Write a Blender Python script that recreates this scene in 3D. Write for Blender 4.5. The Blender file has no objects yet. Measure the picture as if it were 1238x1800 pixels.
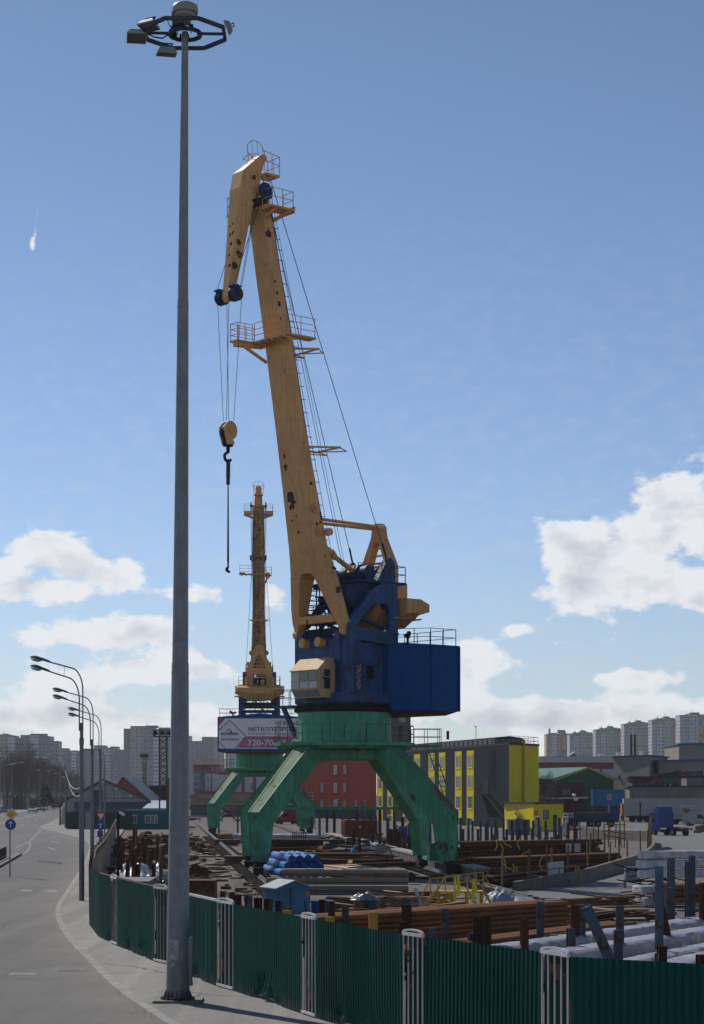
import bpy, bmesh, math, random
from mathutils import Vector, Matrix, noise, geometry
random.seed(11)
R = math.radians
SUNE, EXPO, HAZE, SKYS = 3.9, 0.0, 0.00008, 0.092
CLOUDS = [(1205,870,115,85,.52),(1105,960,140,70,.50),(1000,945,50,35,.34),(1170,1050,200,40,.42),(1010,1035,70,40,.28),(1035,1135,50,16,.42),(1110,1192,90,22,.46),(95,970,120,50,.46),(15,1040,80,40,.42),(150,1040,80,40,.32),(225,1005,42,32,.42),(318,1042,75,24,.47),(140,1115,180,34,.41),(280,1105,70,30,.46),(360,1175,80,26,.40),(480,1045,45,36,.45),(60,1190,190,28,.28),(250,1165,80,30,.34),(830,1135,60,52,.44),(910,1105,46,18,.44),(940,1262,130,28,.42),(60,1262,170,26,.40),(330,1262,120,30,.40),(1110,1255,220,34,.40),(66,388,6,15,.40),(62,414,7,17,.43),(56,440,8,17,.42),(770,1205,90,50,.30)]
SC = bpy.context.scene
COL = SC.collection
V = Vector
# ------------------------------------------------------------------ survey: camera constants, pixel -> world
F, CX, HY, CH = 3500.0, 619.0, 1397.0, 5.3
def tz(y):                                   # the land rises gently beyond the yard
    return min(max(0.0, (y-270)*.0055), 2.1)
def G(px, py, h=0.0):
    z = h
    for _ in range(8):
        y = F*(CH-z)/(py-HY); z = tz(y)+h
    return V(((px-CX)/F*y, y, z))
def P(px, py, y):
    return V(((px-CX)/F*y, y, CH+(HY-py)/F*y))
def XA(px, y): return (px-CX)/F*y
def ZA(py, y): return CH+(HY-py)/F*y
# ------------------------------------------------------------------ mesh builder
class MB:
    def __init__(s, M=None):
        s.v = []; s.f = []; s.m = []; s.uv = []; s.cur = 0; s.M = M; s.anyuv = False
    def add(s, vs, fs, uvs=None):
        b = len(s.v)
        for p in vs:
            p = V(p)
            s.v.append(s.M @ p if s.M is not None else p)
        for i, f in enumerate(fs):
            s.f.append([b+k for k in f]); s.m.append(s.cur)
            u = uvs[i] if uvs else None
            if u: s.anyuv = True
            s.uv.append(u)
        return s
    def hexa(s, a, b):
        return s.add(list(a)+list(b), [(3,2,1,0),(4,5,6,7),(0,1,5,4),(1,2,6,5),(2,3,7,6),(3,0,4,7)])
    def box(s, x0, x1, y0, y1, z0, z1):
        return s.hexa([(x0,y0,z0),(x1,y0,z0),(x1,y1,z0),(x0,y1,z0)], [(x0,y0,z1),(x1,y0,z1),(x1,y1,z1),(x0,y1,z1)])
    def bar(s, p, q, w, h=None, up=(0,0,1)):   # rectangular bar between two points
        p, q = V(p), V(q); h = w if h is None else h
        d = (q-p).normalized(); up = V(up)
        if abs(d.dot(up)) > .98: up = V((1,0,0)) if abs(d.x) < .9 else V((0,1,0))
        a = d.cross(up).normalized()*(w/2); b = a.cross(d).normalized()*(h/2)
        return s.hexa([p-a-b, p+a-b, p+a+b, p-a+b], [q-a-b, q+a-b, q+a+b, q-a+b])
    def tube(s, p, q, r, r2=None, n=6, cap=True):
        p, q = V(p), V(q); r2 = r if r2 is None else r2
        d = (q-p).normalized()
        a = d.orthogonal().normalized(); b = d.cross(a)
        vs = []; fs = []
        for c, rr in ((p, r), (q, r2)):
            for i in range(n):
                t = 2*math.pi*i/n
                vs.append(c+a*(math.cos(t)*rr)+b*(math.sin(t)*rr))
        for i in range(n):
            j = (i+1) % n
            fs.append((i, j, n+j, n+i))
        if cap: fs += [tuple(range(n))[::-1], tuple(range(n, 2*n))]
        return s.add(vs, fs)
    def path(s, pts, r, n=5):
        for a, b in zip(pts, pts[1:]): s.tube(a, b, r, n=n)
        return s
    def loft(s, rings, caps=True, closed=True):
        n = len(rings[0]); vs = [p for r in rings for p in r]; fs = []
        for k in range(len(rings)-1):
            for i in range(n if closed else n-1):
                j = (i+1) % n
                fs.append((k*n+i, k*n+j, (k+1)*n+j, (k+1)*n+i))
        if caps and closed:
            fs += [tuple(range(n))[::-1], tuple(range((len(rings)-1)*n, len(rings)*n))]
        return s.add(vs, fs)
    def lathe(s, prof, n=24, c=(0,0,0)):
        c = V(c)
        return s.loft([[c+V((r*math.cos(2*math.pi*i/n), r*math.sin(2*math.pi*i/n), z)) for i in range(n)] for r, z in prof])
    def disc(s, c, axis, r, w, n=16, r_in=0):      # a wheel: cylinder round an axis
        c, a = V(c), V(axis).normalized()
        s.tube(c-a*(w/2), c+a*(w/2), r, n=n)
        return s
    def prism(s, poly, fn):                          # poly (a,b); fn(a,b,side) -> point, side -1/+1
        n = len(poly)
        vs = [fn(a, b, -1) for a, b in poly]+[fn(a, b, 1) for a, b in poly]
        tri = geometry.tessellate_polygon([[V((a, b, 0)) for a, b in poly]])
        fs = [tuple(t)[::-1] for t in tri]+[tuple(k+n for k in t) for t in tri]
        fs += [(i, (i+1) % n, n+(i+1) % n, n+i) for i in range(n)]
        return s.add(vs, fs)
    def wall(s, p, q, z0, z1, z2=None):                  # one upright quad with metric uv
        p, q = V((p[0], p[1], 0)), V((q[0], q[1], 0)); L = (q-p).length
        z2 = z1 if z2 is None else z2
        return s.add([(p.x,p.y,z0),(q.x,q.y,z0),(q.x,q.y,z2),(p.x,p.y,z1)], [(0,1,2,3)], [[(0,0),(L,0),(L,z2-z0),(0,z1-z0)]])
    def build(s, name, mats, parent=None, smooth=False, kind=None):
        me = bpy.data.meshes.new(name)
        me.from_pydata([tuple(p) for p in s.v], [], s.f)
        ms = mats if isinstance(mats, (list, tuple)) else [mats]
        for m in ms: me.materials.append(m)
        if len(ms) > 1: me.polygons.foreach_set('material_index', s.m)
        if s.anyuv:
            ul = me.uv_layers.new(name='UVMap')
            for poly in me.polygons:
                u = s.uv[poly.index]
                if u:
                    for k, li in enumerate(poly.loop_indices): ul.data[li].uv = u[k]
        bm = bmesh.new(); bm.from_mesh(me)
        if not s.anyuv: bmesh.ops.recalc_face_normals(bm, faces=bm.faces)
        bm.to_mesh(me); bm.free()
        if smooth:
            me.polygons.foreach_set('use_smooth', [True]*len(me.polygons))
            me.set_sharp_from_angle(angle=R(42))
        me.update()
        o = bpy.data.objects.new(name, me); COL.objects.link(o)
        if parent: o.parent = parent
        if kind: o['kind'] = kind
        return o
def tag(o, label, cat, group=None, kind=None):
    o['label'] = label; o['category'] = cat
    if group: o['group'] = group
    if kind: o['kind'] = kind
    return o
def thing(name, label, cat, loc=(0,0,0), rz=0.0, group=None):
    o = bpy.data.objects.new(name, None); COL.objects.link(o)
    o.location = loc; o.rotation_euler = (0,0,rz); o.empty_display_size = .3
    return tag(o, label, cat, group)
def dup(o, loc=None, rz=None, label=None, parent=None):
    c = o.copy(); COL.objects.link(c)
    if parent: c.parent = parent
    if loc is not None: c.location = loc
    if rz is not None: c.rotation_euler = (0,0,rz)
    if label: c['label'] = label
    for ch in list(o.children): dup(ch, parent=c)
    return c
def rail(mb, pts, h=1.05, step=1.3, r=.022, mids=(.5,), n=4):     # posts + rails along a polyline
    pts = [V(p) for p in pts]; up = V((0,0,1))
    for a, b in zip(pts, pts[1:]):
        k = max(1, round((b-a).length/step))
        for i in range(k+1):
            p = a.lerp(b, i/k); mb.tube(p, p+up*h, r, n=n)
        for m in (1,)+tuple(mids): mb.tube(a+up*h*m, b+up*h*m, r, n=n)
def ladder(mb, p, q, side, w=.5, step=.33, r=.022, hoop=0, out=(0,0,0)):
    p, q, side = V(p), V(q), V(side).normalized()*(w/2); out = V(out)
    mb.tube(p-side, q-side, r, n=4); mb.tube(p+side, q+side, r, n=4)
    k = int((q-p).length/step)
    for i in range(1, k):
        c = p.lerp(q, i/k); mb.tube(c-side, c+side, r*.8, n=4)
    if hoop:
        o = out.normalized()
        hs = []
        for i in range(int((q-p).length/hoop)):
            c = p.lerp(q, (i+.6)*hoop/(q-p).length)
            pts = [c-side*1.3*math.cos(t)+o*(.75*math.sin(t)) for t in [math.pi*k/6 for k in range(7)]]
            mb.path(pts, r*.8, n=4); hs.append(pts)
        for a, b in zip(hs, hs[1:]):
            for k in (1, 3, 5): mb.tube(a[k], b[k], r*.7, n=4)
# ------------------------------------------------------------------ materials
MATS = {}
def lin(c): return tuple(c)+(1,)
def nodes(name):
    m = bpy.data.materials.new(name); m.use_nodes = True
    nt = m.node_tree; b = nt.nodes['Principled BSDF']
    return m, nt, b
def N(nt, t, **kw):
    n = nt.nodes.new(t)
    for k, v in kw.items():
        if k.startswith('i_'):
            key = k[2:]
            n.inputs[int(key) if key.isdigit() else key].default_value = v
        else: setattr(n, k, v)
    return n
def L(nt, a, b): nt.links.new(a, b)
def math_(nt, op, a, b=None, c=None):
    n = N(nt, 'ShaderNodeMath', operation=op)
    for i, x in enumerate((a, b, c)):
        if x is None: continue
        if isinstance(x, (int, float)): n.inputs[i].default_value = x
        else: L(nt, x, n.inputs[i])
    return n.outputs[0]
def mixc(nt, f, a, b):
    n = N(nt, 'ShaderNodeMix', data_type='RGBA')
    for i, x in ((0, f), (6, a), (7, b)):
        if isinstance(x, (int, float)): n.inputs[i].default_value = x
        elif isinstance(x, tuple): n.inputs[i].default_value = x if len(x) == 4 else x+(1,)
        else: L(nt, x, n.inputs[i])
    return n.outputs[2]
def nz(nt, vec, scale, detail=4, rough=.55, dist=0):
    n = N(nt, 'ShaderNodeTexNoise', i_Scale=scale, i_Detail=detail, i_Roughness=rough, i_Distortion=dist)
    L(nt, vec, n.inputs['Vector']); return n.outputs[0]
def ramp(nt, f, lo, hi):
    n = N(nt, 'ShaderNodeMapRange', clamp=True); L(nt, f, n.inputs[0])
    n.inputs[1].default_value = lo; n.inputs[2].default_value = hi
    return n.outputs[0]
def stretch(nt, vec, s):
    n = N(nt, 'ShaderNodeVectorMath', operation='MULTIPLY'); L(nt, vec, n.inputs[0]); n.inputs[1].default_value = s
    return n.outputs[0]
def mat(name, col, rough=.6, metal=0.0, var=.25, scale=1.5, rust=0.0, rsc=1.2, rcol=(.05,.022,.014), streak=0.0, scol=(.06,.04,.03), bump=0.0, bsc=8, rnd=0.0, spec=.22, trans=0.0, chalk=None, seam=0.0, dirt=None, edge=0.0, bands=0.0, ykerb=0.0, coord='Object'):
    if name in MATS: return MATS[name]
    m, nt, b = nodes(name)
    tc = N(nt, 'ShaderNodeTexCoord').outputs[coord]
    c = mixc(nt, ramp(nt, nz(nt, tc, scale, 6), .35, .7), lin(col), lin([x*(1-var) for x in col]))
    fine = ramp(nt, nz(nt, tc, scale*7, 6, .7), .3, .72)
    c = mixc(nt, math_(nt, 'MULTIPLY', fine, .55*var), c, lin([x*.55 for x in col]))
    if seam or dirt or bands or ykerb:
        sx = N(nt, 'ShaderNodeSeparateXYZ'); L(nt, tc, sx.inputs[0])
    if ykerb: c = mixc(nt, math_(nt, 'MULTIPLY', math_(nt, 'LESS_THAN', math_(nt, 'FRACT', math_(nt, 'DIVIDE', sx.outputs[1], ykerb)), .03), .45), c, (.07,.066,.06))
    if bands:
        wn = N(nt, 'ShaderNodeTexWhiteNoise', noise_dimensions='1D'); L(nt, math_(nt, 'FLOOR', math_(nt, 'DIVIDE', sx.outputs[1], bands)), wn.inputs['W'])
        hv = N(nt, 'ShaderNodeHueSaturation'); L(nt, c, hv.inputs['Color']); L(nt, math_(nt, 'MULTIPLY_ADD', wn.outputs[0], .5, .75), hv.inputs['Value']); c = hv.outputs[0]
    if seam:
        f = math_(nt, 'LESS_THAN', math_(nt, 'FRACT', math_(nt, 'DIVIDE', math_(nt, 'ADD', sx.outputs[2], math_(nt, 'MULTIPLY', nz(nt, tc, .3, 2), .4)), seam)), .03/seam)
        c = mixc(nt, math_(nt, 'MULTIPLY', f, .5), c, lin([x*.35 for x in col]))
    if dirt:
        zz = math_(nt, 'ADD', sx.outputs[2], math_(nt, 'MULTIPLY', math_(nt, 'SUBTRACT', nz(nt, stretch(nt, tc, (2.5,2.5,1.2)), 1.6, 6, .65), .5), dirt[0]*2.2))
        c = mixc(nt, math_(nt, 'MULTIPLY', ramp(nt, zz, dirt[0], dirt[0]*.25), dirt[2]), c, lin(dirt[1]))
    if chalk: c = mixc(nt, math_(nt, 'MULTIPLY', ramp(nt, nz(nt, tc, 1.1, 8, .65), .52, .66), .75), c, lin(chalk))
    if rnd:
        oi = N(nt, 'ShaderNodeObjectInfo')
        hsv = N(nt, 'ShaderNodeHueSaturation'); L(nt, c, hsv.inputs['Color'])
        L(nt, math_(nt, 'MULTIPLY_ADD', oi.outputs['Random'], 2*rnd, 1-rnd), hsv.inputs['Value']); c = hsv.outputs[0]
    if streak:
        sv = stretch(nt, tc, (5, 5, .35))
        f = math_(nt, 'MULTIPLY', ramp(nt, nz(nt, sv, 1.2, 6, .6), .47, .66), streak)
        c = mixc(nt, f, c, lin(scol))
    rg = rough
    if rust:
        t = .70-.25*rust
        f = ramp(nt, nz(nt, tc, rsc, 7, .62, .4), t, t+.035)
        c = mixc(nt, f, c, mixc(nt, nz(nt, tc, 9, 3), lin(rcol), lin([x*2.2 for x in rcol])))
        rg = math_(nt, 'MULTIPLY_ADD', f, .9-rough, rough)
    if edge:                                  # paint knocked off along sharp plate edges
        bv = N(nt, 'ShaderNodeBevel', samples=3); bv.inputs[0].default_value = edge
        ge = N(nt, 'ShaderNodeNewGeometry'); dp = N(nt, 'ShaderNodeVectorMath', operation='DOT_PRODUCT'); L(nt, bv.outputs[0], dp.inputs[0]); L(nt, ge.outputs['True Normal'], dp.inputs[1])
        f = math_(nt, 'MULTIPLY', ramp(nt, dp.outputs['Value'], .985, .90), ramp(nt, nz(nt, tc, 1.3, 7, .7), .46, .58))
        c = mixc(nt, math_(nt, 'MULTIPLY', f, .8), c, lin([x*1.6 for x in rcol]))
    L(nt, c, b.inputs['Base Color'])
    if isinstance(rg, float): b.inputs['Roughness'].default_value = rg
    else: L(nt, rg, b.inputs['Roughness'])
    b.inputs['Metallic'].default_value = metal
    b.inputs['Specular IOR Level'].default_value = spec
    b.inputs['Transmission Weight'].default_value = trans
    hgt = None
    if bump:
        hgt = math_(nt, 'MULTIPLY', nz(nt, tc, bsc, 8, .6), bump)
    if hgt is not None:
        bp = N(nt, 'ShaderNodeBump', i_Strength=1.0, i_Distance=1.0); L(nt, hgt, bp.inputs['Height']); L(nt, bp.outputs[0], b.inputs['Normal'])
    MATS[name] = m
    return m
def facade(name, wall, glass, du, dv, wu, wv, alt=None, altp=.3, band=None, joint=.75, rough=.85, offu=0.0, offv=0.0):
    """Panel wall with a grid of windows laid out on metric uv: a surface pattern for far buildings."""
    m, nt, b = nodes(name)
    uv = N(nt, 'ShaderNodeTexCoord').outputs['UV']
    sp = N(nt, 'ShaderNodeSeparateXYZ'); L(nt, uv, sp.inputs[0])
    u = math_(nt, 'DIVIDE', math_(nt, 'ADD', sp.outputs[0], offu), du); v = math_(nt, 'DIVIDE', math_(nt, 'ADD', sp.outputs[1], offv), dv)
    fu, fv = math_(nt, 'FRACT', u), math_(nt, 'FRACT', v)
    au = math_(nt, 'ABSOLUTE', math_(nt, 'SUBTRACT', fu, .5)); av = math_(nt, 'ABSOLUTE', math_(nt, 'SUBTRACT', fv, .5))
    win = math_(nt, 'MULTIPLY', math_(nt, 'LESS_THAN', au, wu/2), math_(nt, 'LESS_THAN', av, wv/2))
    cell = N(nt, 'ShaderNodeCombineXYZ'); L(nt, math_(nt, 'FLOOR', u), cell.inputs[0]); L(nt, math_(nt, 'FLOOR', v), cell.inputs[1])
    wn = N(nt, 'ShaderNodeTexWhiteNoise', noise_dimensions='2D'); L(nt, cell.outputs[0], wn.inputs['Vector'])
    tc = N(nt, 'ShaderNodeTexCoord').outputs['Object']
    wc = mixc(nt, ramp(nt, nz(nt, tc, .08, 4), .3, .7), lin(wall), lin([x*.85 for x in wall]))
    jt = math_(nt, 'MAXIMUM', math_(nt, 'GREATER_THAN', au, .485), math_(nt, 'GREATER_THAN', av, .47))
    wc = mixc(nt, math_(nt, 'MULTIPLY', jt, 1-joint), wc, (.02,.02,.02))
    if band: wc = mixc(nt, math_(nt, 'LESS_THAN', fv, band[0]), wc, lin(band[1]))
    gc = mixc(nt, wn.outputs[0], lin(glass), lin([x*2.4 for x in glass]))
    if alt: gc = mixc(nt, math_(nt, 'LESS_THAN', wn.outputs[0], altp), gc, lin(alt))
    L(nt, mixc(nt, win, wc, gc), b.inputs['Base Color'])
    L(nt, math_(nt, 'MULTIPLY_ADD', win, .25-rough, rough), b.inputs['Roughness'])
    return m
YEL = mat('crane_yellow', (.72,.395,.145), .6, var=.22, scale=.5, rust=.15, spec=.3, seam=3.3, edge=.07, rsc=.9, streak=.35, scol=(.25,.14,.07))
YELROCK = mat('rocker_yellow', (.64,.36,.13), .6, var=.2, scale=.5, rust=.15, rsc=1.2, streak=.4, scol=(.22,.12,.06))
YELRUST = mat('boom_back_yellow', (.54,.30,.10), .65, var=.35, scale=.5, rust=.5, rsc=.8, rcol=(.07,.035,.02), streak=.8, scol=(.1,.05,.03))
GRN = mat('crane_green', (.058,.335,.168), .55, var=.4, scale=.45, edge=.07, rust=.3, rsc=.8, streak=.6, scol=(.035,.10,.06), spec=.3, seam=2.1, chalk=(.09,.36,.25))
GRNTOP = mat('crane_green_worn', (.10,.24,.13), .7, var=.35, scale=.6, rust=.62, rsc=.55, rcol=(.10,.05,.03), streak=.5, scol=(.12,.09,.05), spec=.2)
BLU = mat('crane_blue', (.010,.080,.235), .55, edge=.06, var=.45, scale=.7, rust=.42, rsc=.7, streak=.8, scol=(.03,.022,.024), spec=.3, chalk=(.03,.11,.28), seam=1.9)
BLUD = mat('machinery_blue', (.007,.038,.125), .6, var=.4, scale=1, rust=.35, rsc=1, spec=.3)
BLUH = mat('house_blue', (.001,.074,.26), .6, var=.2, scale=.3, streak=.35, scol=(.003,.035,.12), spec=.15)
BLK = mat('black_steel', (.014,.014,.016), .65, var=.3)
ROPE = mat('wire_rope', (.012,.016,.018), .6)
DKGL = mat('dark_glass', (.02,.03,.035), .08, var=.2, spec=.8)
GALV = mat('galvanised', (.2,.215,.225), .45, metal=.35, var=.2, scale=2, streak=.35, scol=(.10,.105,.11))
WHT = mat('white_paint', (.62,.62,.63), .55, var=.25, rust=.30, rsc=2.5, streak=.3, scol=(.2,.13,.09))
WHTC = mat('white_clean', (.7,.7,.7), .5, var=.05)
FEN = mat('fence_green', (.0015,.070,.054), .6, var=.35, scale=.6, streak=.4, scol=(.004,.045,.032), bump=.004, bsc=1.2, spec=.13, dirt=(.42,(.085,.085,.075),.75), bands=1.08)
FENB = mat('fence_back', (.33,.3,.25), .6, var=.3, rust=.6, rsc=.5, rcol=(.16,.07,.03), streak=.6, scol=(.14,.07,.035))
RUST = mat('rusty_steel', (.085,.036,.018), .8, var=.5, scale=2, rnd=.35)
RUSTP = mat('rusty_pipe', (.225,.098,.036), .75, var=.45, scale=1.2, rnd=.3)
RUSTD = mat('rusty_pipe_dark', (.135,.058,.025), .8, var=.35, scale=.6, rnd=.5)
TANP = mat('tan_pipe', (.42,.25,.12), .6, var=.3, rnd=.2)
BPOST = mat('blue_post', (.06,.105,.145), .7, var=.45, scale=2, rust=.6, rsc=2.2, rnd=.35, streak=.6, scol=(.05,.04,.035), spec=.3)
WOOD = mat('weathered_wood', (.30,.19,.10), .85, var=.5, scale=3, rnd=.45)
WOODD = mat('old_timber', (.12,.08,.05), .9, var=.5, scale=3, rnd=.5)
CONC = mat('concrete', (.25,.23,.20), .9, var=.4, scale=.8, streak=.4, scol=(.09,.08,.07), bump=.01, bsc=6)
YPNT = mat('yellow_rail_paint', (.55,.36,.05), .55, var=.3, rust=.25, rsc=3)
BTARP = mat('blue_wrap', (.045,.19,.56), .32, var=.5, scale=4, bump=.05, bsc=7)
BTARPE = mat('blue_wrap_end', (.008,.06,.27), .45, var=.4, scale=4, bump=.03, bsc=8)
WWRAP = mat('white_wrap', (.33,.33,.385), .38, var=.4, scale=1.6, bump=.06, bsc=5)
TARP = mat('silver_tarp', (.58,.59,.62), .28, var=.5, scale=2, bump=.08, bsc=3)
KIOSK = mat('kiosk_blue', (.045,.19,.33), .5, var=.3, rust=.2, rsc=2, streak=.3)
KROOF = mat('kiosk_roof', (.30,.36,.38), .6, var=.3)
PLASTY = mat('yellow_strap', (.7,.6,.06), .5, var=.1)
RED = mat('red_paint', (.45,.03,.03), .45)
GLASSW = mat('window_glass', (.05,.06,.075), .12, var=.4, scale=.6, spec=.8)
PVC = mat('window_frame_white', (.6,.6,.6), .5, var=.05)
DKG = mat('dark_grey_cladding', (.014,.018,.027), .8, var=.15, scale=.2, spec=.1)
YCL = mat('yellow_cladding', (.66,.54,.02), .75, var=.1, scale=.2, spec=.1)
REDB = mat('red_cladding', (.23,.042,.02), .8, var=.15, scale=.2, spec=.08)
TYRE = mat('tyre', (.012,.012,.012), .8)
# ------------------------------------------------------------------ writing
def text(s, size, m, parent, M, name='lettering', align='LEFT', ext=.01, width=None):
    cu = bpy.data.curves.new('lettering', 'FONT'); cu.body = s; cu.size = size; cu.extrude = ext; cu.align_x = align
    cu.resolution_u = 3; cu.offset = .012*size
    t = bpy.data.objects.new('lettering_curve', cu); COL.objects.link(t)
    dg = bpy.context.evaluated_depsgraph_get(); dg.update()
    me = bpy.data.meshes.new_from_object(t.evaluated_get(dg))
    bpy.data.objects.remove(t)
    if width:
        xs = [v.co.x for v in me.vertices]; w = max(xs)-min(xs); k = width/w
        for v in me.vertices: v.co.x *= k
    me.transform(M); me.materials.clear(); me.materials.append(m)
    o = bpy.data.objects.new(name, me); COL.objects.link(o)
    if parent: o.parent = parent
    return o
def frame_mat(o, x, y):           # matrix whose local X, Y run along world x, y at origin o
    x = V(x).normalized(); y = V(y).normalized(); z = x.cross(y)
    return Matrix((( x.x,y.x,z.x,o[0]),(x.y,y.y,z.y,o[1]),(x.z,y.z,z.z,o[2]),(0,0,0,1)))
def corr(mb, p, q, z0, z1, pitch=.3, amp=.03, out=(0,0,0), zt=None):   # trapezoid-ribbed sheet from p to q
    p, q = V((p[0],p[1],0)), V((q[0],q[1],0)); d = q-p; Ln = d.length; d.normalize()
    nrm = V((d.y,-d.x,0)); k = max(1, int(Ln/pitch)); w = Ln/k
    pts = []
    for i in range(k):
        a = i*w
        pts += [(a,0),(a+.35*w,0),(a+.5*w,1),(a+.85*w,1)]
    pts.append((Ln,0))
    z1b = z1 if zt is None else zt
    vs = []
    for s_, h in pts:
        c = p+d*s_+nrm*(h*amp); vs += [(c.x,c.y,z0),(c.x,c.y,z1+(z1b-z1)*s_/Ln)]
    mb.add(vs, [(2*i,2*i+2,2*i+3,2*i+1) for i in range(len(pts)-1)])
# ------------------------------------------------------------------ the portal cranes
RD = V((-.0958,.9954,0)); RR = V((.9954,.0958,0))        # along the crane rails, and across them
def crane(C, u, label, first):
    root = thing('portal_crane', label, 'crane', C, group='portal cranes on the yard rails')
    # ---- portal: four bent box legs
    for sr, su in ((-1,-1),(1,-1),(1,1),(-1,1)):
        ft = RR*(6.05*sr)+RD*(6.5*su); e = ft.normalized(); t = V((-e.y,e.x,0))
        st = [((9.1,1.05),(8.3,1.05),.36),((9.22,2.6),(8.06,2.2),.38),((9.32,4.2),(7.85,3.45),.40),((6.8,6.4),(5.1,5.95),.45),((4.3,8.52),(2.2,8.52),.52)]
        mb = MB()
        rings = [[e*o[0]+t*w+V((0,0,o[1])), e*o[0]-t*w+V((0,0,o[1])), e*i[0]-t*w+V((0,0,i[1])), e*i[0]+t*w+V((0,0,i[1]))] for o, i, w in st]
        mb.loft(rings)
        # rust-worn upper flange is its own material slot
        for k in (8, 12):
            pass
        for k, f in enumerate(mb.f):
            if k in (8, 12): mb.m[k] = 1
        mb.cur = 0
        for zz, ro in ((2.0, 9.3), (3.9, 9.45)):
            mb.tube(e*(ro-.2)+V((0,0,zz)), e*ro+V((0,0,zz)), .12, n=8)
        leg = mb.build('leg', [GRN, GRNTOP], root)
        b = MB()                                           # flange lips along the leg
        for (o, i, w), (o2, i2, w2) in zip(st, st[1:]):
            for s_ in (-1, 1):
                b.bar(e*(o[0]+.01)+t*(w*s_*1.03)+V((0,0,o[1])), e*(o2[0]+.01)+t*(w2*s_*1.03)+V((0,0,o2[1])), .05, .05)
        b.build('flange', GRN, leg)
        bg = MB()                                          # wheel truck on the rail
        c = ft+V((0,0,.62))
        bg.hexa([c-RD*1.25-RR*.26+V((0,0,-.35)), c+RD*1.25-RR*.26+V((0,0,-.35)), c+RD*1.25+RR*.26+V((0,0,-.35)), c-RD*1.25+RR*.26+V((0,0,-.35))],
                [c-RD*.7-RR*.3+V((0,0,.3)), c+RD*.7-RR*.3+V((0,0,.3)), c+RD*.7+RR*.3+V((0,0,.3)), c-RD*.7+RR*.3+V((0,0,.3))])
        bg.tube(c+V((0,0,.25)), c+V((0,0,.5)), .35, n=10)
        bg.box(*(ft.x-.25, ft.x+.25), *(ft.y-1.6, ft.y-1.15), .35, .75)
        tr = bg.build('wheel_truck', BLK, root)
        for k in (-.85, .85):
            w = MB(); w.disc(ft+RD*k+V((0,0,.37)), RR, .3, .2, 14); w.disc(ft+RD*k+V((0,0,.37)), RR, .1, .5, 8)
            w.build('wheel', BLK, tr, True)
    for su, z in ((1, 4.35), (-1, 4.6)):                   # slim ties between leg knees
        mb = MB()
        a = RR*(-5.4)+RD*(5.6*su)+V((0,0,z)); c = RR*5.4+RD*(5.6*su)+V((0,0,z))
        if su == 1:
            mb.bar(a, c, .2, .2)
            for k in (.33, .5, .67): mb.bar(a.lerp(c,k-.03), a.lerp(c,k+.03), .3, .3)
            mb.build('tie_beam', GRN, root)
    # ---- round deck, its rail and ladders
    mb = MB(); n = 28
    mb.lathe([(3.0,8.42),(4.2,8.3),(4.66,8.5),(4.68,8.72),(3.0,8.78)], n)
    for k in range(10):
        a = 2*math.pi*k/10+.2; dv = V((math.cos(a),math.sin(a),0)); mb.bar(dv*2.9+V((0,0,8.3)), dv*4.5+V((0,0,8.42)), .08, .25)
    mb.box(-2.4,2.4,-2.4,2.4,7.6,8.4)
    deck = mb.build('deck', GRN, root)
    mb = MB(); rail(mb, [V((4.58*math.cos(2*math.pi*i/20), 4.58*math.sin(2*math.pi*i/20), 8.75)) for i in range(21)], 1.1, 1.4, .03)
    mb.build('guard_rail', GRN, deck)
    mb = MB(); x0 = RR*4.6-RD*.9
    ex = [RR*4.5-RD*1.3, RR*6.3-RD*1.3, RR*6.3+RD*.3, RR*4.5+RD*.3]
    mb.hexa([p+V((0,0,8.45)) for p in ex], [p+V((0,0,8.6)) for p in ex])
    rail(mb, [ex[0]+V((0,0,8.6)), ex[1]+V((0,0,8.6)), ex[2]+V((0,0,8.6)), ex[3]+V((0,0,8.6))], 1.05, .9, .028)
    mb.build('landing', GRN, root)
    mb = MB()
    ladder(mb, RR*5.5-RD*1.4+V((0,0,8.6)), RR*6.7-RD*2.2+V((0,0,4.8)), RD+RR*.8, .8, .34, .05)
    ladder(mb, RR*6.3-RD*2.6+V((0,0,4.8)), RR*6.6-RD*4.2+V((0,0,.8)), RR, .85, .34, .05)
    mb.build('ladder', GRN, root)
    mb = MB(); cc = RR*6.1-RD*3.1
    mb.hexa([cc+RR*a+RD*b_+V((0,0,1.0)) for a,b_ in ((-.9,-.7),(.7,-.7),(.7,.7),(-.9,.7))], [cc+RR*a+RD*b_+V((0,0,2.05)) for a,b_ in ((-.9,-.7),(.7,-.7),(.7,.7),(-.9,.7))])
    mb.bar(cc-RR*1.0+V((0,0,2.1)), cc+RR*.8+V((0,0,2.1)), 1.5, .08)
    mb.bar(RR*6.05-RD*5.8+V((0,0,.95)), RR*6.05+RD*5.8+V((0,0,.95)), .3, .25)
    mb.build('cable_box', GRN, root)
    mb = MB()
    for k in range(5):
        cen = RR*6.5-RD*4.4+V((.07*k-.2,0,2.3+.05*k)); pts = [cen+V((.55*math.cos(a)*(1-.08*k),0.1*math.sin(3*a),1.1*math.sin(a))) for a in [2*math.pi*i/14 for i in range(15)]]
        mb.path(pts, .045, 4)
    mb.build('cable_coil', mat('coil_green', (.25,.32,.25), .5), root)
    # ---- drum and slewing ring
    mb = MB(); mb.lathe([(3.1,8.7),(3.1,10.72)], 40)
    mb.lathe([(3.14,8.8),(3.14,9.0)], 40); mb.lathe([(3.13,10.0),(3.13,10.06)], 40)
    drum = mb.build('turntable_drum', mat('drum_green', (.075,.36,.22), .5, var=.25, scale=.6, rust=.1, streak=.7, scol=(.04,.1,.06)), root, True)
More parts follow.
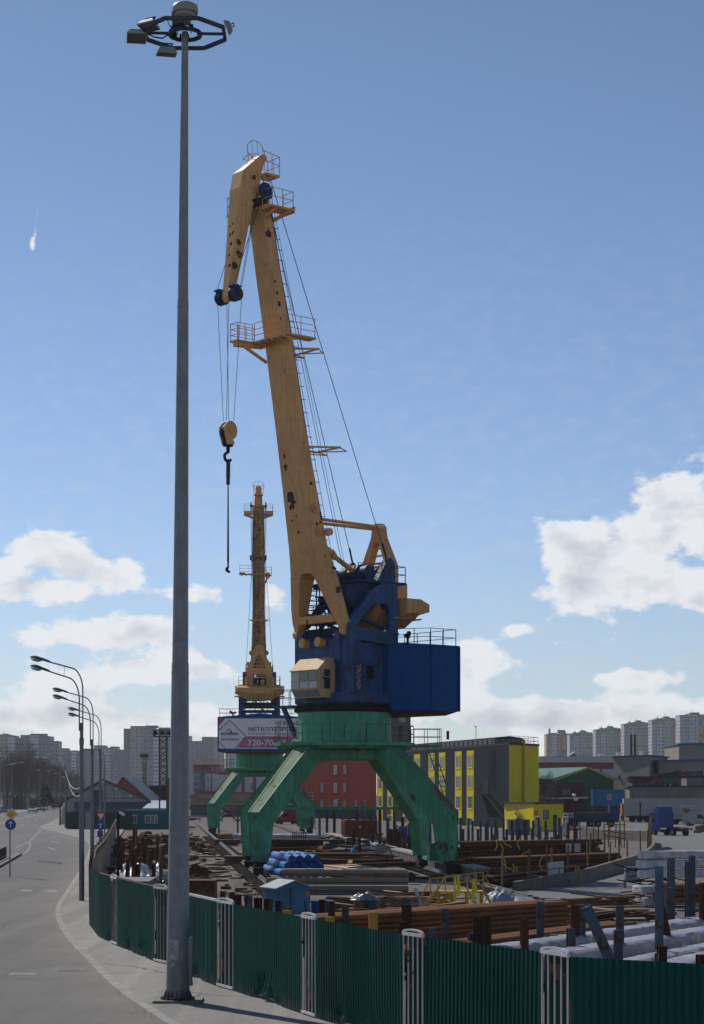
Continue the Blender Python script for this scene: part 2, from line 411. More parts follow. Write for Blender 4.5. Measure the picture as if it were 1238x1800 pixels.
    mb = MB(); mb.lathe([(3.2,10.72),(3.28,10.78),(3.28,10.98),(3.05,11.0),(3.05,11.12),(3.3,11.14),(3.3,11.2)], 48)
    for k in range(64):
        a = 2*math.pi*k/64; dv = V((math.cos(a),math.sin(a),0)); mb.tube(dv*3.3+V((0,0,10.78)), dv*3.3+V((0,0,10.98)), .07, n=4)
    for k in range(30):
        a = 2*math.pi*k/30; dv = V((math.cos(a),math.sin(a),0)); mb.tube(dv*3.15+V((0,0,11.0)), dv*3.15+V((0,0,11.2)), .06, n=5)
    mb.build('slewing_ring', BLK, root)
    # ---- slewing upperworks: local x ahead, y to the boom's left, z up
    u = V((u[0],u[1],0)).normalized(); l = V((-u.y,u.x,0))
    T = Matrix(((u.x,l.x,0,0),(u.y,l.y,0,0),(0,0,1,0),(0,0,0,1)))
    def UB(): return MB(T)
    mb = UB(); mb.loft([[(x*k,y*k,z) for x,y in ((2.35,-2.35),(2.35,2.35),(1.2,2.75),(-2.6,2.75),(-2.6,-2.75),(1.2,-2.75))] for z,k in ((11.2,.93),(11.35,1),(11.95,1))])
    for y in (-2.78,2.78): mb.box(-2.6,1.2,y-.05,y+.05,11.9,12.0)
    mb.build('slewing_base', BLU, root)
    mb = UB()                                             # machinery tower body
    mb.box(-2.3,1.95,-2.15,2.15,11.95,15.3)
    mb.box(1.95,2.15,-2.2,2.2,13.9,15.35)                 # brow plate over the cab
    mb.box(1.9,2.05,-2.25,2.25,15.35,15.45)
    for y in (-2.2,-.2,1.5,2.15): mb.box(1.95,2.06,y-.06,y+.06,11.95,13.9)
    for z in (13.8,15.25): mb.box(-2.3,2.0,2.13,2.24,z,z+.09)
    for x in (-1.1,.2): mb.box(x-.04,x+.04,2.15,2.2,11.95,13.8)
    for y in (-2.0, 1.9): mb.box(1.0, 2.3, y-.2, y+.35, 15.3, 15.95)   # boom hinge brackets
    body = mb.build('machinery_tower', BLU, root)
    for y in (-1.3,.35):                                  # two round horns on the front
        mb = UB(); mb.tube((2.1,y,15.25),(2.55,y,15.3),.3,n=14); mb.tube((2.5,y,15.3),(2.62,y,15.31),.33,n=14)
        mb.build('round_lamp', YEL, body, True)
    mb = UB(); mb.box(-.65,-.1,2.15,2.22,12.9,13.75+.0); mb.build('window', mat('dark_opening', (.004,.005,.007), .6), body)
    mb = UB(); mb.box(.35,1.0,2.15,2.24,12.0,13.75)
    dr = mb.build('door', BLU, body)
    mb = UB()                                             # flaked paint left on the door
    for k in range(26):
        z = 12.2+k*.06+random.random()*.03; x = .5+random.random()*.3
        w = .03+random.random()*.07; mb.add([(x-w,2.245,z),(x+w,2.245,z+.01),(x+w*.6,2.245,z+.1),(x-w*.8,2.245,z+.08)], [(0,1,2,3)])
    mb.build('flaked_paint', mat('flaked_yellow', (.5,.33,.08), .7), body)
    for s_ in (-1, 1):                                    # heavy side frames with rounded corners
        mb = UB()
        def pl(poly, th=.42, yc=2.45): mb.prism(poly, lambda a,b,k: (a, s_*(yc+k*th/2), b))
        pl([(2.1,11.95),(2.1,16.1),(1.9,16.3),(-2.35,16.0),(-2.35,11.95),(-1.75,11.95),(-1.75,14.6),(-1.55,15.0),(-1.1,15.25),(.8,15.4),(1.2,15.25),(1.4,14.8),(1.4,11.95)])
        pl([(1.95,16.3),(1.3,16.3),(-.25,17.75),(-1.3,17.9),(-1.55,17.75),(-1.68,17.4),(-1.68,16.0),(-2.35,16.0),(-2.35,19.3),(-1.2,19.3),(-.1,18.75)])
        for x0,x1,z in ((1.3,2.2,12.95),(-2.45,-1.65,12.95),(-2.45,-1.65,15.9)): mb.box(x0,x1,s_*2.45-.27,s_*2.45+.27,z,z+.1)
        mb.box(-.1,.3,s_*2.45-.3,s_*2.45+.3,18.55,18.65)
        mb.build('side_frame', BLU, root)
        mb = UB()                                         # fin plates that carry the stay ropes
        mb.prism([(-1.0,19.35),(-1.95,20.95),(-2.25,21.05),(-2.6,20.6),(-2.6,19.35)], lambda a,b,k: (a, s_*(1.9)+k*.25, b))
        mb.build('stay_bracket', BLU, root)
    mb = UB()                                             # top platform and machinery on it
    mb.box(-3.1,1.1,-2.7,2.7,19.22,19.36); mb.box(-2.4,0.9,-2.2,2.2,19.0,19.22)
    mb.box(-2.2,-1.6,-2.3,2.3,17.6,17.9); mb.box(.9,1.3,-2.3,2.3,15.9,16.3)
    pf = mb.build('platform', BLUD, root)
    mb = UB(); rail(mb, [(1.05,2.65,19.36),(-3.05,2.65,19.36),(-3.05,-2.65,19.36),(1.05,-2.65,19.36)], 1.05, 1.0, .03); mb.build('guard_rail', BLU, pf)
    mb = UB()
    mb.tube((-.6,-.9,19.95),(-.6,1.9,19.95),.5,n=16); mb.tube((-.6,-.1,19.95),(-.6,.05,19.95),.62,n=16); mb.tube((-.6,1.0,19.95),(-.6,1.15,19.95),.62,n=16)
    mb.box(-1.2,.1,-1.9,-1.0,19.36,20.3); mb.tube((-1.7,.3,20.0),(-1.7,1.5,20.0),.36,n=12)
    mb.build('luffing_winch', BLUD, pf, True)
    mb = UB()                                             # rope drums slung under the platform
    for y in (.15,1.5):
        mb.prism([(1.5,19.0),(1.5,18.2),(1.1,17.6),(.3,17.4),(-.5,17.6),(-.9,18.2),(-.9,19.0)], lambda a,b,k: (a, y+k*.55, b))
    for y in (-.6,.85,2.05): mb.tube((.3,y-.05,18.2),(.3,y+.05,18.2),.95,n=18)
    mb.bar((.3,-2.2,17.1),(.3,2.2,17.1),.5,.3); mb.bar((1.3,-2.2,17.3),(-1.8,-2.2,16.3),.2,.2); mb.bar((1.3,1.9,17.3),(-1.8,1.9,16.3),.2,.2)
    mb.box(-1.9,1.7,-2.1,2.1,15.46,15.6)
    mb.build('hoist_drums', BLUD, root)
    mb = UB()                                             # stair tower seen through the boom opening
    for x,y in ((1.5,-2.0),(1.5,-1.1),(.5,-2.0),(.5,-1.1)): mb.tube((x,y,15.4),(x,y,19.3),.045,n=4)
    for k in range(12): mb.tube((1.5,-2.0,15.6+.33*k),(1.5,-1.1,15.6+.33*k),.03,n=4); mb.tube((.5,-2.0,15.6+.33*k),(1.5,-2.0,15.6+.33*k),.03,n=4)
    mb.bar((1.7,-.9,16.0),(.9,.9,17.9),.3,.06); mb.bar((1.5,-1.1,15.6),(1.5,1.0,17.8),.09,.09); mb.bar((1.5,1.2,15.6),(1.5,-.6,17.8),.09,.09)
    rail(mb, [(1.9,-1.8,16.7),(1.9,1.6,16.7)], 1.0, .8, .03); mb.box(.7,1.95,-1.8,1.7,16.55,16.7)
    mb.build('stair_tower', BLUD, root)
    # ---- cab
    mb = UB()
    prof = [(2.06,11.6),(2.06,14.15),(2.7,14.15),(3.5,13.4),(3.5,12.2),(3.15,11.62)]
    mb.prism(prof, lambda a,b,k: (a, .1+k*1.4, b))
    mb.prism([(2.04,14.13),(2.04,14.22),(2.72,14.22),(3.58,13.42),(3.53,13.36),(2.69,14.13)], lambda a,b,k: (a, .1+k*1.46, b))
    for k in range(8): mb.box(2.1,2.7 if k > 3 else 2.68,1.5,1.515,11.75+k*.29,11.77+k*.29)
    cab = mb.build('operator_cab', YELC, root)
    for y0,y1 in ((-1.22,-.42),(-.32,.5),(.6,1.42)):
        mb = UB(); mb.box(3.5,3.53,y0,y1,12.72,13.3); mb.build('window', CABGL if y0 < -1 else DKGL, cab)
        mb = UB(); mb.box(3.5,3.53,y0,y1,12.24,12.66); mb.build('window', CABGL, cab)
        mb = UB(); a = V((3.15,0,11.62)); d_ = V((.35,0,.58)); n_ = V((.02,0,-.012))
        mb.add([a+d_*.15+V((0,y0,0))+n_, a+d_*.15+V((0,y1,0))+n_, a+d_*.85+V((0,y1,0))+n_, a+d_*.85+V((0,y0,0))+n_], [(0,1,2,3)]); mb.build('window', CABGL, cab)
    for z0,z1 in ((13.0,13.85),(12.2,12.95)):
        mb = UB(); mb.box(2.5,3.25,1.5,1.53,z0 if z0>13 else z0,z1 if z1 < 13.5 else 13.45); mb.build('window', DKGL, cab)
    mb = UB(); mb.bar((2.85,-.05,14.06),(3.3,-.05,13.64),.8,.04,up=(.7,0,.7)); mb.build('roof_window', DKGL, cab)
    # ---- access gangway bracket low on the front
    mb = UB(); mb.box(1.2,2.6,-4.4,-2.4,11.1,11.25); mb.bar((1.9,-4.2,11.1),(1.9,-2.9,9.2),.18,.18); mb.bar((2.4,-3.4,11.1),(2.2,-2.5,9.4),.18,.18)
    rail(mb, [(1.3,-2.5,11.25),(1.3,-4.3,11.25),(2.5,-4.3,11.25),(2.5,-2.6,11.25)], 1.05, .9, .026)
    mb.build('gangway', BLU, root)
    # ---- machine house
    hp = [(-1.5,2.7),(-3.05,5.25),(-5.45,5.25),(-5.45,-5.25),(-3.05,-5.25),(-1.5,-2.7)]
    mb = UB()
    for a, b in ((0,1),(1,2),(3,4),(4,5)): corr(mb, hp[a], hp[b], 10.8, 15.05, .14, -.018)
    mb.wall(hp[2], hp[3], 10.8, 15.05); mb.wall(hp[5], hp[0], 10.8, 15.05)
    mb.uv = [None]*len(mb.uv); mb.anyuv = False
    house = mb.build('machine_house', BLUH, root)
    mb = UB()
    for p_ in hp[1:5]:
        mb = UB(); mb.bar((p_[0]+(.03 if p_[0]>-4 else -.03),p_[1]*1.006,10.8),(p_[0]+(.03 if p_[0]>-4 else -.03),p_[1]*1.006,15.05),.12,.12); mb.build('corner_trim', mat('trim_blue', (.002,.045,.20), .5, spec=.15), house)
    for a_, b_ in ((0,1),(1,2)): 
        for s__ in (1,-1): mb = UB(); mb.bar((hp[a_][0],s__*hp[a_][1]*1.004,10.86),(hp[b_][0],s__*hp[b_][1]*1.004,10.86),.1,.14); mb.build('bottom_trim', MATS['trim_blue'], house)
    mb = UB(); big = [(x*1.0+(.06 if x > -2 else -.06), y+(.08 if y > 0 else -.08)) for x,y in hp]
    mb.loft([[(x,y,15.05) for x,y in big],[(x,y,15.14) for x,y in big],[(x*.98,y*.02,15.62) for x,y in big]])
    rf = mb.build('roof', BLUH, house)
    mb = UB(); mb.loft([[(x,y,10.81) for x,y in hp],[(x*.95-.1,y*.8,10.55) for x,y in hp]]); mb.build('underside', mat('house_floor', (.10,.06,.04), .8, rust=.4), house)
    mb = UB(); rail(mb, [(-1.9,3.2,15.12),(-3.1,5.1,15.12),(-5.35,5.1,15.12),(-5.35,-5.1,15.12),(-3.1,-5.1,15.12),(-1.9,-3.2,15.12)], 1.1, 1.3, .028); mb.build('guard_rail', BLU, house)
    mb = UB(); mb.tube((-2.6,3.4,15.2),(-2.6,3.4,15.75),.09,n=6); mb.tube((-2.6,3.4,15.7),(-2.4,3.75,15.95),.16,n=8); mb.tube((-2.6,3.4,15.7),(-2.75,3.0,15.85),.13,n=8); mb.bar((-2.9,3.4,15.2),(-2.3,3.4,15.2),.5,.12); mb.build('ventilator', BLK, house)
    # ---- luffing rocker and counterweight
    dz = 0.0 if first else .9
    mb = UB()
    out = [(-1.65,17.3+dz),(-1.65,20.6+dz),(-.55,22.6+dz),(-.42,23.3+dz),(-.2,23.55+dz),(.2,23.55+dz),(.42,23.3+dz),(.55,22.6+dz),(1.65,20.6+dz),(1.65,17.3+dz),(.85,17.3+dz),(.85,19.8+dz),(-.85,19.8+dz),(-.85,17.3+dz)]
    ot = out[:5]; hole = [(-.95,20.5+dz),(-.25,22.1+dz),(0,22.25+dz),(.25,22.1+dz),(.95,20.5+dz)]
    left = [(-1.65,17.3+dz),(-.85,17.3+dz),(-.85,19.8+dz),(0,19.8+dz),(0,20.5+dz),(-.95,20.5+dz),(-.3,22.1+dz),(0,22.3+dz),(0,23.55+dz),(-.2,23.55+dz),(-.42,23.3+dz),(-.55,22.6+dz),(-1.65,20.6+dz)]
    for m_ in (1,-1):
        mb.prism([(a*m_, b) for a, b in left], lambda a,b,k: (-3.05+k*.27, a, b))
    for z in (20.9,21.4,21.9): mb.bar((-3.05,-.8,z+dz),(-3.05,.8,z+dz),.22,.1)
    mb.bar((-2.5,-1.6,19.9+dz),(-2.5,1.6,19.9+dz),.3,.25); mb.bar((-2.4,-1.6,20.5+dz),(-2.4,1.6,20.5+dz),.3,.22)
    mb.bar((-2.7,-1.25,19.9+dz),(-3.4,-1.25,17.6+dz),.7,.9); mb.bar((-2.7,1.25,19.9+dz),(-3.4,1.25,17.6+dz),.7,.9)
    for y in (-.3,.3): mb.tube((-3.05,y,23.2+dz),(-3.05,y*1.8,23.2+dz),.2,n=10)
    rk = mb.build('luffing_rocker', YELROCK, root)
    mb = UB()
    cwp = [(-3.15,16.35),(-3.15,18.35),(3.15,18.35),(3.15,16.35)]
    ring = lambda x,k: [(x,-3.15,18.3+dz),(x,3.15,18.3+dz),(x,3.15,17.35+dz+k),(x,1.5,16.45+dz+k),(x,-1.5,16.45+dz+k),(x,-3.15,17.35+dz+k)]
    nar = lambda x,k: [(p[0],p[1]*.58,p[2]) for p in ring(x,k)]
    mb.loft([nar(-1.2,.5), nar(-1.6,0), nar(-2.7,0), ring(-2.72,0), ring(-4.0,0), [(-4.9,-3.0,18.0+dz),(-4.9,3.0,18.0+dz),(-4.9,3.0,17.5+dz),(-4.9,1.4,17.3+dz),(-4.9,-1.4,17.3+dz),(-4.9,-3.0,17.5+dz)]])
    cw = mb.build('counterweight', YELROCK, root)
    mb = UB()
    for k in range(5): mb.box(-4.0+.5*k-.03,-4.0+.5*k+.03,-3.2,3.2,16.9+dz,17.0+dz)
    for y in (-1.7,1.7): mb.box(-3.9,-2.9,y-.2,y+.2,18.3+dz,19.4+dz)
    mb.tube((-3.4,-.4,17.9+dz),(-4.3,-.4,18.9+dz),.25,n=10)
    mb.build('hanger', YELROCK, cw)
    # ---- boom
    FE = [(16.0,2.2,.55),(18.2,2.85,.95),(19.8,3.3,1.3),(21.4,3.8,1.45),(25.3,4.5,1.36),(29.3,5.2,1.2),(34.3,6.0,.98),(39,6.8,.72),(43.4,7.55,.62)]
    def fe(z):
        for a, b in zip(FE, FE[1:]):
            if z <= b[0]: break
        k = (z-a[0])/(b[0]-a[0]); return a[1]+(b[1]-a[1])*k, a[2]+(b[2]-a[2])*k
    def sec(z, y0, y1):
        xf, d = fe(z); return [(xf,y0,z),(xf,y1,z),(xf-d,y1,z),(xf-d,y0,z)]
    mb = UB()
    hull = [(19.75,1.62),(20.6,1.35),(21.4,1.13),(25.3,.93),(29.3,.8),(34.3,.8),(39,.82),(43.4,.75)]
    mb.loft([sec(z,-w,w) for z,w in hull])
    fl = len(mb.f)
    for s_ in (-1,1):
        st = [(16.0,2.25,2.5),(16.7,1.85,2.52),(17.6,1.5,2.33),(18.9,.98,1.9),(19.5,.72,1.72),(19.78,.4,1.6)]
        mb.loft([[(fe(z)[0]-.001,s_*a,z),(fe(z)[0]-.001,s_*b,z),(fe(z)[0]-fe(z)[1]+.001,s_*b,z),(fe(z)[0]-fe(z)[1]+.001,s_*a,z)] for z,a,b in st])
        mb.tube((2.0,s_*2.2,15.95),(2.0,s_*2.65,15.95),.32,n=12)
        mb.tube((fe(19.2)[0]-.6,s_*1.6,22.4),(fe(19.2)[0]-.6,s_*1.25,22.4),.25,n=10)
    xf, d = fe(16.9); mb.hexa([(xf-.02,-1.9,16.55),(xf-.02,1.9,16.55),(xf-.45,1.9,16.55),(xf-.45,-1.9,16.55)], [(xf+.1,-1.75,17.05),(xf+.1,1.75,17.05),(xf-.4,1.75,17.05),(xf-.4,-1.75,17.05)])
    for z in (22.4, 23.9):                                  # pin bosses on the side plates
        xf, d = fe(z)
        for s_ in (-1,1): mb.tube((xf-d*.62,s_*.95,z),(xf-d*.62,s_*1.2,z),.3,n=12); mb.tube((xf-d*.62,s_*1.15,z),(xf-d*.62,s_*1.28,z),.16,n=8)
    mb.cur = 1
    rr = random.Random(5)
    patches = [(24.6,-.2,.42),(24.3,.15,.14),(24.0,-.35,.2),(24.1,-.1,.18),(23.4,.1,.1),(27.3,-.25,.16),(26.6,-.3,.22),(23.2,-.4,.1),(22.4,.1,.12)]
    for z,y,r in patches:
        xf,_ = fe(z); k = [.7+.6*rr.random() for _ in range(9)]
        mb.add([(xf+.004+(r*k[i]*math.sin(2*math.pi*i/9))*.17, y+r*.8*k[i]*math.cos(2*math.pi*i/9), z+r*k[i]*math.sin(2*math.pi*i/9)) for i in range(9)], [tuple(range(9))])
    for z,x,r in ((41.2,.3,.28),(37.5,.3,.13),(36.8,.35,.17),(35.9,.3,.09),(38.2,.25,.1),(25.5,.7,.14),(28.1,.7,.06),(22.9,.6,.12),(20.0,.9,.2),(18.6,.7,.24)):
        k = [.6+.8*rr.random() for _ in range(9)]; xf, d_ = fe(z)
        yo = None
        for (za,wa),(zb,wb) in zip(hull, hull[1:]):
            if za <= z <= zb: yo = wa+(wb-wa)*(z-za)/(zb-za)
        if yo is None: yo = 2.05 if z > 18.5 else 2.2
        mb.add([(xf-d_*x+r*.8*k[i]*math.cos(2*math.pi*i/9), yo+.012, z+r*k[i]*math.sin(2*math.pi*i/9)) for i in range(9)], [tuple(range(9))])
    boom = mb.build('boom', [YEL if first else YELRUST, mat('bare_rust', (.095,.052,.034), .9, var=.6, scale=4)], root)
    mb = UB()                                             # ladder up the boom's back
    zs = [20.5,25,29.3,34.3,39,43]
    for a, b in zip(zs, zs[1:]):
        pa = V((fe(a)[0]-fe(a)[1]-.28,.25,a)); pb = V((fe(b)[0]-fe(b)[1]-.28,.25,b)); ladder(mb, pa, pb, (0,1,0), .5, .45, .028)
        for k in range(6): c = pa.lerp(pb,k/6); mb.tube(c+V((-.3,-.35,0)), c+V((.28,-.35,0)), .025, n=4); mb.tube(c+V((-.3,.35,0)), c+V((.28,.35,0)), .025, n=4)
    mb.build('ladder', BLK, boom)
    mb = UB()                                             # mid platform round the boom
    zp = 34.45; xf, d = fe(zp)
    mb.box(xf+.05,xf+.85,-1.3,2.55,zp,zp+.12); mb.box(xf-d-.6,xf+.05,1.75,2.55,zp,zp+.12); mb.box(xf-d-.6,xf+.05,-1.5,-.95,zp,zp+.12)
    for k in range(6): mb.bar((xf-.1,-1.0+.65*k,zp-.12),(xf+.85,-1.0+.65*k,zp-.06),.09,.14)
    mb.bar((xf+.1,-1.0,zp-.1),(xf+2.1,-1.35,zp-.15),.28,.3); mb.box(xf+.8,xf+2.15,-1.75,-.95,zp,zp+.1); mb.bar((xf-.2,-.9,zp-1.1),(xf+1.6,-1.2,zp-.15),.16,.16)
    pf = mb.build('mid_platform', YEL, root)
    mb = UB(); h = zp+.1
    rail(mb, [(xf-d-.5,2.5,h),(xf+.8,2.5,h),(xf+.8,-.9,h)], 1.2, 1.0, .024, (.33,.66)); rail(mb, [(xf+.9,-.98,h),(xf+2.1,-.98,h),(xf+2.1,-1.72,h),(xf+.2,-1.72,h)], 1.1, .7, .024, (.33,.66))
    mb.build('guard_rail', YEL, pf)
    for z, ln in ((34.0,2.3),(27.8,3.0)):                  # rope guide outriggers behind the boom
        mb = UB()
        xb = fe(z)[0]-fe(z)[1]
        for s_ in (-1,1):
            mb.bar((xb,s_*.5,z+.15),(xb-ln*.75,s_*1.25,z+.25),.1,.12); mb.tube((xb,s_*.3,z-.2),(xb-ln,s_*1.0,z+.1),.045,n=5); mb.tube((xb-ln*.7,s_*1.25,z+.28),(xb-ln,s_*1.0,z+.12),.04,n=5)
        mb.bar((xb-ln*.75,-1.3,z+.25),(xb-ln*.75,1.3,z+.25),.1,.1)
        mb.build('rope_guide', YEL, boom)
    for s_ in (-1,1):                                     # head platforms each side
        xe = 7.6 if s_ > 0 else 8.3
        mb = UB(); mb.box(5.8,xe,s_*.8 if s_>0 else -1.95,1.95 if s_>0 else -.8,42.55,42.68)
        mb.bar((6.5,s_*.7,42.1),(6.1,s_*1.9,42.5),.18,.18); mb.bar((7.3,s_*.7,42.1),(7.2,s_*1.9,42.5),.18,.18); mb.box(5.72,5.82,min(s_*.8,s_*1.95),max(s_*.8,s_*1.95),42.45,42.85)
        p = mb.build('head_platform', YEL, root)
        mb = UB(); rail(mb, [(xe-.05,s_*.9,42.68),(xe-.05,s_*1.9,42.68),(5.85,s_*1.9,42.68),(5.85,s_*.9,42.68)], 1.1, .9, .024); mb.build('guard_rail', YEL, p)
        mb = UB(); mb.disc((7.35,s_*.98,43.75),(0,1,0),.5,.16,20); mb.disc((7.35,s_*.98,43.75),(0,1,0),.56,.04,20); mb.disc((7.35,s_*1.09,43.75),(0,1,0),.16,.1,10)
        mb.build('sheave', BLUD, boom, True)
    # ---- jib (rocking trunk) on the boom head
    prof = [(6.72,46.15,.3),(6.95,46.35,.3),(7.25,46.25,.36),(8.83,44.9,.55),(9.05,43.8,.55),(9.24,42.0,.5),(9.59,38.8,.36),(9.85,36.75,.3),(9.7,36.5,.28),(9.45,36.55,.28),(9.2,37.4,.3),(8.5,40.6,.42),(7.99,42.9,.52),(7.6,43.35,.55),(7.45,44.2,.5),(7.3,45.0,.42),(6.98,45.7,.32)]
    mb = UB(); pts = [(a,b) for a,b,_ in prof]; wd = {(a,b):w for a,b,w in prof}
    mb.prism(pts, lambda a,b,k: (a, k*wd[(a,b)], b))
    mb.tube((7.5,-.9,43.7),(7.5,.9,43.7),.2,n=12); mb.tube((6.95,-.36,46.1),(6.95,.36,46.1),.2,n=10)
    mb.cur = 1
    for z,x,r in ((38.8,9.35,.2),(40.3,9.1,.16),(44.6,8.0,.14),(43.0,8.6,.09)):
        k = [.6+.8*rr.random() for _ in range(8)]
        mb.add([(x-r*k[i]*math.cos(2*math.pi*i/8), .64 if z>43 else .5 if z > 40 else .4, z+r*k[i]*math.sin(2*math.pi*i/8)) for i in range(8)], [tuple(range(8))])
    for z,y in ((43.0,-.2),(41.5,.1),(41.4,-.2),(40.9,.2),(40.8,-.1),(40.2,.1),(39.5,0),(38.8,.15),(38,0),(37.5,.1)):
        k = [.6+.8*rr.random() for _ in range(8)]; r = .06+.09*rr.random(); xx = 9.05+(43.8-z)*.105+.02
        if z < 42: xx = 9.24+(42-z)*.109+.012
        mb.add([(xx-(r*k[i]*math.sin(2*math.pi*i/8))*.105, y+r*k[i]*math.cos(2*math.pi*i/8), z+r*k[i]*math.sin(2*math.pi*i/8)) for i in range(8)], [tuple(range(8))])
    jib = mb.build('jib', [YEL, MATS['bare_rust']], root)
    mb = UB(); mb.prism([(8.15,43.15),(7.95,43.0),(7.5,42.9),(7.1,43.05),(7.05,43.25),(7.6,43.4)], lambda a,b,k: (a, k*.8, b)); mb.build('pivot_fairing', mat('dark_red_brown', (.05,.02,.018), .7), jib)
    mb = UB(); mb.box(5.9,6.95,-.6,.6,45.0,45.14); mb.bar((6.95,0,45.1),(7.4,0,45.0),.3,.14)
    p = mb.build('jib_platform', YEL, root)
    mb = UB(); rail(mb, [(7.2,.65,45.3),(5.95,.62,45.14),(5.95,-.62,45.14),(7.2,-.65,45.3)], 1.15, .7, .022)
    pts = [(7.2,.65,46.3),(7.5,.75,46.7),(7.7,.5,47.0),(7.75,0,47.15),(7.7,-.5,47.0),(7.5,-.75,46.7),(7.2,-.65,46.3)]
    mb.path(pts, .025, 4); mb.path([(7.3,.6,46.0),(7.9,.7,46.1),(8.0,0,46.2),(7.9,-.7,46.1),(7.3,-.6,46.0)], .025, 4)
    for a in pts[1:6]: mb.tube(a, (a[0]-.1,a[1],46.1), .018, n=4)
    mb.build('guard_rail', YEL, p)
    mb = UB(); ladder(mb, (7.25,.72,42.9), (7.0,.72,45.1), (1,0,0), .45, .35, .022); mb.build('ladder', YEL, jib)
    for s_ in (-1,1):
        mb = UB(); c = V((9.55,s_*.72,36.9))
        for o_ in (-.17,.17): mb.disc(c+V((0,o_,0)),(0,1,0),.46,.1,20)
        mb.disc(c,(0,1,0),.36,.34,16); mb.disc(c,(0,1,0),.13,.75,10); mb.bar(c+V((.1,s_*.33,.55)), c+V((-.05,s_*.33,-.1)), .16,.06); mb.box(9.35,9.95,min(s_*.5,s_*1.05),max(s_*.5,s_*1.05),37.3,37.4)
        mb.build('nose_sheave', BLUD, jib, True)
    # ---- rods and ropes
    mb = UB()
    for y in (-.5,.5): mb.tube((fe(23.3)[0]-fe(23.3)[1]+.1,y*1.5,23.3),(-3.05,y,23.25+dz),.11,n=8)
    mb.build('tie_rod', YEL, root, True)
    mb = UB(); a = V((2.45,.45,21.6)); b = V((-1.15,.45,19.75)); mb.tube(a, a.lerp(b,.28), .3, n=12); mb.tube(a.lerp(b,.24), a.lerp(b,.36), .36, .2, n=12); mb.tube(a.lerp(b,.3), b, .17, n=10); mb.bar(a.lerp(b,.72), b+V((-.5,0,-.3)), .6, .5)
    mb.build('luffing_screw', YEL, root, True)
    mb = UB()
    for s_ in (-1,1):
        mb.tube((-2.2,s_*1.75,20.9),(6.6,s_*.35,45.1),.025,n=5)
        mb.tube((.3,s_*.6,18.9),(7.3,s_*.98,44.2),.018,n=5); mb.tube((.2,s_*.75,18.9),(7.1,s_*1.05,44.0),.014,n=5)
        mb.tube((1.0,s_*.5,19.0),(6.9,s_*.75,42.8),.016,n=4)
        for y in (.66,.8):
            mb.tube((7.8,s_*y,43.7),(9.2,s_*y,37.1),.016,n=4)
        mb.tube((7.3,s_*.98,44.25),(9.9,s_*.85,37.2),.02,n=4)
        if first:
            mb.tube((9.98,s_*.62,36.8),(9.85,s_*.16,29.0),.016,n=4); mb.tube((9.12,s_*.8,36.8),(9.35,s_*.26,29.0),.016,n=4)
        mb.tube((-2.2,s_*1.75,20.9),(-1.85,s_*1.7,22.0),.07,n=6)
    mb.build('rope', ROPE, root)
    return root, T
YELC = mat('cab_yellow', (.56,.38,.19), .65, var=.2, scale=1, streak=.4, scol=(.35,.22,.1))
CABGL = mat('cab_glass', (.25,.30,.33), .06, var=.5, scale=1.2, spec=.9)
C1 = V((-.5,132.3,0)); U1 = V((-.766,-.643,0))
c1, T1 = crane(C1, U1, 'nearest yellow, blue and green portal crane, boom raised and hook hanging', True)
C2 = C1+RD*126+V((.55,0,0)); C2.z = 0
c2, T2 = crane(C2, V((-.06,.998,0)), 'farther portal crane turned away, with a printed banner on its blue machine house', False)
# banner on the far crane's machine house
bx = lambda zx: -(zx-619)*.0099
bz = lambda zy: 14.95-(zy-205)*.0099
X0 = -5.50
def q2(pts, d=0.0): return [T2 @ V((X0-d, bx(a), bz(b))) for a, b in pts]
BW = mat('banner_white', (.80,.77,.80), .6, var=.12, scale=.8)
BR = mat('banner_red', (.50,.17,.24), .6, var=.5, scale=1.2, streak=.5, scol=(.42,.36,.4))
BT = mat('banner_dark', (.055,.05,.06), .6, var=.3)
BTR = mat('banner_plum', (.30,.15,.2), .6)
mb = MB(); mb.hexa(q2([(95,592),(1143,592),(1143,205),(95,205)]), q2([(95,592),(1143,592),(1143,205),(95,205)], .03)); ban = mb.build('banner', BW, c2)
mb = MB(); mb.add(q2([(330,580),(1143,580),(1143,433),(440,433)], .036), [(0,1,2,3)]); mb.add(q2([(95,205),(180,205),(95,310)], .036), [(0,1,2)]); mb.build('colour_band', BR, ban)
mb = MB()
dia = [(232,225),(442,432),(300,585)]
for a, b in ((( 95,362),(232,225)),((232,225),(442,432)),((442,432),(300,590)),((95,495),(175,590))):
    A, B = q2([a,b], .04); mb.bar(A, B, .08, .05, up=T2.to_3x3() @ V((1,0,0)))
A = [(228,330),(268,372),(228,418),(188,372)]
mb.add(q2([(228,330),(268,372),(228,418),(248,372)], .04), [(0,1,2,3)]); mb.add(q2([(188,368),(228,328),(234,336),(200,370)], .04), [(0,1,2,3)])
mb.build('emblem', BT, ban)
mb = MB(); mb.add(q2([(120,385),(345,385),(345,418),(120,418)], .037), [(0,1,2,3)]); mb.build('emblem_bar', mat('banner_grey', (.34,.33,.36), .6), ban)
xa, ya = T2.to_3x3() @ V((0,-1,0)), V((0,0,1))
def btext(s, zx, zy, zh, m, w, name='lettering'):
    text(s, zh*.0099*1.38, m, ban, frame_mat(T2 @ V((X0-.045, bx(zx), bz(zy))), xa, ya), name, width=w*.0099, ext=.004)
btext('ЧЕРНЫЙ', 812, 292, 55, BT, 330); btext('МЕТАЛЛОПРОКАТ', 470, 368, 53, BT, 672); btext('В РОЗНИЦУ ПО ОПТОВЫМ ЦЕНАМ', 470, 412, 22, BTR, 672)
btext('320-70-44', 455, 552, 78, BW, 490); btext('МЕТАЛЛОБАЗА', 122, 490, 30, BT, 230)
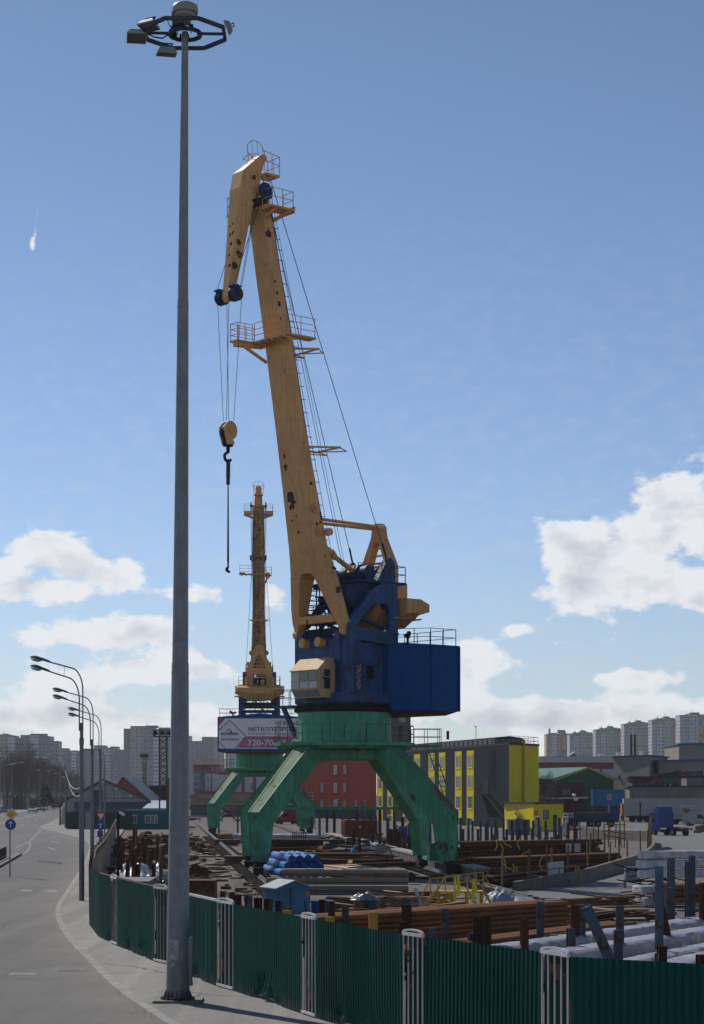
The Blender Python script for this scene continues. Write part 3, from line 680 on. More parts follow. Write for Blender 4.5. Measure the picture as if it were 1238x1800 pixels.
mb = MB(); mb.tube(T2 @ V((X0-.03,bx(1068),bz(505))), T2 @ V((X0-.05,bx(1068),bz(505))), .42, n=20); mb.build('emblem', BW, ban)
mb = MB(); mb.bar(*q2([(1045,485),(1075,530)], .055), .14, .05, up=T2.to_3x3() @ V((1,0,0))); mb.bar(*q2([(1075,530),(1092,515)], .055), .14, .05, up=T2.to_3x3() @ V((1,0,0))); mb.build('emblem', BR, ban)
# hook block hanging from the near crane
hb = thing('hook_block', 'round yellow hook block with long sling hanging from the near crane jib', 'hook block', (C1+T1 @ V((9.6,0,0)))[:2]+(19.4,))
HB = Matrix(((U1.x,-U1.y,0,0),(U1.y,U1.x,0,0),(0,0,1,0),(0,0,0,1)))
for s_ in (-1,1):
    mb = MB(HB); pr = [(.5*math.cos(a)*(1 if math.sin(a)>0 else 1.0), 8.95+.6*math.sin(a)) for a in [math.pi*i/8-.35 for i in range(13)]]+[(-.3,8.1),(.25,8.05)]
    mb.prism(pr, lambda a,b,k: (a, s_*.27+k*.05, b)); mb.tube((0,s_*.2,8.95),(0,s_*.4,8.95),.16,n=10); mb.build('cheek_plate', YEL, hb)
mb = MB(HB); mb.disc((0,0,8.9),(0,1,0),.5,.36,18); mb.box(-.25,.25,-.2,.2,7.95,8.5); mb.build('block_sheave', BLK, hb, True)
mb = MB(HB)
mb.tube((0,0,8.0),(0,0,7.6),.12,n=8); pts = [(.0,0,7.6)]+[(.02+.26*math.sin(a),0,7.3+.28*math.cos(a)) for a in [.3*i for i in range(0,15)]]
mb.path(pts, .1, 6); mb.build('hook', BLK, hb)
mb = MB(HB); mb.bar((-.02,0,7.15),(0,0,6.0),.14,.22); mb.tube((0,0,6.05),(0,0,5.55),.13,n=6); mb.build('shackle', mat('brown_sling', (.08,.045,.035), .8), hb)
mb = MB(HB)
for a in (-.12,-.04,.05,.12): mb.tube((a*.4,a*.3,5.6),(a,a*.7,.6),.022,n=4)
mb.build('sling_leg', mat('sling_green', (.02,.06,.06), .5), hb)
mb = MB(HB)
for a in (-.22,-.05,.14,.22): mb.path([(a*.5,a*.6,.6),(a*.7,a*.8,.32),(a+.1,a,.2),(a+.12,a,.06),(a,a,0),(a-.1,a,.08)], .045, 5)
mb.build('sling_hook', BLK, hb)
# ------------------------------------------------------------------ the ground, road and pavement
def ground_mat(name, c1, c2, c3, sc, bump, rough=.95, stone=0.0, tracks=None, dust=None):
    m, nt, b = nodes(name)
    tc = N(nt, 'ShaderNodeTexCoord').outputs['Object']
    n1 = nz(nt, tc, sc*.12, 6, .6); n2 = nz(nt, tc, sc, 8, .65); n3 = nz(nt, tc, sc*6, 4, .7)
    c = mixc(nt, ramp(nt, n1, .35, .65), lin(c1), lin(c2)); c = mixc(nt, ramp(nt, n2, .5, .75), c, lin(c3))
    if stone: c = mixc(nt, math_(nt, 'MULTIPLY', ramp(nt, n3, .55, .7), stone), c, lin([x*1.9 for x in c2]))
    if tracks:                                    # long worn lanes and tar seams running along the street
        sv = stretch(nt, tc, (1.0, .05, 1))
        c = mixc(nt, math_(nt, 'MULTIPLY', ramp(nt, nz(nt, sv, .9, 4, .5, .5), .46, .60), .7), c, lin(tracks))
        vp = N(nt, 'ShaderNodeTexVoronoi', i_Scale=.09); L(nt, N2(nt, tc, sv), vp.inputs['Vector'])
        c = mixc(nt, math_(nt, 'MULTIPLY', math_(nt, 'GREATER_THAN', N3(nt, vp.outputs['Color']), .70), .4), c, lin([x*.68 for x in c1]))
        c = mixc(nt, math_(nt, 'MULTIPLY', ramp(nt, nz(nt, stretch(nt, tc, (1.4, .03, 1)), .8, 3, .5, .3), .52, .66), .35), c, lin([x*1.35 for x in c2]))
        sv2 = stretch(nt, tc, (.5, .5, 1))
        vor = N(nt, 'ShaderNodeTexVoronoi', feature='DISTANCE_TO_EDGE', i_Scale=.16); L(nt, N2(nt, tc, sv2), vor.inputs['Vector'])
        c = mixc(nt, math_(nt, 'MULTIPLY', math_(nt, 'LESS_THAN', vor.outputs[0], .0025), .75), c, (.03,.03,.03))
    if dust:
        at = N(nt, 'ShaderNodeAttribute', attribute_name='dust')
        f = math_(nt, 'MULTIPLY', at.outputs['Fac'], ramp(nt, math_(nt, 'ADD', math_(nt, 'MULTIPLY', n1, .6), math_(nt, 'MULTIPLY', n2, .4)), .3, .62)); c = mixc(nt, f, c, lin(dust))
    L(nt, c, b.inputs['Base Color']); b.inputs['Roughness'].default_value = rough
    gr = nz(nt, tc, sc*14, 3, .8); hs_ = N(nt, 'ShaderNodeHueSaturation'); L(nt, c, hs_.inputs['Color']); L(nt, math_(nt, 'MULTIPLY_ADD', gr, 1.3, .35), hs_.inputs['Value']); L(nt, hs_.outputs[0], b.inputs['Base Color'])
    h = math_(nt, 'ADD', math_(nt, 'MULTIPLY', n3, bump*.4), math_(nt, 'MULTIPLY', n2, bump))
    bp = N(nt, 'ShaderNodeBump', i_Strength=.8, i_Distance=1.0); L(nt, h, bp.inputs['Height']); L(nt, bp.outputs[0], b.inputs['Normal'])
    return m
def N3(nt, col):
    n = N(nt, 'ShaderNodeSeparateColor'); L(nt, col, n.inputs[0]); return n.outputs[0]
def N2(nt, tc, sv):
    n = N(nt, 'ShaderNodeVectorMath', operation='ADD'); L(nt, sv, n.inputs[0])
    ns = N(nt, 'ShaderNodeTexNoise', i_Scale=.25, i_Detail=5); L(nt, tc, ns.inputs['Vector'])
    L(nt, ns.outputs[1], n.inputs[1]); return n.outputs[0]
ASPH = ground_mat('asphalt', (.085,.080,.077), (.104,.099,.094), (.068,.064,.062), 2.5, .012, .9, stone=.2, tracks=(.064,.061,.059), dust=(.16,.138,.118))
PAVE = ground_mat('pavement_concrete', (.205,.198,.186), (.24,.23,.215), (.165,.158,.148), 1.2, .006, .92, tracks=(.155,.148,.138))
DIRT = ground_mat('yard_dirt', (.082,.063,.054), (.115,.094,.083), (.044,.034,.029), 1.0, .06, .95, stone=.5)
LAND = ground_mat('land', (.10,.085,.06), (.12,.10,.07), (.08,.075,.045), .2, .05)
YROAD = ground_mat('yard_asphalt', (.105,.10,.097), (.13,.125,.118), (.065,.062,.058), .7, .02, .85)
def strip(name, rows, m, kind='structure', zo=0.0, smooth=False):
    """rows: list of (y, x0, x1): a sheet following the land"""
    mb = MB(); vs = []
    for y, x0, x1 in rows: vs += [(x0,y,tz(y)+zo),(x1,y,tz(y)+zo)]
    mb.add(vs, [(2*i,2*i+1,2*i+3,2*i+2) for i in range(len(rows)-1)])
    return mb.build(name, m, kind=kind)
ys = [-60,0,60,150,270,320,400,500,600,652,800,1200,2500,5000,9000]
strip('ground', [(y,-6000,6000) for y in ys], LAND, zo=-.03)
yd = [20,60,100,150,200,250,270,330,400]
strip('yard', [(y, -1.0-.115*y if y > 60 else -.115*y+6*(60-y)/40, 160) for y in yd], DIRT, zo=-.015)
KERB = [(340,1840),(278,1800),(203.5,1747),(152.6,1696),(115,1654),(98.4,1620),(99,1596),(112,1576),(136,1538),(149,1515),(156,1494),(152,1481),(129,1472),(98,1464),(72,1457),(71,1455),(88,1447),(110,1436),(126,1426)]
kp = [G(a,b,0) for a,b in KERB]
# smooth the kerb line with a Catmull-Rom spline
def crom(pts, n=6):
    P_ = [pts[0]*2-pts[1]]+pts+[pts[-1]*2-pts[-2]]; out = []
    for i in range(1, len(P_)-2):
        a,b,c,d = P_[i-1:i+3]
        for k in range(n):
            t = k/n; out.append(.5*((2*b)+(c-a)*t+(2*a-5*b+4*c-d)*t*t+(3*b-a-3*c+d)*t**3))
    out.append(pts[-1]); return out
kc = crom(kp[:15], 6)+kp[15:]
mono = [kc[0]]
for p in kc[1:]:
    if p.y > mono[-1].y+.02: mono.append(p)
kc = mono; kc = [V((kc[0].x+2.5, 20, 0))]+kc
y_far = kc[-1].y
rows = [(p.y, -160, p.x) for p in kc]
for px, y in ((131,560),(137,640),(141,720)): rows.append((y, -260, XA(px, y)))
mb = MB(); vs = []; dv = []
OFF = (0,.25,.6,1.1,1.7,2.6,3.6); DST = (.95,.85,.7,.45,.2,.06,0)
for y, x0, x1 in rows:
    for o_, d_ in zip(OFF, DST): vs.append((x1-o_,y,tz(y)+.006)); dv.append(d_ if y < 330 else 0)
    vs.append((x0,y,tz(y)+.006)); dv.append(0)
c_ = len(OFF)+1; mb.add(vs, [(i*c_+j+1,i*c_+j,(i+1)*c_+j,(i+1)*c_+j+1) for i in range(len(rows)-1) for j in range(c_-1)])
rd = mb.build('road', ASPH, kind='structure'); at = rd.data.attributes.new('dust','FLOAT','POINT'); at.data.foreach_set('value', dv)
FENCE = [(7.9,32.2),(5.98,33.8),(3.88,35.4),(3.49,36.4),(1.47,40.3),(1.08,41.1),(-.815,46.0),(-1.15,46.9),(-3.1,52.4),(-3.6,53.6),(-4.9,57.6),(-5.6,60.6),(-6.1,61.6),(-8.0,68.0),(-8.35,69.2),(-9.2,72.4),(-10.4,79),(-11.3,86),(-12.8,98),(-14.2,112),(-16,129),(-20.6,170),(-27.6,233)]
def fx(y):
    for a, b in zip(FENCE, FENCE[1:]):
        if a[1] <= y <= b[1]: return a[0]+(b[0]-a[0])*(y-a[1])/(b[1]-a[1])
    return FENCE[0][0]+1.2*(FENCE[0][1]-y) if y < FENCE[0][1] else -27.6-.1*(y-233)
pr_ = [(p.y, p.x+.25, max(fx(p.y)+.12, p.x+.4)) for p in kc]
strip('pavement', pr_, PAVE, zo=.135)
mb = MB(); vs = []
for p in kc:
    z = tz(p.y); vs += [(p.x,p.y,z-.02),(p.x+.015,p.y,z+.145),(p.x+.27,p.y,z+.145)]
mb.add(vs, [(3*i,3*i+1,3*i+4,3*i+3) for i in range(len(kc)-1)]+[(3*i+1,3*i+2,3*i+5,3*i+4) for i in range(len(kc)-1)])
mb.build('kerb', mat('kerb_stone', (.34,.325,.30), .9, var=.4, scale=2.5, bump=.005, ykerb=1.0), kind='structure')
# markings
MRK = mat('road_marking', (.34,.33,.31), .85, var=.65, scale=2.2)
def mark(quads):
    mb = MB()
    for q in quads: mb.add([G(a,b,.012) for a,b in q], [tuple(range(len(q)))])
    return mb.build('road_marking', MRK, kind='structure')
qs = []
for x0,x1,y in ((14,63,1712),(34,58,1565.5),(77,102,1566.5)): qs.append([(x0,y+1.6),(x1,y+1.6),(x1-2,y-1.4),(x0+5,y-1.4)])
for a,b,w in (((25,1491),(50,1480),2.2),((50,1480),(67,1464),1.8),((67,1464),(73,1457.6),1.4),((34,1505),(47,1495),2.5),((47,1495),(52,1487),2.2),((52,1487),(50,1478.5),1.8)): qs.append([(a[0],a[1]),(a[0]+w*1.6,a[1]),(b[0]+w*1.4,b[1]),(b[0],b[1])])
for k in range(6): qs.append([(52+2.8*k,1479-3.6*k),(54+2.8*k,1479-3.6*k),(56+2.8*k,1476.4-3.6*k),(54+2.8*k,1476.4-3.6*k)])
qs += [[(84,1489),(92,1491.5),(99,1493.6),(95,1494.6),(84,1490.4)],[(88,1478.6),(104,1481.4),(107,1482.6),(92,1480.6)],[(92,1470),(100,1471.6),(99,1472.2),(90,1470.6)]]
for a,b in (((0,1447),(38,1437.5)),((40,1437),(80,1428.5))): qs.append([(a[0],a[1]+.9),(b[0],b[1]+.7),(b[0],b[1]-.2),(a[0],a[1]-.2)])
for k in range(7): qs.append([(10+13*k,1457-3.9*k),(16+12.4*k,1456-3.9*k),(16.4+12.4*k,1456.9-3.9*k),(10+13*k,1457.9-3.9*k)])
mark([q[::-1] for q in qs])
mb = MB(); mb.add([G(a,b,.011) for a,b in ((66,1512.5),(110,1516.5),(110,1520),(66,1514.5))], [(0,1,2,3)]); mb.build('road_patch', mat('tar', (.03,.03,.03), .8), kind='structure')
# manhole
g = G(121,1706); mh = thing('manhole_cover', 'pale round manhole cover sunk in the near road lane', 'manhole cover', (g.x,g.y,.004))
mb = MB(); mb.lathe([(.36,.003),(.36,.014),(.30,.016)], 20); mb.build('lid', mat('iron_lid', (.13,.125,.12), .8), mh)
mb = MB(); mb.lathe([(.50,.003),(.50,.010)], 20); mb.build('surround', mat('lid_surround', (.24,.235,.22), .9), mh)
# ------------------------------------------------------------------ corrugated fence
fr = thing('corrugated_fence', 'dark green corrugated metal fence with white barred posts along the pavement', 'fence', (FENCE[4][0],FENCE[4][1],0))
FO = V((FENCE[4][0],FENCE[4][1],0))
cum = [0.0]
for a, b in zip(FENCE, FENCE[1:]): cum.append(cum[-1]+math.dist(a,b))
def fpt(s):
    s = min(max(s,0),cum[-1])
    for i in range(len(FENCE)-1):
        if s <= cum[i+1] or i == len(FENCE)-2:
            k = (s-cum[i])/(cum[i+1]-cum[i]); a, b = FENCE[i], FENCE[i+1]
            return V((a[0]+(b[0]-a[0])*k, a[1]+(b[1]-a[1])*k, 0))
HFN = 2.42
DENT = [(cum[7]+.6+2.2,.85,.95),(cum[7]+3.6,.5,.9),(cum[5]+1.6,.8,.55),(cum[5]+3.4,.6,.5),(cum[3]+3.0,.5,.4),(cum[9]+2.5,.5,.7),(cum[12]+2.0,.7,1.0),(cum[12]+4.6,.5,.8),(cum[14]+.5,.6,1.2),(cum[10]+1.2,.5,.6)]
def panel(s0, s1, m, name='panel', z0=.14, h=HFN, pitch=.15, amp=.032, step=10):
    k = max(2, int((s1-s0)/pitch)); w = (s1-s0)/k; vs = []
    zs = [0,.04,.1,.17,.25,.35,.5,.75,1.0]
    st = []
    for i in range(k): st += [(s0+i*w,0),(s0+(i+.3)*w,0),(s0+(i+.45)*w,1),(s0+(i+.8)*w,1)]
    st.append((s1,0)); nz_ = len(zs)
    lean = random.uniform(-.03,.03)
    for s_, hh in st:
        p = fpt(s_); q = fpt(s_+.05)-fpt(s_-.05); q.normalize(); n_ = V((-q.y,q.x,0))*1.0
        n_ = V((q.y,-q.x,0)) if (V((q.y,-q.x,0)).x > 0) else V((-q.y,q.x,0))   # n_ points into the yard
        for zf in zs:
            z = z0+(h-z0)*zf; d = -hh*amp+lean*zf
            for ds,dr,dh in DENT:
                e = math.exp(-((s_-ds)/dr)**2)*max(0,1-zf*2.42/dh)
                if e > .01:
                    d += e*(.16*noise.noise((s_*2.2,z*3,1))+.09*noise.noise((s_*6,z*7,4))+.05); z += e*(.09+.10*noise.noise((s_*3.1,7,2))) if zf < .02 else 0
            c = p+n_*d; vs.append((c.x-FO.x,c.y-FO.y,z))
    mb = MB(); mb.add(vs, [(i*nz_+j,(i+1)*nz_+j,(i+1)*nz_+j+1,i*nz_+j+1) for i in range(len(st)-1) for j in range(nz_-1)])
    return mb.build(name, m, fr)
gates = [(cum[2],cum[3]),(cum[4],cum[5]),(cum[6],cum[7]),(cum[8],cum[9]),(cum[11],cum[12]),(cum[13],cum[14])]
prev = 0.0
for g0, g1 in gates:
    panel(prev, g0-.02, FEN); prev = g1+.02
panel(prev, cum[15]-.02, FEN); panel(cum[15]+.05, cum[16], FEN); panel(cum[16]+.05, cum[18], FEN)
for a, b in ((18,20),(20,21),(21,22)): panel(cum[a]+.05, cum[b], FENB if a < 21 else FENB, h=2.42, pitch=.25)
for i,(g0,g1) in enumerate(gates):                       # white barred posts with arched tops
    a, b = fpt(g0), fpt(g1); d = (b-a); Ln = d.length; d.normalize(); n_ = V((-d.y,d.x,0)); n_ = n_ if n_.x < 0 else -n_
    org = a-FO+n_*.03
    mb = MB()
    for k in range(5):
        t = .03+(Ln-.06)*k/4; c = org+d*t; w = (.045 if k in (0,4) else .034)*(.6 if i >= 4 else 1)
        jig = random.uniform(-.012,.012)
        mb.bar(c+V((0,0,.16)), c+d*jig+V((0,0,HFN+.02)), w, .03 if i < 4 else .012)
    for z, h in ((HFN+.02,.07),(.2,.06)): mb.bar(org+V((0,0,z)), org+d*Ln+V((0,0,z)), .06, h)
    arc = [org+d*(Ln*(.5-.5*math.cos(math.pi*k/10)))+V((0,0,HFN+.05+.065*math.sin(math.pi*k/10))) for k in range(11)]
    for p, q in zip(arc, arc[1:]): mb.bar(p, q, .035, .04)
    po = mb.build('post', WHT, fr)
    mb = MB(); c = a-FO-n_*.03; mb.hexa([c+V((0,0,.2)), c+d*Ln+V((0,0,.2)), c+d*Ln-n_*.02+V((0,0,.2)), c-n_*.02+V((0,0,.2))], [c+V((0,0,HFN)), c+d*Ln+V((0,0,HFN)), c+d*Ln-n_*.02+V((0,0,HFN)), c-n_*.02+V((0,0,HFN))])
    mb.build('backing_sheet', mat('fence_backing', (.018,.05,.038), .8, var=.5, rust=.45, rsc=1.5, rcol=(.09,.05,.035), spec=.1), fr)
mb = MB()                                                  # rusty cap angle and coiled barbed wire on the far stretch
for s_ in range(int(cum[17]), int(cum[22]), 4):
    c = fpt(s_)-FO+V((0,0,HFN)); mb.tube(c-V((0,0,.3)), c+V((.12,0,.35)), .03, n=4)
    mb.build('wire_bracket', RUST, fr); mb = MB()
pts = []
s_ = cum[17]
while s_ < cum[22]:
    c = fpt(s_)-FO+V((.08,0,HFN+.2)); a = s_*5.5; pts.append(c+V((.13*math.cos(a),.1*math.sin(2*a),.13*math.sin(a)))); s_ += .3
mb.path(pts, .011, 3); mb.build('barbed_wire', mat('old_wire', (.10,.07,.055), .7, var=.4), fr)
mb = MB(); a, b = fpt(cum[9]+.1)-FO, fpt(cum[10]+.6)-FO; mb.bar(a+V((0,0,HFN+.03)), b+V((0,0,HFN+.03)), .09, .06); mb.build('cap_rail', mat('cap_rail_pale', (.5,.48,.45), .6), fr)
mb = MB(); a, b = fpt(cum[12]+.1)-FO, fpt(cum[15]-.1)-FO; mb.path([fpt(s_)-FO+V((.05,0,HFN+.02)) for s_ in [cum[12]+.1+(cum[15]-.2-cum[12])*k/6 for k in range(7)]], .05, 5); mb.build('cap_rail', RUST, fr)
# ------------------------------------------------------------------ tall floodlight mast
mx, my = XA(312.5,49.7), 49.7
fm = thing('floodlight_mast', 'very tall grey steel mast rising from the pavement to a ring of floodlights', 'light mast', (mx,my,.135))
LEAN = .0075
def mpole(z0, z1, r0, r1, n=16): 
    mb = MB(); mb.tube((LEAN*z0,0,z0), (LEAN*z1,0,z1), r0, r1, n=n); return mb
zj1, zj2, zt = ZA(1183,49.7)-.135, ZA(540,49.7)-.135, ZA(35,49.7)-.135
PM = mat('mast_steel', (.235,.255,.27), .5, metal=.2, var=.3, scale=3.5, streak=.6, scol=(.15,.165,.175), spec=.5, dirt=(1.3,(.10,.095,.09),.7))
mpole(.1, zj1+.25, .295, .213).build('pole_section', PM, fm, True)
mpole(zj1, zj2+.2, .205, .139).build('pole_section', PM, fm, True)
mpole(zj2, zt-.3, .134, .082).build('pole_section', PM, fm, True)
mb = MB(); mb.lathe([(.44,.0),(.44,.05)], 20)
for k in range(16):
    a = 2*math.pi*k/16; c, s_ = math.cos(a), math.sin(a); t = V((-s_,c,0))*.012
    mb.add([V((c*.29,s_*.29,.05))-t, V((c*.40,s_*.40,.05))-t, V((c*.295,s_*.295,.30))-t, V((c*.29,s_*.29,.05))+t, V((c*.40,s_*.40,.05))+t, V((c*.295,s_*.295,.30))+t], [(0,1,2),(5,4,3),(0,3,4,1),(1,4,5,2)])
    a += .2; mb.tube((.41*math.cos(a),.41*math.sin(a),.05),(.41*math.cos(a),.41*math.sin(a),.12),.02,n=6)
mb.build('base_flange', mat('flange_steel', (.11,.115,.118), .6, var=.4), fm)
mb = MB(); mb.box(-.58,.62,-.52,.5,-.06,.06); mb.build('footing', CONC, fm)
mb = MB(); pa = V((.02,-.292,0))
mb.hexa([(-.19,-.302,1.05),(.05,-.302,1.05),(.05,-.25,1.05),(-.19,-.25,1.05)], [(-.19,-.298,1.55),(.05,-.298,1.55),(.05,-.25,1.55),(-.19,-.25,1.55)])
mb.box(-.12,-.04,-.302,-.27,.9,1.0); mb.build('torn_notice', mat('torn_paper', (.46,.45,.44), .9, var=.5, scale=9), fm)
mb = MB(); [mb.tube((LEAN*z_,0,z_-.03),(LEAN*z_,0,z_+.03),r_,n=20) for z_,r_ in ((zj1,.222),(zj2,.146))]; mb.box(.27,.36,-.1,.1,.45,1.6); mb.box(.28,.37,-.12,.12,.4,.5); mb.build('service_door', PM, fm)
hz_ = ZA(50,49.7)-.135; hx = LEAN*hz_
MD = mat('mast_head_steel', (.06,.065,.07), .5, metal=.2, var=.3)
mb = MB(); ro = 1.06; oc = [V((hx+ro*math.cos(R(22.5+45*k)), ro*math.sin(R(22.5+45*k)), hz_-.12)) for k in range(8)]
for k in range(8): mb.bar(oc[k], oc[(k+1)%8], .075, .085)
for k in range(4):
    a = R(2+90*k); c = V((hx,0,hz_-.12)); dv = V((math.cos(a),math.sin(a),0)); mb.bar(c+dv*.3, c+dv*1.0, .05, .06)
ri = [V((hx+.4*math.cos(R(30*k)), .4*math.sin(R(30*k)), hz_-.14)) for k in range(12)]
for k in range(12): mb.bar(ri[k], ri[(k+1)%12], .06, .09)
mb.build('lamp_ring', MD, fm)
mb = MB(); r2 = random.Random(3)
for k in range(9):
    mb = MB(); a = r2.uniform(0,6.28); c = V((hx+.35*math.cos(a), .35*math.sin(a), hz_-.1)); e = c+V((r2.uniform(-.2,.2),r2.uniform(-.2,.2),r2.uniform(-.1,.25)))
    mb.path([c,(c+e)/2+V((0,0,-.1)),e], .014, 4); mb.box(c.x-.05,c.x+.05,c.y-.05,c.y+.05,c.z-.06,c.z+.08); mb.build('winch_gear', BLK, fm)
mb = MB()
mb.path([V((hx-1.0,0,hz_-.1)),V((hx-.75,-.1,hz_-.25)),V((hx-.55,-.1,hz_-.28)),V((hx-.4,-.1,hz_-.18))], .02, 4)
mb.build('loop_cable', BLK, fm)
mb = MB(); zz = ZA(22,49.7)-.135
mb.lathe([(.32,zz-.02),(.335,zz+.08),(.30,zz+.17),(.2,zz+.23),(.02,zz+.25)], 20, (hx,0,0)); mb.lathe([(.1,zz-.2),(.26,zz-.1),(.26,zz-.02)], 14, (hx,0,0)); mb.tube((hx+.31,0,zz+.1),(hx+.31,0,zz+.35),.006,n=3)
mb.build('cap_dome', mat('cap_plastic', (.30,.29,.26), .5, var=.25), fm, True)
def flood(c, yaw, tilt, s=1.0):
    s *= .8
    M = Matrix.Translation(c) @ Matrix.Rotation(yaw,4,'Z') @ Matrix.Rotation(tilt,4,'X') @ Matrix.Scale(s,4)
    mb = MB(M)
    mb.loft([[(x*.30*k,y*.22*k,z) for x,y in ((-1,-1),(1,-1),(1,1),(-1,1))] for z,k in ((-.10,1),(-.06,1.02),(-.04,.95),(.09,.72),(.12,.5))])
    f = mb.build('floodlight', mat('floodlight_grey', (.27,.265,.25), .5, var=.25), fm)
    mb = MB(M); mb.box(-.27,.27,-.19,.19,-.112,-.10); mb.build('lens', mat('flood_lens', (.10,.095,.08), .15, var=.5), f)
    mb = MB(M); mb.tube((-.16,0,.1),(-.16,0,.24),.025,n=6); mb.tube((.16,0,.1),(.16,0,.24),.025,n=6); mb.bar((-.2,0,.24),(.2,0,.24),.05,.03); mb.build('bracket', MD, f)
PX = lambda px, py, dy=0: V((XA(px,49.7+dy)-mx, dy, ZA(py,49.7+dy)-.135))
flood(PX(262,43,.5), R(-30), R(-18)); flood(PX(240,63,-.1), R(8), R(-24)); flood(PX(293,90,-.9), R(12), R(4)); flood(PX(402,47,.2), R(88), R(65),.75)
flood(PX(319,31,1.0), R(0), R(-60), 1.0)
# ------------------------------------------------------------------ kerbside lamps
POLE = mat('lamp_post_grey', (.20,.21,.22), .5, metal=.3, var=.3, scale=1.5, streak=.3)
def lamp_tree():
    t = thing('street_lamp', 'x', 'street lamp', (0,0,0), group='twin arm lamps along the kerb')
    mb = MB(); mb.tube((0,0,0),(0,0,4.1),.13,n=12); mb.tube((0,0,4.1),(0,0,7.9),.105,.095,n=12); mb.tube((0,0,7.9),(0,0,8.7),.085,n=10); mb.lathe([(.14,4.05),(.11,4.2)],12); mb.lathe([(.11,7.6),(.12,7.75),(.12,7.9),(.09,8.0)],12)
    mb.build('pole', POLE, t, True)
    for k,(off,top,ln,dy) in enumerate(((.06,11.72,1.22,.0),(-.08,11.25,1.05,-.12))):
        mb = MB(); pts = [V((off,dy,8.3)),V((off,dy,top-1.44))]
        for i in range(1,9):
            a = math.pi/2*i/8*.90; pts.append(V((off-.62*(1-math.cos(a)), dy, top-1.44+1.10*math.sin(a))))
        e = pts[-1]; end = V((e.x-ln, dy, top-.02)); pts.append(end); mb.path(pts, .035, 8)
        arm = mb.build('arm', POLE, t, True)
        d_ = (end-e).normalized(); c = end+d_*.0
        mb = MB(Matrix.Translation(c) @ Matrix.Rotation(math.atan2(d_.z,-d_.x),4,'Y'))
        mb.loft([[(-x, w*math.cos(2*math.pi*i/12), (h if math.sin(2*math.pi*i/12)>0 else .035)*math.sin(2*math.pi*i/12)) for i in range(12)] for x,w,h in ((-.1,.05,.05),(.0,.09,.08),(.3,.13,.11),(.62,.15,.13),(.85,.12,.09),(.93,.04,.04))])
        hd = mb.build('lamp_head', mat('lamp_head_grey', (.10,.105,.115), .45), t, True)
        mb = MB(Matrix.Translation(c) @ Matrix.Rotation(math.atan2(d_.z,-d_.x),4,'Y'))
        mb.loft([[(-x, w*math.cos(2*math.pi*i/10), -.02-abs(h*math.sin(math.pi*i/10))) for i in range(11)] for x,w,h in ((.33,.08,.06),(.45,.115,.13),(.75,.115,.14),(.88,.07,.06))], closed=False)
        mb.build('lens', mat('lamp_lens', (.95,.95,.9), .55, trans=.85), hd, True)
    mb = MB(); mb.tube((-.85,-.0,11.43),(-.85,-.12,10.98),.012,n=4); mb.build('strut', POLE, t)
    return t
lab = ['nearest twin arm street lamp at the kerb, its two heads highest over the road','middle twin arm street lamp of the three by the kerb','third twin arm street lamp, beside the triangular yield sign']
pl = lamp_tree()
for i,(px,y,ht) in enumerate(((143.5,97,0),(162,126,0),(176.5,154,0))):
    o = pl if i == 0 else dup(pl)
    o.location = (XA(px,y), y, .1); o['label'] = lab[i]; o.rotation_euler = (0,0,R(-8))
def simple_lamp(px, base, top, label, arm=-1, group=None, r=.09, y=None, head=True):
    y = y or G(px, base).y
    h = ZA(top,y)-tz(y); t = thing('street_lamp', label, 'street lamp', (XA(px,y),y,tz(y)), group=group)
    mb = MB(); mb.tube((0,0,0),(0,0,h*.84),r*1.15,r*.8,n=8); mb.build('pole', POLE, t)
    mb = MB(); mb.path([(0,0,h*.84),(0,0,h*.93),(arm*.25,0,h*.97),(arm*.8,0,h*.995),(arm*2.0,0,h)], .045, 6); a_ = mb.build('arm', POLE, t)
    if head:
        mb = MB(); mb.loft([[(arm*(1.9+x), w*math.cos(q), h+.03+w*.7*math.sin(q)) for q in [math.pi*i/4 for i in range(8)]] for x,w in ((0,.05),(.15,.15),(.6,.17),(.85,.06))]); mb.build('lamp_head', mat('lamp_head_pale', (.35,.37,.39), .4), t, True)
    return t
simple_lamp(115,1456,1327,'single arm street lamp in front of the green corrugated enclosure, taller of two', y=300, r=.14)
simple_lamp(106,1447,1333,'single arm street lamp carrying the round no stopping sign', y=318, r=.14)
simple_lamp(184,1470,1318,'single arm lamp with camera beside the grey gabled building', y=235)
far_l = [(1.5,1425,1344),(7.5,1424,1343),(20.5,1432,1341),(51,1418,1354),(70,1414,1356),(83,1414,1360),(96,1411,1366)]
fl = ['leftmost lamp post at the far side of the road','second lamp post at the far side of the road','thin lamp post behind the yellow diamond sign','thin lamp post beside the green pedestrian sign','thin lamp post just past the pedestrian sign','thin lamp post before the dark evergreen','thin far lamp post beside the dark evergreen']
for (px,b,tp),lb in zip(far_l,fl): simple_lamp(px,b,tp,lb,arm=1,group='lamp posts across the road',y=440+px, r=.12)
# cables slung between the poles
def wire(a, b, sag, label, r=.03, m=None):
    a, b = V(a), V(b); pts = [a.lerp(b,k/14)+V((0,0,-sag*4*(k/14)*(1-k/14))) for k in range(15)]
    mid = pts[7]; mb = MB(Matrix.Translation(-mid)); mb.path(pts, r, 4); o = mb.build('overhead_cable', m or mat('bright_cable', (.45,.46,.47), .3, metal=.5)); o.location = mid
    return tag(o, label, 'cable')
wire(P(115,1354,300), P(147,1380,130), 1.2, 'upper pale overhead cable sagging beside the lamp post', .035)
wire(P(121,1376,300), P(146,1394,130), .9, 'lower pale overhead cable sagging beside the lamp post', .035)
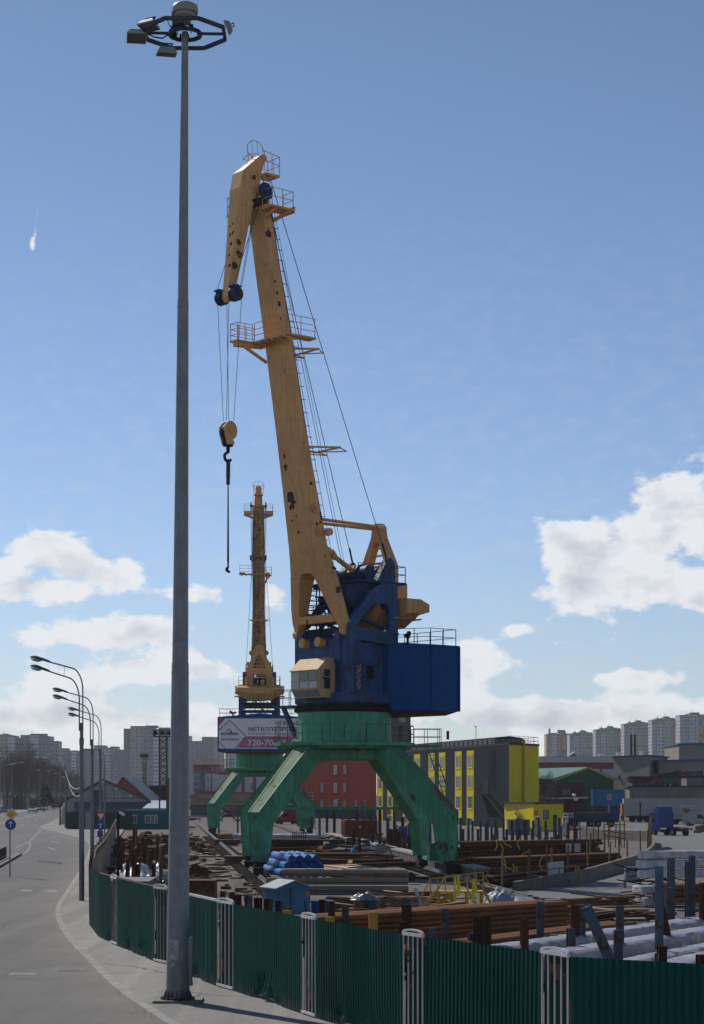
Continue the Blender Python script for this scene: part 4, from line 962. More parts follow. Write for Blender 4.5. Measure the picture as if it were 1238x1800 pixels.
# ------------------------------------------------------------------ road signs and parapet
SGB = mat('sign_blue', (.008,.09,.33), .4); SGW = mat('sign_white', (.7,.7,.7), .45); SGY = mat('sign_yellow', (.78,.42,.02), .4); SGR = mat('sign_red', (.5,.02,.03), .4); SGK = mat('sign_back', (.2,.2,.2), .6); SGF = mat('sign_fluor', (.55,.75,.05), .4)
def ngon(c, r, n, m, name, parent, off, rot=0, sx=1, sy=1):
    mb = MB(); mb.prism([(c[0]+r*sx*math.cos(rot+2*math.pi*i/n), c[1]+r*sy*math.sin(rot+2*math.pi*i/n)) for i in range(n)], lambda a,b,k: (a, off-.004+k*.004, b)); return mb.build(name, m, parent)
def bars(segs, w, m, name, parent, off):
    mb = MB()
    for a, b in segs: mb.bar((a[0],off,a[1]),(b[0],off,b[1]),w,.008,up=(0,1,0))
    return mb.build(name, m, parent)
def ped(c, parent, off, m, s=1.0):      # walking figure pictogram
    bars([((c[0],c[1]+.12*s),(c[0]-.02*s,c[1]-.05*s)),((c[0]-.02*s,c[1]-.05*s),(c[0]-.1*s,c[1]-.22*s)),((c[0]-.02*s,c[1]-.05*s),(c[0]+.08*s,c[1]-.22*s)),((c[0],c[1]+.08*s),(c[0]+.1*s,c[1])),((c[0],c[1]+.08*s),(c[0]-.1*s,c[1]+.02*s))], .05*s, m, 'pictogram', parent, off)
y = 128.0; sx_ = XA(17.5,y)
t = thing('priority_road_sign', 'yellow diamond road sign above a round blue arrow sign', 'road sign', (sx_,y,0))
mb = MB(); mb.tube((0,0,0),(0,0,4.3),.04,n=8); mb.build('post', POLE, t)
z1 = ZA(1431.5,y); z2 = ZA(1449.5,y)
pt = ngon((.12,z1), .42, 4, SGW, 'diamond_plate', t, -.06); ngon((.12,z1), .31, 4, SGY, 'diamond_face', pt, -.068)
pt = ngon((.05,z2), .35, 24, SGB, 'round_plate', t, -.06); bars([((.05,z2-.2),(.05,z2+.15)),((.05,z2+.2),(-.07,z2+.05)),((.05,z2+.2),(.17,z2+.05))], .06, SGW, 'arrow', pt, -.07)
y = 150.0
t = thing('yield_sign', 'red bordered white triangle sign with blue plates below it, by the fence', 'road sign', (XA(177.5,y),y,0))
mb = MB(); mb.tube((0,0,0),(0,0,4.6),.05,n=8); mb.build('post', POLE, t)
z = ZA(1434,y); pt = ngon((0,z), .47, 3, SGR, 'triangle_plate', t, -.07, R(-90)); ngon((0,z), .30, 3, SGW, 'triangle_face', pt, -.078, R(-90))
z = ZA(1452,y); pt = ngon((-.02,z), .34, 24, SGB, 'round_plate', t, -.07); bars([((-.02,z-.2),(-.02,z+.18)),((-.02,z+.2),(-.13,z+.06)),((-.02,z+.2),(.09,z+.06))], .06, SGW, 'arrow', pt, -.08)
z = ZA(1466,y); pt = ngon((-.05,z), .33, 4, SGB, 'direction_plate', t, -.07, R(45)); bars([((-.22,z-.17),(.1,z+.17)),((.1,z+.17),(.1,z)),((.1,z+.17),(-.07,z+.17))], .06, SGR, 'arrow', pt, -.08)
y = 318-.25
t = thing('no_stopping_sign', 'round blue no stopping sign with red cross on the far lamp post', 'road sign', (XA(105,y),y,ZA(1414,y)))
pt = ngon((0,0), .36, 24, SGR, 'round_plate', t, 0); ngon((0,0), .29, 24, SGB, 'round_face', pt, -.01); bars([((-.22,-.22),(.22,.22)),((-.22,.22),(.22,-.22))], .09, SGR, 'cross', pt, -.02)
y = 455
t = thing('pedestrian_crossing_sign', 'bright yellow green pedestrian crossing sign across the road', 'road sign', (XA(58,y),y,tz(y)))
mb = MB(); mb.tube((0,.05,0),(0,.05,ZA(1394,y)-tz(y)),.05,n=6); mb.build('post', POLE, t)
z = ZA(1399,y)-tz(y); pt = ngon((0,z), .62, 4, SGF, 'plate', t, 0, R(45)); ngon((0,z), .44, 4, SGB, 'face', pt, -.012, R(45)); ngon((0,z-.03), .33, 3, SGW, 'triangle', pt, -.024, R(90)); ped((0,z-.02), pt, -.036, BLK, .8)
y = 470
t = thing('bus_stop_sign', 'small blue sign by the bare trees across the road', 'road sign', (XA(26.5,y),y,tz(y)))
mb = MB(); mb.tube((0,.05,0),(0,.05,ZA(1396,y)-tz(y)),.05,n=6); mb.build('post', POLE, t)
z = ZA(1400,y)-tz(y); pt = ngon((0,z), .4, 4, SGB, 'plate', t, 0, R(45)); ngon((0,z), .18, 4, SGW, 'symbol', pt, -.012, R(45))
pp = thing('parapet', 'dark railing on a stone kerb at the left edge of the road', 'railing', (G(8,1520).x,G(8,1520).y,0))
o_ = pp.location.copy()
a, b = G(-40,1545)-o_, G(34,1503)-o_; a.z = b.z = 0
mb = MB(); mb.bar(a+V((0,0,.09)), b+V((0,0,.09)), .5, .18); mb.build('kerb_stone', CONC, pp)
mb = MB(); c = a.lerp(b,.78)+V((-.5,0,0)); a2 = a+V((-.5,0,0))
mb.bar(a2+V((0,0,1.0)), c+V((0,0,1.0)), .1, .1); mb.bar(a2+V((0,0,.3)), c+V((0,0,.3)), .06, .06)
for k in range(40): p = a2.lerp(c,k/39); mb.bar(p+V((0,0,.1)), p+V((0,0,1.0)), .07 if k%8 else .12, .05)
mb.build('railing', mat('railing_dark', (.025,.028,.03), .5), pp)
# ------------------------------------------------------------------ the yard: rails, stacks, stakes
rail0 = ((1,-6.05,'crane rail on sleepers nearest the road'),(2,6.05,'crane rail on sleepers beside the slotted concrete trough'))
SLP = mat('sleeper', (.085,.07,.06), .9, var=.4, rnd=.3); RLT = mat('rail_steel', (.20,.18,.165), .45, metal=.4, var=.3)
slm = MB(); slm.box(-.9,.9,-.13,.13,.0,.12)
sl0 = None
for n_, off, lb in rail0:
    a = C1+RR*off-RD*34; t = thing('crane_rail', lb, 'rail', (a.x,a.y,0), group='crane rails in the yard')
    mb = MB(); L_ = 250
    mb.bar(V((0,0,.16)), RD*L_+V((0,0,.16+tz(a.y+L_)*.9)), .32, .08); mb.bar(V((0,0,.25)), RD*L_+V((0,0,.25+tz(a.y+L_)*.9)), .1, .14)
    mb.build('running_rail', RLT, t)
    for k in range(95):
        if sl0 is None: sl0 = slm.build('sleeper', SLP, t); s_ = sl0
        else: s_ = sl0.copy(); COL.objects.link(s_); s_.parent = t
        p = RD*(k*1.6+.5); s_.location = (p.x,p.y,tz(a.y+p.y)); s_.rotation_euler = (0,0,R(-5.5))
a = C1+RR*7.3-RD*12; t = thing('cable_trough', 'long slotted concrete cable trough running beside the crane rail', 'concrete trough', (a.x,a.y,0))
mb = MB(); mb.bar(V((0,0,.8)), RD*110+V((0,0,.8)), 1.0, .14); mb.build('slab', mat('trough_slab', (.33,.315,.29), .9, var=.4, scale=1.2), t)
mb = MB()
for k in range(100): mb.bar(RD*(k*1.1+.2), RD*(k*1.1+.75), .8, 1.45) if False else mb.bar(RD*(k*1.1+.15)+V((0,0,.36)), RD*(k*1.1+.72)+V((0,0,.36)), .9, .73)
mb.build('side_ribs', mat('trough_rib', (.27,.255,.23), .9, var=.5), t)
mb = MB(); mb.bar(V((0,0,.3)), RD*110+V((0,0,.3)), .5, .55); mb.build('channel', mat('trough_dark', (.05,.045,.04), .9), t)
# ---- stacks of pipes: one mesh, many pipes
def pipe_mesh(name, r, ln, m, wall=.8, n=12, inner=BLK):
    mb = MB(); a, b = V((-ln/2,0,0)), V((ln/2,0,0))
    ro = [[(x, r*math.cos(2*math.pi*i/n), r*math.sin(2*math.pi*i/n)) for i in range(n)] for x in (-ln/2, ln/2)]
    ri = [[(x, r*wall*math.cos(2*math.pi*i/n), r*wall*math.sin(2*math.pi*i/n)) for i in range(n)] for x in (-ln/2+.35,-ln/2,ln/2,ln/2-.35)]
    mb.loft([ri[0],ri[1],ro[0],ro[1],ri[2],ri[3]]); o = mb.build(name, m, smooth=True); return o
def stack(name, label, cat, group, p_right, p_left, r, rows, cols, m, hexpack=True, first=0, jitter=.0, away=True, lens=None, wall=.8, zbase=0.0):
    """pipes lying from p_left to p_right; extra columns go away from the camera"""
    a, b = V(p_left), V(p_right); a.z = b.z = 0; ln = (b-a).length; d = (b-a).normalized(); n_ = V((-d.y,d.x,0)); n_ = n_ if n_.y > 0 else -n_
    src = pipe_mesh(name, r, lens or ln, m, wall); c0 = (a+b)/2; rz = math.atan2(d.y,d.x); k = 0
    for i in range(rows):
        nc = cols-i if hexpack else cols
        for j in range(nc):
            o = src if k == 0 else src.copy()
            if k: COL.objects.link(o)
            c = c0+n_*(r*2.03*j+(r*1.01*i if hexpack else 0))+d*random.uniform(-jitter,jitter); zz = zbase+r+(r*1.76 if hexpack else r*2.02)*i
            o.location = (c.x,c.y,zz+tz(c.y)); o.rotation_euler = (random.uniform(0,6),0,rz)
            tag(o, label, cat, group); k += 1
    return k
stack('steel_pipe','long brown steel pipe in the big stack just behind the green fence','pipe','pipes in the stack behind the fence',(8.1,75,0),(-1.3,65,0),.092,7,8,RUSTP,False,jitter=.12)
stack('thin_pipe','orange brown pipe in the low bundle beside the white wrapped bundles','pipe','low bundle of brown pipes',(9.75,69.5,0),(1.6,57.2,0),.11,3,5,RUSTP,False,jitter=.25,zbase=.2)
A_ = P(1045,1510,150); 
stack('long_pipe','long rusty pipe in the tall far stack by the two sign boards','pipe','far stack of rusty pipes',(XA(1052,158),158,0),(XA(812,150),150,0),.11,8,5,RUSTD,False,jitter=.9)
stack('rusty_bar','rusty pipe in the low wide stack under the yellow straps, before the far stack','pipe','low far stack of rusty pipes',(XA(1080,140),140,0),(XA(818,127),127,0),.10,6,7,RUSTD,False,jitter=1.2)
stack('tan_pipe','thin tan pipe in the fan beside the blue wrapped pipes','pipe','tan pipes by the blue stack',(XA(634,122),121.5,0),(XA(560,134),131.5,0),.075,4,18,TANP,True,jitter=.25,zbase=.15)
stack('steel_beam_length','dark steel length in the flat stack behind the blue wrapped pipes','beam','steel lengths behind the blue pipes',(XA(640,150),150,0),(XA(470,152),152,0),.11,4,5,RUSTD,False,jitter=.7)
stack('steel_bar','rusty bar in the stack beside the white packs, between the crane legs','bar','rusty bars by the white packs',(XA(590,182),182,0),(XA(470,184),184,0),.12,5,5,RUST,False,jitter=.6)
stack('tube_length','rusty tube in the long low stack right of the near crane right leg','pipe','rusty tubes by the right leg',(XA(1000,116),122,0),(XA(872,113),113,0),.085,4,6,RUSTD,False,jitter=.8)
# blue wrapped pipes
def wrapped(ln, r, seed, squash=1.0, amp=.05, seg=34, n=18, m=(BTARP,BTARPE), sq=2.0):
    mb = MB(); rings = []; rn = random.Random(seed); off = rn.uniform(0,99)
    for k in range(seg+1):
        x = -ln/2+ln*k/seg; ring = []
        for i in range(n):
            a = 2*math.pi*i/n; c, s_ = math.cos(a), math.sin(a); q = (abs(c)**sq+abs(s_)**sq)**(-1/sq)
            fx_ = 2.3 if sq < 3 else .9
            rr = r*q*(1+amp*(noise.noise((x*fx_+off,c*1.5,s_*1.5))+.55*noise.noise((x*5+off,c*4,s_*4))))
            cr_ = max(0,1-abs(noise.noise((x*1.7+off,c*2.2,s_*2.2+7)))*7)+.6*max(0,1-abs(noise.noise((x*4+off,c*3,s_*3+3)))*6); rr *= 1-(.06 if sq > 3 else .06)*cr_
            ring.append((x, rr*c, rr*s_*squash))
        rings.append(ring)
    mb.loft(rings, caps=False); nf = len(mb.f); mb.cur = 1
    for rg, x, s_ in ((rings[0],-1,-1),(rings[-1],1,1)):
        inner = [(p[0]+x*.05, p[1]*.55, p[2]*.55) for p in rg]; vs = list(rg)+inner+[(rg[0][0]+x*.02,0,0)]; f = []
        for i in range(n): j = (i+1)%n; f += [(i,j,n+j,n+i),(n+i,n+j,2*n)]
        mb.add(vs, f)
    return mb
srcs = [wrapped(9.0,.245,k,amp=.10).build('wrapped_pipe', [BTARP,BTARPE], smooth=True) for k in range(5)]
aN, aF = V((XA(500,120),120,0)), V((XA(470,128),128.6,0)); dd = (aN-aF).normalized(); nn = V((dd.y,-dd.x,0)); nn = nn if nn.x > 0 else -nn; nn = V((1,.12,0)).normalized()
k = 0
for row,(cnt,off) in enumerate(((6,0),(5,.25),(4,.5))):
    for j in range(cnt):
        o = srcs[k] if k < 5 else srcs[k%5].copy()
        if k >= 5: COL.objects.link(o)
        c = (aN+aF)/2+nn*(.49*j+off)+dd*random.uniform(-.2,.2); o.location = (c.x-.05,c.y,.55+.43*row); o.rotation_euler = (random.uniform(-.3,.3),0,math.atan2(dd.y,dd.x)); k += 1
        tag(o,'pipe wrapped in crumpled blue plastic, in the bright blue heap between the crane legs','wrapped pipe','blue wrapped pipes'); 
PAP = mat('paper_label', (.45,.5,.55), .7)
# white wrapped bundles in the near right corner
def bundle(pr, pl, w, h, z0, seed, label, group=None, name='wrapped_bundle', m=None, straps=2, dots=True):
    a, b = V(pl), V(pr); a.z = b.z = 0; ln = (b-a).length; d = (b-a).normalized(); c = (a+b)/2
    m_ = m or WWRAP
    o = wrapped(ln, w/2, seed, squash=h/w, amp=.022, seg=int(ln*6), n=28, sq=7.0).build(name, [m_,m_], smooth=True)
    o.location = (c.x,c.y,z0+h/2+tz(c.y)); o.rotation_euler = (0,0,math.atan2(d.y,d.x)); tag(o,label,'wrapped bundle',group)
    rn = random.Random(seed+50)
    for k in range(straps):
        x = rn.uniform(-.42,.42)*ln; s_ = MB(); tl = rn.uniform(-.3,.3)
        pts = [(x+tl*math.sin(a_), (w/2*1.12)*math.copysign(abs(math.cos(a_))**.3,math.cos(a_)), (h/2*1.14)*math.copysign(abs(math.sin(a_))**.3,math.sin(a_))) for a_ in [2*math.pi*i/20 for i in range(21)]]
        for p,q in zip(pts,pts[1:]): s_.bar(p,q,.07,.012,up=(1,0,0)) if False else s_.add([(p[0]-.035,p[1],p[2]),(p[0]+.035,p[1],p[2]),(q[0]+.035,q[1],q[2]),(q[0]-.035,q[1],q[2])],[(0,1,2,3)])
        s_.build('strap', PLASTY, o)
    return o
bundle((13.6,72.8,0),(4.3,57.6,0),1.0,.85,.1,1,'long white wrapped bundle lying farthest from the green fence, beside brown pipes')
bundle((13.3,68.6,0),(4.6,54.2,0),1.05,.8,.1,2,'long white wrapped bundle second from the brown pipes, behind the fence',straps=3)
bundle((13.3,65.4,0),(5.4,51.2,0),.8,.62,.1,3,'lower middle white wrapped bundle split by a short blue stake')
bundle((13.4,62.6,0),(5.9,48.4,0),1.0,.72,.1,4,'crumpled white wrapped bundle with yellow straps near the fence',straps=4)
bundle((12.6,58.2,0),(6.6,46.0,0),1.0,.72,.1,5,'white wrapped bundle lying closest to the green fence',straps=2)
for k,(x,y,z,lb) in enumerate(((1125,94,.55,'lowest silver wrapped bundle in the corner stack at the far right'),(1121,94.5,1.08,'silver wrapped bundle second from the bottom of the corner stack'),(1129,100,1.6,'lowest bundle of the upper silver stack behind blue stakes'),(1127,100.5,2.06,'silver wrapped bundle topmost but one behind blue stakes'),(1130,101,2.52,'topmost silver wrapped bundle behind blue stakes'))):
    bundle((XA(x,y)+9,y+3.5,0),(XA(x,y),y,0),1.0,.42,z-.5,20+k,lb,m=TARP,straps=2)
stack('brown_tube','brown pipe lying under the silver wrapped bundles','pipe','brown pipes at the right edge',(XA(1178,92)+8,94.5,0),(XA(1178,92),91,0),.14,3,4,RUSTP,False,zbase=.35)
for k,(px,y,w,lb) in enumerate(((414,215,5.2,'left white wrapped pack lying across the yard between the crane legs'),(470,213,5.4,'right white wrapped pack lying across the yard between the crane legs'))):
    x = XA(px,y); bundle((x+w,y,0),(x,y+.6,0),2.6,1.0,.1,40+k,lb,straps=1)
# ---- upright steel stakes (H sections)
def stake_mesh(m, h):
    mb = MB(); mb.box(-.11,.11,-.115,-.085,0,h); mb.box(-.11,.11,.085,.115,0,h); mb.box(-.012,.012,-.085,.085,0,h)
    mb.add([(-.11,-.118,h-.16),(0,-.119,h-.05),(.11,-.118,h-.16),(.11,-.118,h+.0),(-.11,-.118,h)],[(0,1,2,3,4)]); return mb
stk = {}
def stake(px, py, zt, m, label, rz=0, lean=(0,0), s=1.0, group='steel stakes in the yard', y=None):
    y = y or F*(CH-zt)/(py-HY)
    key = (m.name, round(zt,1))
    if key not in stk: stk[key] = o = stake_mesh(m, round(zt,1)+.15).build('steel_stake', m)
    else: o = stk[key].copy(); COL.objects.link(o)
    o.location = (XA(px,y), y, -.15); o.rotation_euler = (lean[0],lean[1],rz); o.scale = (s,s,1)
    return tag(o, label, 'stake', group)
B_, K_ = BPOST, RUST
S = [(782.5,1600,1.75,B_,0,'tall blue stake standing against the big brown pipe stack, the left one'),(950,1585,1.9,B_,0,'tall blue stake at the right part of the big brown pipe stack'),
 (761,1631,1.3,B_,0,'short pale blue stake just over the fence in front of brown pipes'),(708,1620,1.4,K_,.2,'rusty stake beside the white fence post, before the brown pipes'),
 (841,1612,1.6,K_,.3,'left rusty stake of the pair leaning by the brown pipes'),(857,1609,1.7,K_,-.2,'right rusty stake of the pair leaning by the brown pipes'),(830,1640,1.1,B_,.2,'stubby blue stake low over the fence beside the rusty pair'),
 (922,1615,1.7,K_,.1,'stout rusty stake standing alone before the low orange pipes'),(1011,1591,1.9,K_,.1,'rusty stake fixed beside a blue one behind the low pipes'),(1023,1590,1.9,B_,0,'blue stake fixed beside a rusty one behind the low pipes'),
 (1090,1592,2.0,B_,0,'blue stake next to the slanting stakes, behind white bundles'),(1087,1635,1.7,B_,0,'blue stake standing between the white wrapped bundles'),(1004,1632,1.4,B_,.2,'short blue stake with a rusty foot, at the low orange pipes'),(916,1657,.95,B_,.1,'tiny blue stake top showing over the fence'),
 (1159,1523,3.2,B_,0,'tallest blue stake, standing left of the silver stack'),(1180,1508,3.0,B_,.2,'dark blue stake behind the tallest blue stake'),(1211,1515,2.9,B_,.2,'blue stake cutting through the silver stack'),(1217,1504,3.0,B_,0,'dark blue stake top behind the silver stack'),
 (1236,1552,2.2,K_,.1,'rusty stake at the right edge of the view'),(1164,1663,1.4,K_,.1,'short rusty stake between near white bundles'),(1161,1676,1.2,B_,.3,'short leaning blue stake between near white bundles'),(1233,1675,1.25,K_,.2,'rusty stake tip at the right edge by the near bundles')]
for px,py,zt,m,rz,lb in S: stake(px,py,zt,m,lb,rz,s=1.0)
stake(1106,1578,2.6,B_,'blue grey stake slanting over the pipes',0,(0,-.42),1.2); stake(1185,1565,2.3,K_,'brown stake slanting in front of the silver stack',0,(0,-.22),1.2); stake(1176,1560,2.0,B_,'short blue stake by the slanting brown stake',0,(.05,.02),1.2)
NS = [(392,1569),(408,1571),(418,1575),(437,1577),(454,1581),(472,1582),(491,1586),(567,1584),(583,1588)]
for i,(px,py) in enumerate(NS): stake(px,py,1.55+.1*(i%3),K_ if i%3 else B_,'weathered stake top poking above the fence near the blue kiosk',.2*i,s=.95,group='stake tops near the kiosk')
for i,(px,py,lb) in enumerate(((505,1598,'yellow capped stake next to the blue kiosk'),(544,1604,'yellow capped stake right behind a white fence post'),(580,1609,'low yellow capped stake at the start of the brown pipe stack'),(656,1601,'double yellow capped stake in front of the rubbish barrels'))): stake(px,py,1.45,YPNT,lb,.1,s=1.25,group='yellow stakes')
stake(607,1593,1.6,B_,'pale stake before the blue chest',.1,s=1.0); stake(715,1590,1.6,K_,'rusty stake beside the fence, below the yellow stairs',.3,s=1.2)
for row,(y,n_,zt,px0,px1) in enumerate(((196,26,2.2,700,1014),(214,24,2.5,705,1000),(186,14,1.3,830,1010))):
    for i in range(n_):
        px = px0+(px1-px0)*i/(n_-1)+random.uniform(-4,4)
        if 742 < px < 806 and row != 1: continue
        stake(px,0,zt+random.choice((-.3,0,.3)),B_ if random.random() < .8 else K_,'upright stake in the long blue rack behind the far pipe stacks',random.uniform(-.2,.2),s=1.05,group='stakes of the far blue rack',y=y+random.uniform(-2,2))
for i,px in enumerate((548,562,575,588,603,614,628,640,652,668,682,694,708,722)): stake(px,0,random.choice((2.6,3.4,3.0)),B_ if i%3 else K_,'thin dark stake standing before the red building',.1*i,s=1.3,group='stakes by the red building',y=242+random.uniform(-8,8))
for i,px in enumerate((612,622,632,640,655,668,676,684,690,697,702,712,720,728)): stake(px,0,random.choice((1.3,1.8,2.2)),K_,'rusty peg among the scrap beside the slotted trough',.1*i,s=1.0,group='rusty pegs by the trough',y=172+random.uniform(-10,14))
# ---- concrete kerb wall of the yard road, with wooden stakes along it
WL = [(905,1566),(960,1559),(1017,1552),(1078,1536),(1127,1522),(1147,1505),(1150,1490),(1148,1482)]
wp = [G(a,b) for a,b in WL]; wo = wp[2].copy()
t = thing('low_wall', 'curved low concrete wall with wooden stakes beside the yard road', 'wall', wo)
mb = MB(); rings = []
wc = crom([p-wo for p in wp],5)
for i,p in enumerate(wc):
    q = (wc[min(i+1,len(wc)-1)]-wc[max(i-1,0)]).normalized(); n_ = V((-q.y,q.x,0))*.16; hh = .5+.45*min(1,i/20)
    rings.append([p+n_-V((0,0,.1)), p-n_-V((0,0,.1)), p-n_*.8+V((0,0,hh)), p+n_*.8+V((0,0,hh))])
mb.loft(rings); mb.build('wall', mat('wall_concrete', (.19,.17,.145), .9, var=.45, scale=.5, streak=.6, scol=(.10,.085,.07), bump=.01), t)
WST = mat('wood_stake', (.23,.155,.09), .85, var=.5, rnd=.3)
for i in range(2, len(wc), 1):
    if i < 24 and i % 3: continue
    p = wc[i]; mb = MB(); h = random.uniform(2.0,2.6)+(.5 if i > 24 else 0); mb.bar(p+V((-.25,.25,0)), p+V((-.25+random.uniform(-.12,.12),.25,h)), .13, .1); mb.build('stake', WST, t)
a, b = G(1142,1479), G(1022,1474); t = thing('concrete_block_wall', 'grey concrete block wall behind the rusty pipe stacks', 'wall', a)
mb = MB(); mb.bar(V((0,0,.55)), (b-a)+V((0,0,.55)), .5, 1.2); mb.build('wall', CONC, t)
for k,px in enumerate((1010,1032,1052,1070,1090,1020,1044,1062)):
    y = 190+6*k; o = MB(); o.tube((0,0,0),(random.uniform(-.1,.1),0,2.4),.07,n=5); o = o.build('wooden_pole', WST); o.location = (XA(px,y),y,0); tag(o,'bare wooden pole standing behind the far pipe stacks','pole','wooden poles behind the pipes')
for px,py,h in ((883,1528,2.9),(929,1524,2.9),(971,1506,2.6),(1038,1490,3.2),(1063,1487,3.2),(1089,1485,3.0)):
    y = F*CH/(py+38-HY) if py > 1500 else 150; o = MB(); o.bar((0,0,0),(random.uniform(-.05,.05),0,h*.75),.12); o = o.build('wooden_stake', WST); o.location = (XA(px,y),y,0); tag(o,'brown wooden stake standing in the far pipe stacks','stake','wooden stakes in the far pipes')
YRD = [(850,1608),(880,1590),(930,1570),(1017,1556),(1078,1540),(1129,1525),(1152,1507),(1153,1488),(1146,1474),(1090,1468),(1000,1463),(900,1461),(840,1458),(700,1452),(700,1449),(1238,1446),(1500,1447),(1500,1500),(1300,1508),(1215,1520),(1175,1540),(1130,1562),(1095,1585),(1000,1600)]
pts = [G(a,b) for a,b in YRD]; mb = MB()
tri = geometry.tessellate_polygon([[V((p.x,p.y,0)) for p in pts]]); mb.add([(p.x,p.y,tz(p.y)+.012) for p in pts], [tuple(f) for f in tri]); mb.build('yard_road', YROAD, kind='structure')
mb = MB()
for cx_,cy_,rx,ry in ((1163,1499,16,5),(1155,1512,18,4),(1172,1492,10,3)):
    mb.add([G(cx_+rx*math.cos(2*math.pi*i/14)*(.8+.35*random.random()), cy_+ry*math.sin(2*math.pi*i/14)*(.8+.35*random.random()),.018) for i in range(14)], [tuple(range(14))])
mb.build('puddle', mat('puddle_water', (.05,.055,.06), .04, spec=.6), kind='structure')
# ---- boards, posts and small kit
def board(px0,px1,py0,py1,y,m,name,label,cat,legs=(),tilt=0,t_=.05):
    x0,x1,z0,z1 = XA(px0,y),XA(px1,y),ZA(py1,y),ZA(py0,y); t = thing(name,label,cat,((x0+x1)/2,y,0))
    w = (x1-x0)/2; mb = MB(); mb.hexa([(-w,-t_/2,z0),(w,-t_/2,z0+tilt),(w,t_/2,z0+tilt),(-w,t_/2,z0)],[(-w,-t_/2,z1),(w,-t_/2,z1+tilt),(w,t_/2,z1+tilt),(-w,t_/2,z1)]); b_ = mb.build('board', m, t)
    mb = MB()
    for l_ in legs: mb.tube((w*l_,t_,0),(w*l_,t_,z1),.04,n=6)
    if legs: mb.build('post', RUST, t)
    return t, b_
SGN = mat('pale_board', (.45,.46,.44), .6, var=.25, scale=3)
t,b_ = board(995.5,1005,1483,1498,138,SGN,'notice_board','pair of small pale notice boards on thin posts','notice board',(0,))
mb = MB(); mb.box(.42,.8,-.025,.025,ZA(1498,138),ZA(1483,138)); mb.build('board', SGN, t)
mb = MB(); mb.tube((.62,.05,0),(.62,.05,2.2),.04,n=6); mb.build('post', RUST, t)
board(960.5,991.5,1517,1541,118,mat('white_sheet', (.6,.6,.6), .6, var=.25, scale=2),'white_board','tilted white board hung on the pipe handrail','board',(),.12,.03)
y = 117; t = thing('pipe_handrail', 'brown pipe handrail holding the white board at the pipe stacks', 'handrail', (XA(960,y),y,0))
mb = MB(); q = lambda px,py: V((XA(px,y)-XA(960,y),0,ZA(py,y)))
for a,b in (((900,1538),(1012,1522)),((900,1532),(1018,1551)),((1013,1522),(1013,1558)),((1018,1521),(1018,1558)),((984,1527),(984,1545)),((870,1546),(905,1537))): mb.bar(q(*a),q(*b),.07 if a[0] < 1010 else .12)
mb.build('rails', mat('handrail_tan', (.30,.22,.12), .6, var=.4, rust=.4), t)
y = 151; t = thing('yard_lamp_post', 'rusty lamp post with two white lamps at the top of the yard', 'lamp post', (XA(1010.5,y),y,0))
mb = MB(); mb.tube((0,0,0),(0,0,5.15),.09,.08,n=8); mb.build('post', RUST, t)
for k,z in ((-.05,5.25),(.1,4.95)): mb = MB(); mb.lathe([(.05,z-.12),(.14,z-.05),(.15,z+.05),(.08,z+.13)],10,(k,-.1,0)); mb.build('lamp', WHTC, t, True)
y = 88; t = thing('camera_pole', 'thin rusty pole with a small white camera, rising over the fence', 'pole', (XA(207.5,y),y,0))
mb = MB(); mb.tube((0,0,0),(0,0,ZA(1426,y)),.06,n=8); mb.build('pole', RUST, t)
mb = MB(); mb.tube((.05,0,ZA(1428,y)),(.28,-.05,ZA(1433,y)),.06,n=8); mb.build('camera', WHTC, t)
# kiosk
y = 74; t = thing('kiosk', 'small sky blue metal kiosk with a gabled roof behind the fence', 'kiosk', (XA(488,y),y,0), R(24))
wf, dp, he, hr = 1.32, 1.45, ZA(1561,y), ZA(1550,y)
mb = MB(); mb.prism([(0,0),(wf,0),(wf,he),(wf/2,hr),(0,he)], lambda a,b,k: (a, dp/2+k*dp/2, b)); bd = mb.build('body', KIOSK, t)
mb = MB()
for s_ in (0,1):
    x0 = -.12 if s_ == 0 else wf+.12; z0 = he-.05
    mb.hexa([(wf/2,-.12,hr+.01),(x0,-.12,z0),(x0,dp+.1,z0),(wf/2,dp+.1,hr+.01)],[(wf/2,-.12,hr+.05),(x0,-.12,z0+.04),(x0,dp+.1,z0+.04),(wf/2,dp+.1,hr+.05)])
mb.build('roof', KROOF, t)
mb = MB(); mb.box(.06,.5,-.02,0,.1,he-.18); d_ = mb.build('door', KIOSK, t); mb = MB(); mb.box(.44,.48,-.05,-.02,.9,1.05); mb.build('handle', BLK, d_)
mb = MB(); mb.box(1.08,1.27,-.02,-.005,he-.3,he-.17); mb.build('warning_plate', mat('plate_ochre', (.45,.28,.08), .6, var=.5, scale=15), t)
mb = MB(); mb.box(-.01,.0,.0,dp,he*.62,he*.64); mb.box(.5,.53,-.025,0,.05,he); mb.bar((1.08,-.03,he-.5),(1.2,-.03,.6),.03,.02); mb.build('trim', BLK, t)
y = 78; t = thing('blue_chest', 'low dark blue metal chest to the right of the kiosk', 'chest', (XA(565,y),y,0))
mb = MB(); mb.box(-.4,.42,0,.8,0,ZA(1587,y)); mb.build('body', BLUH, t); mb = MB(); mb.box(-.44,.46,-.04,.84,ZA(1587,y),ZA(1584,y)); mb.build('lid', BLUD, t)
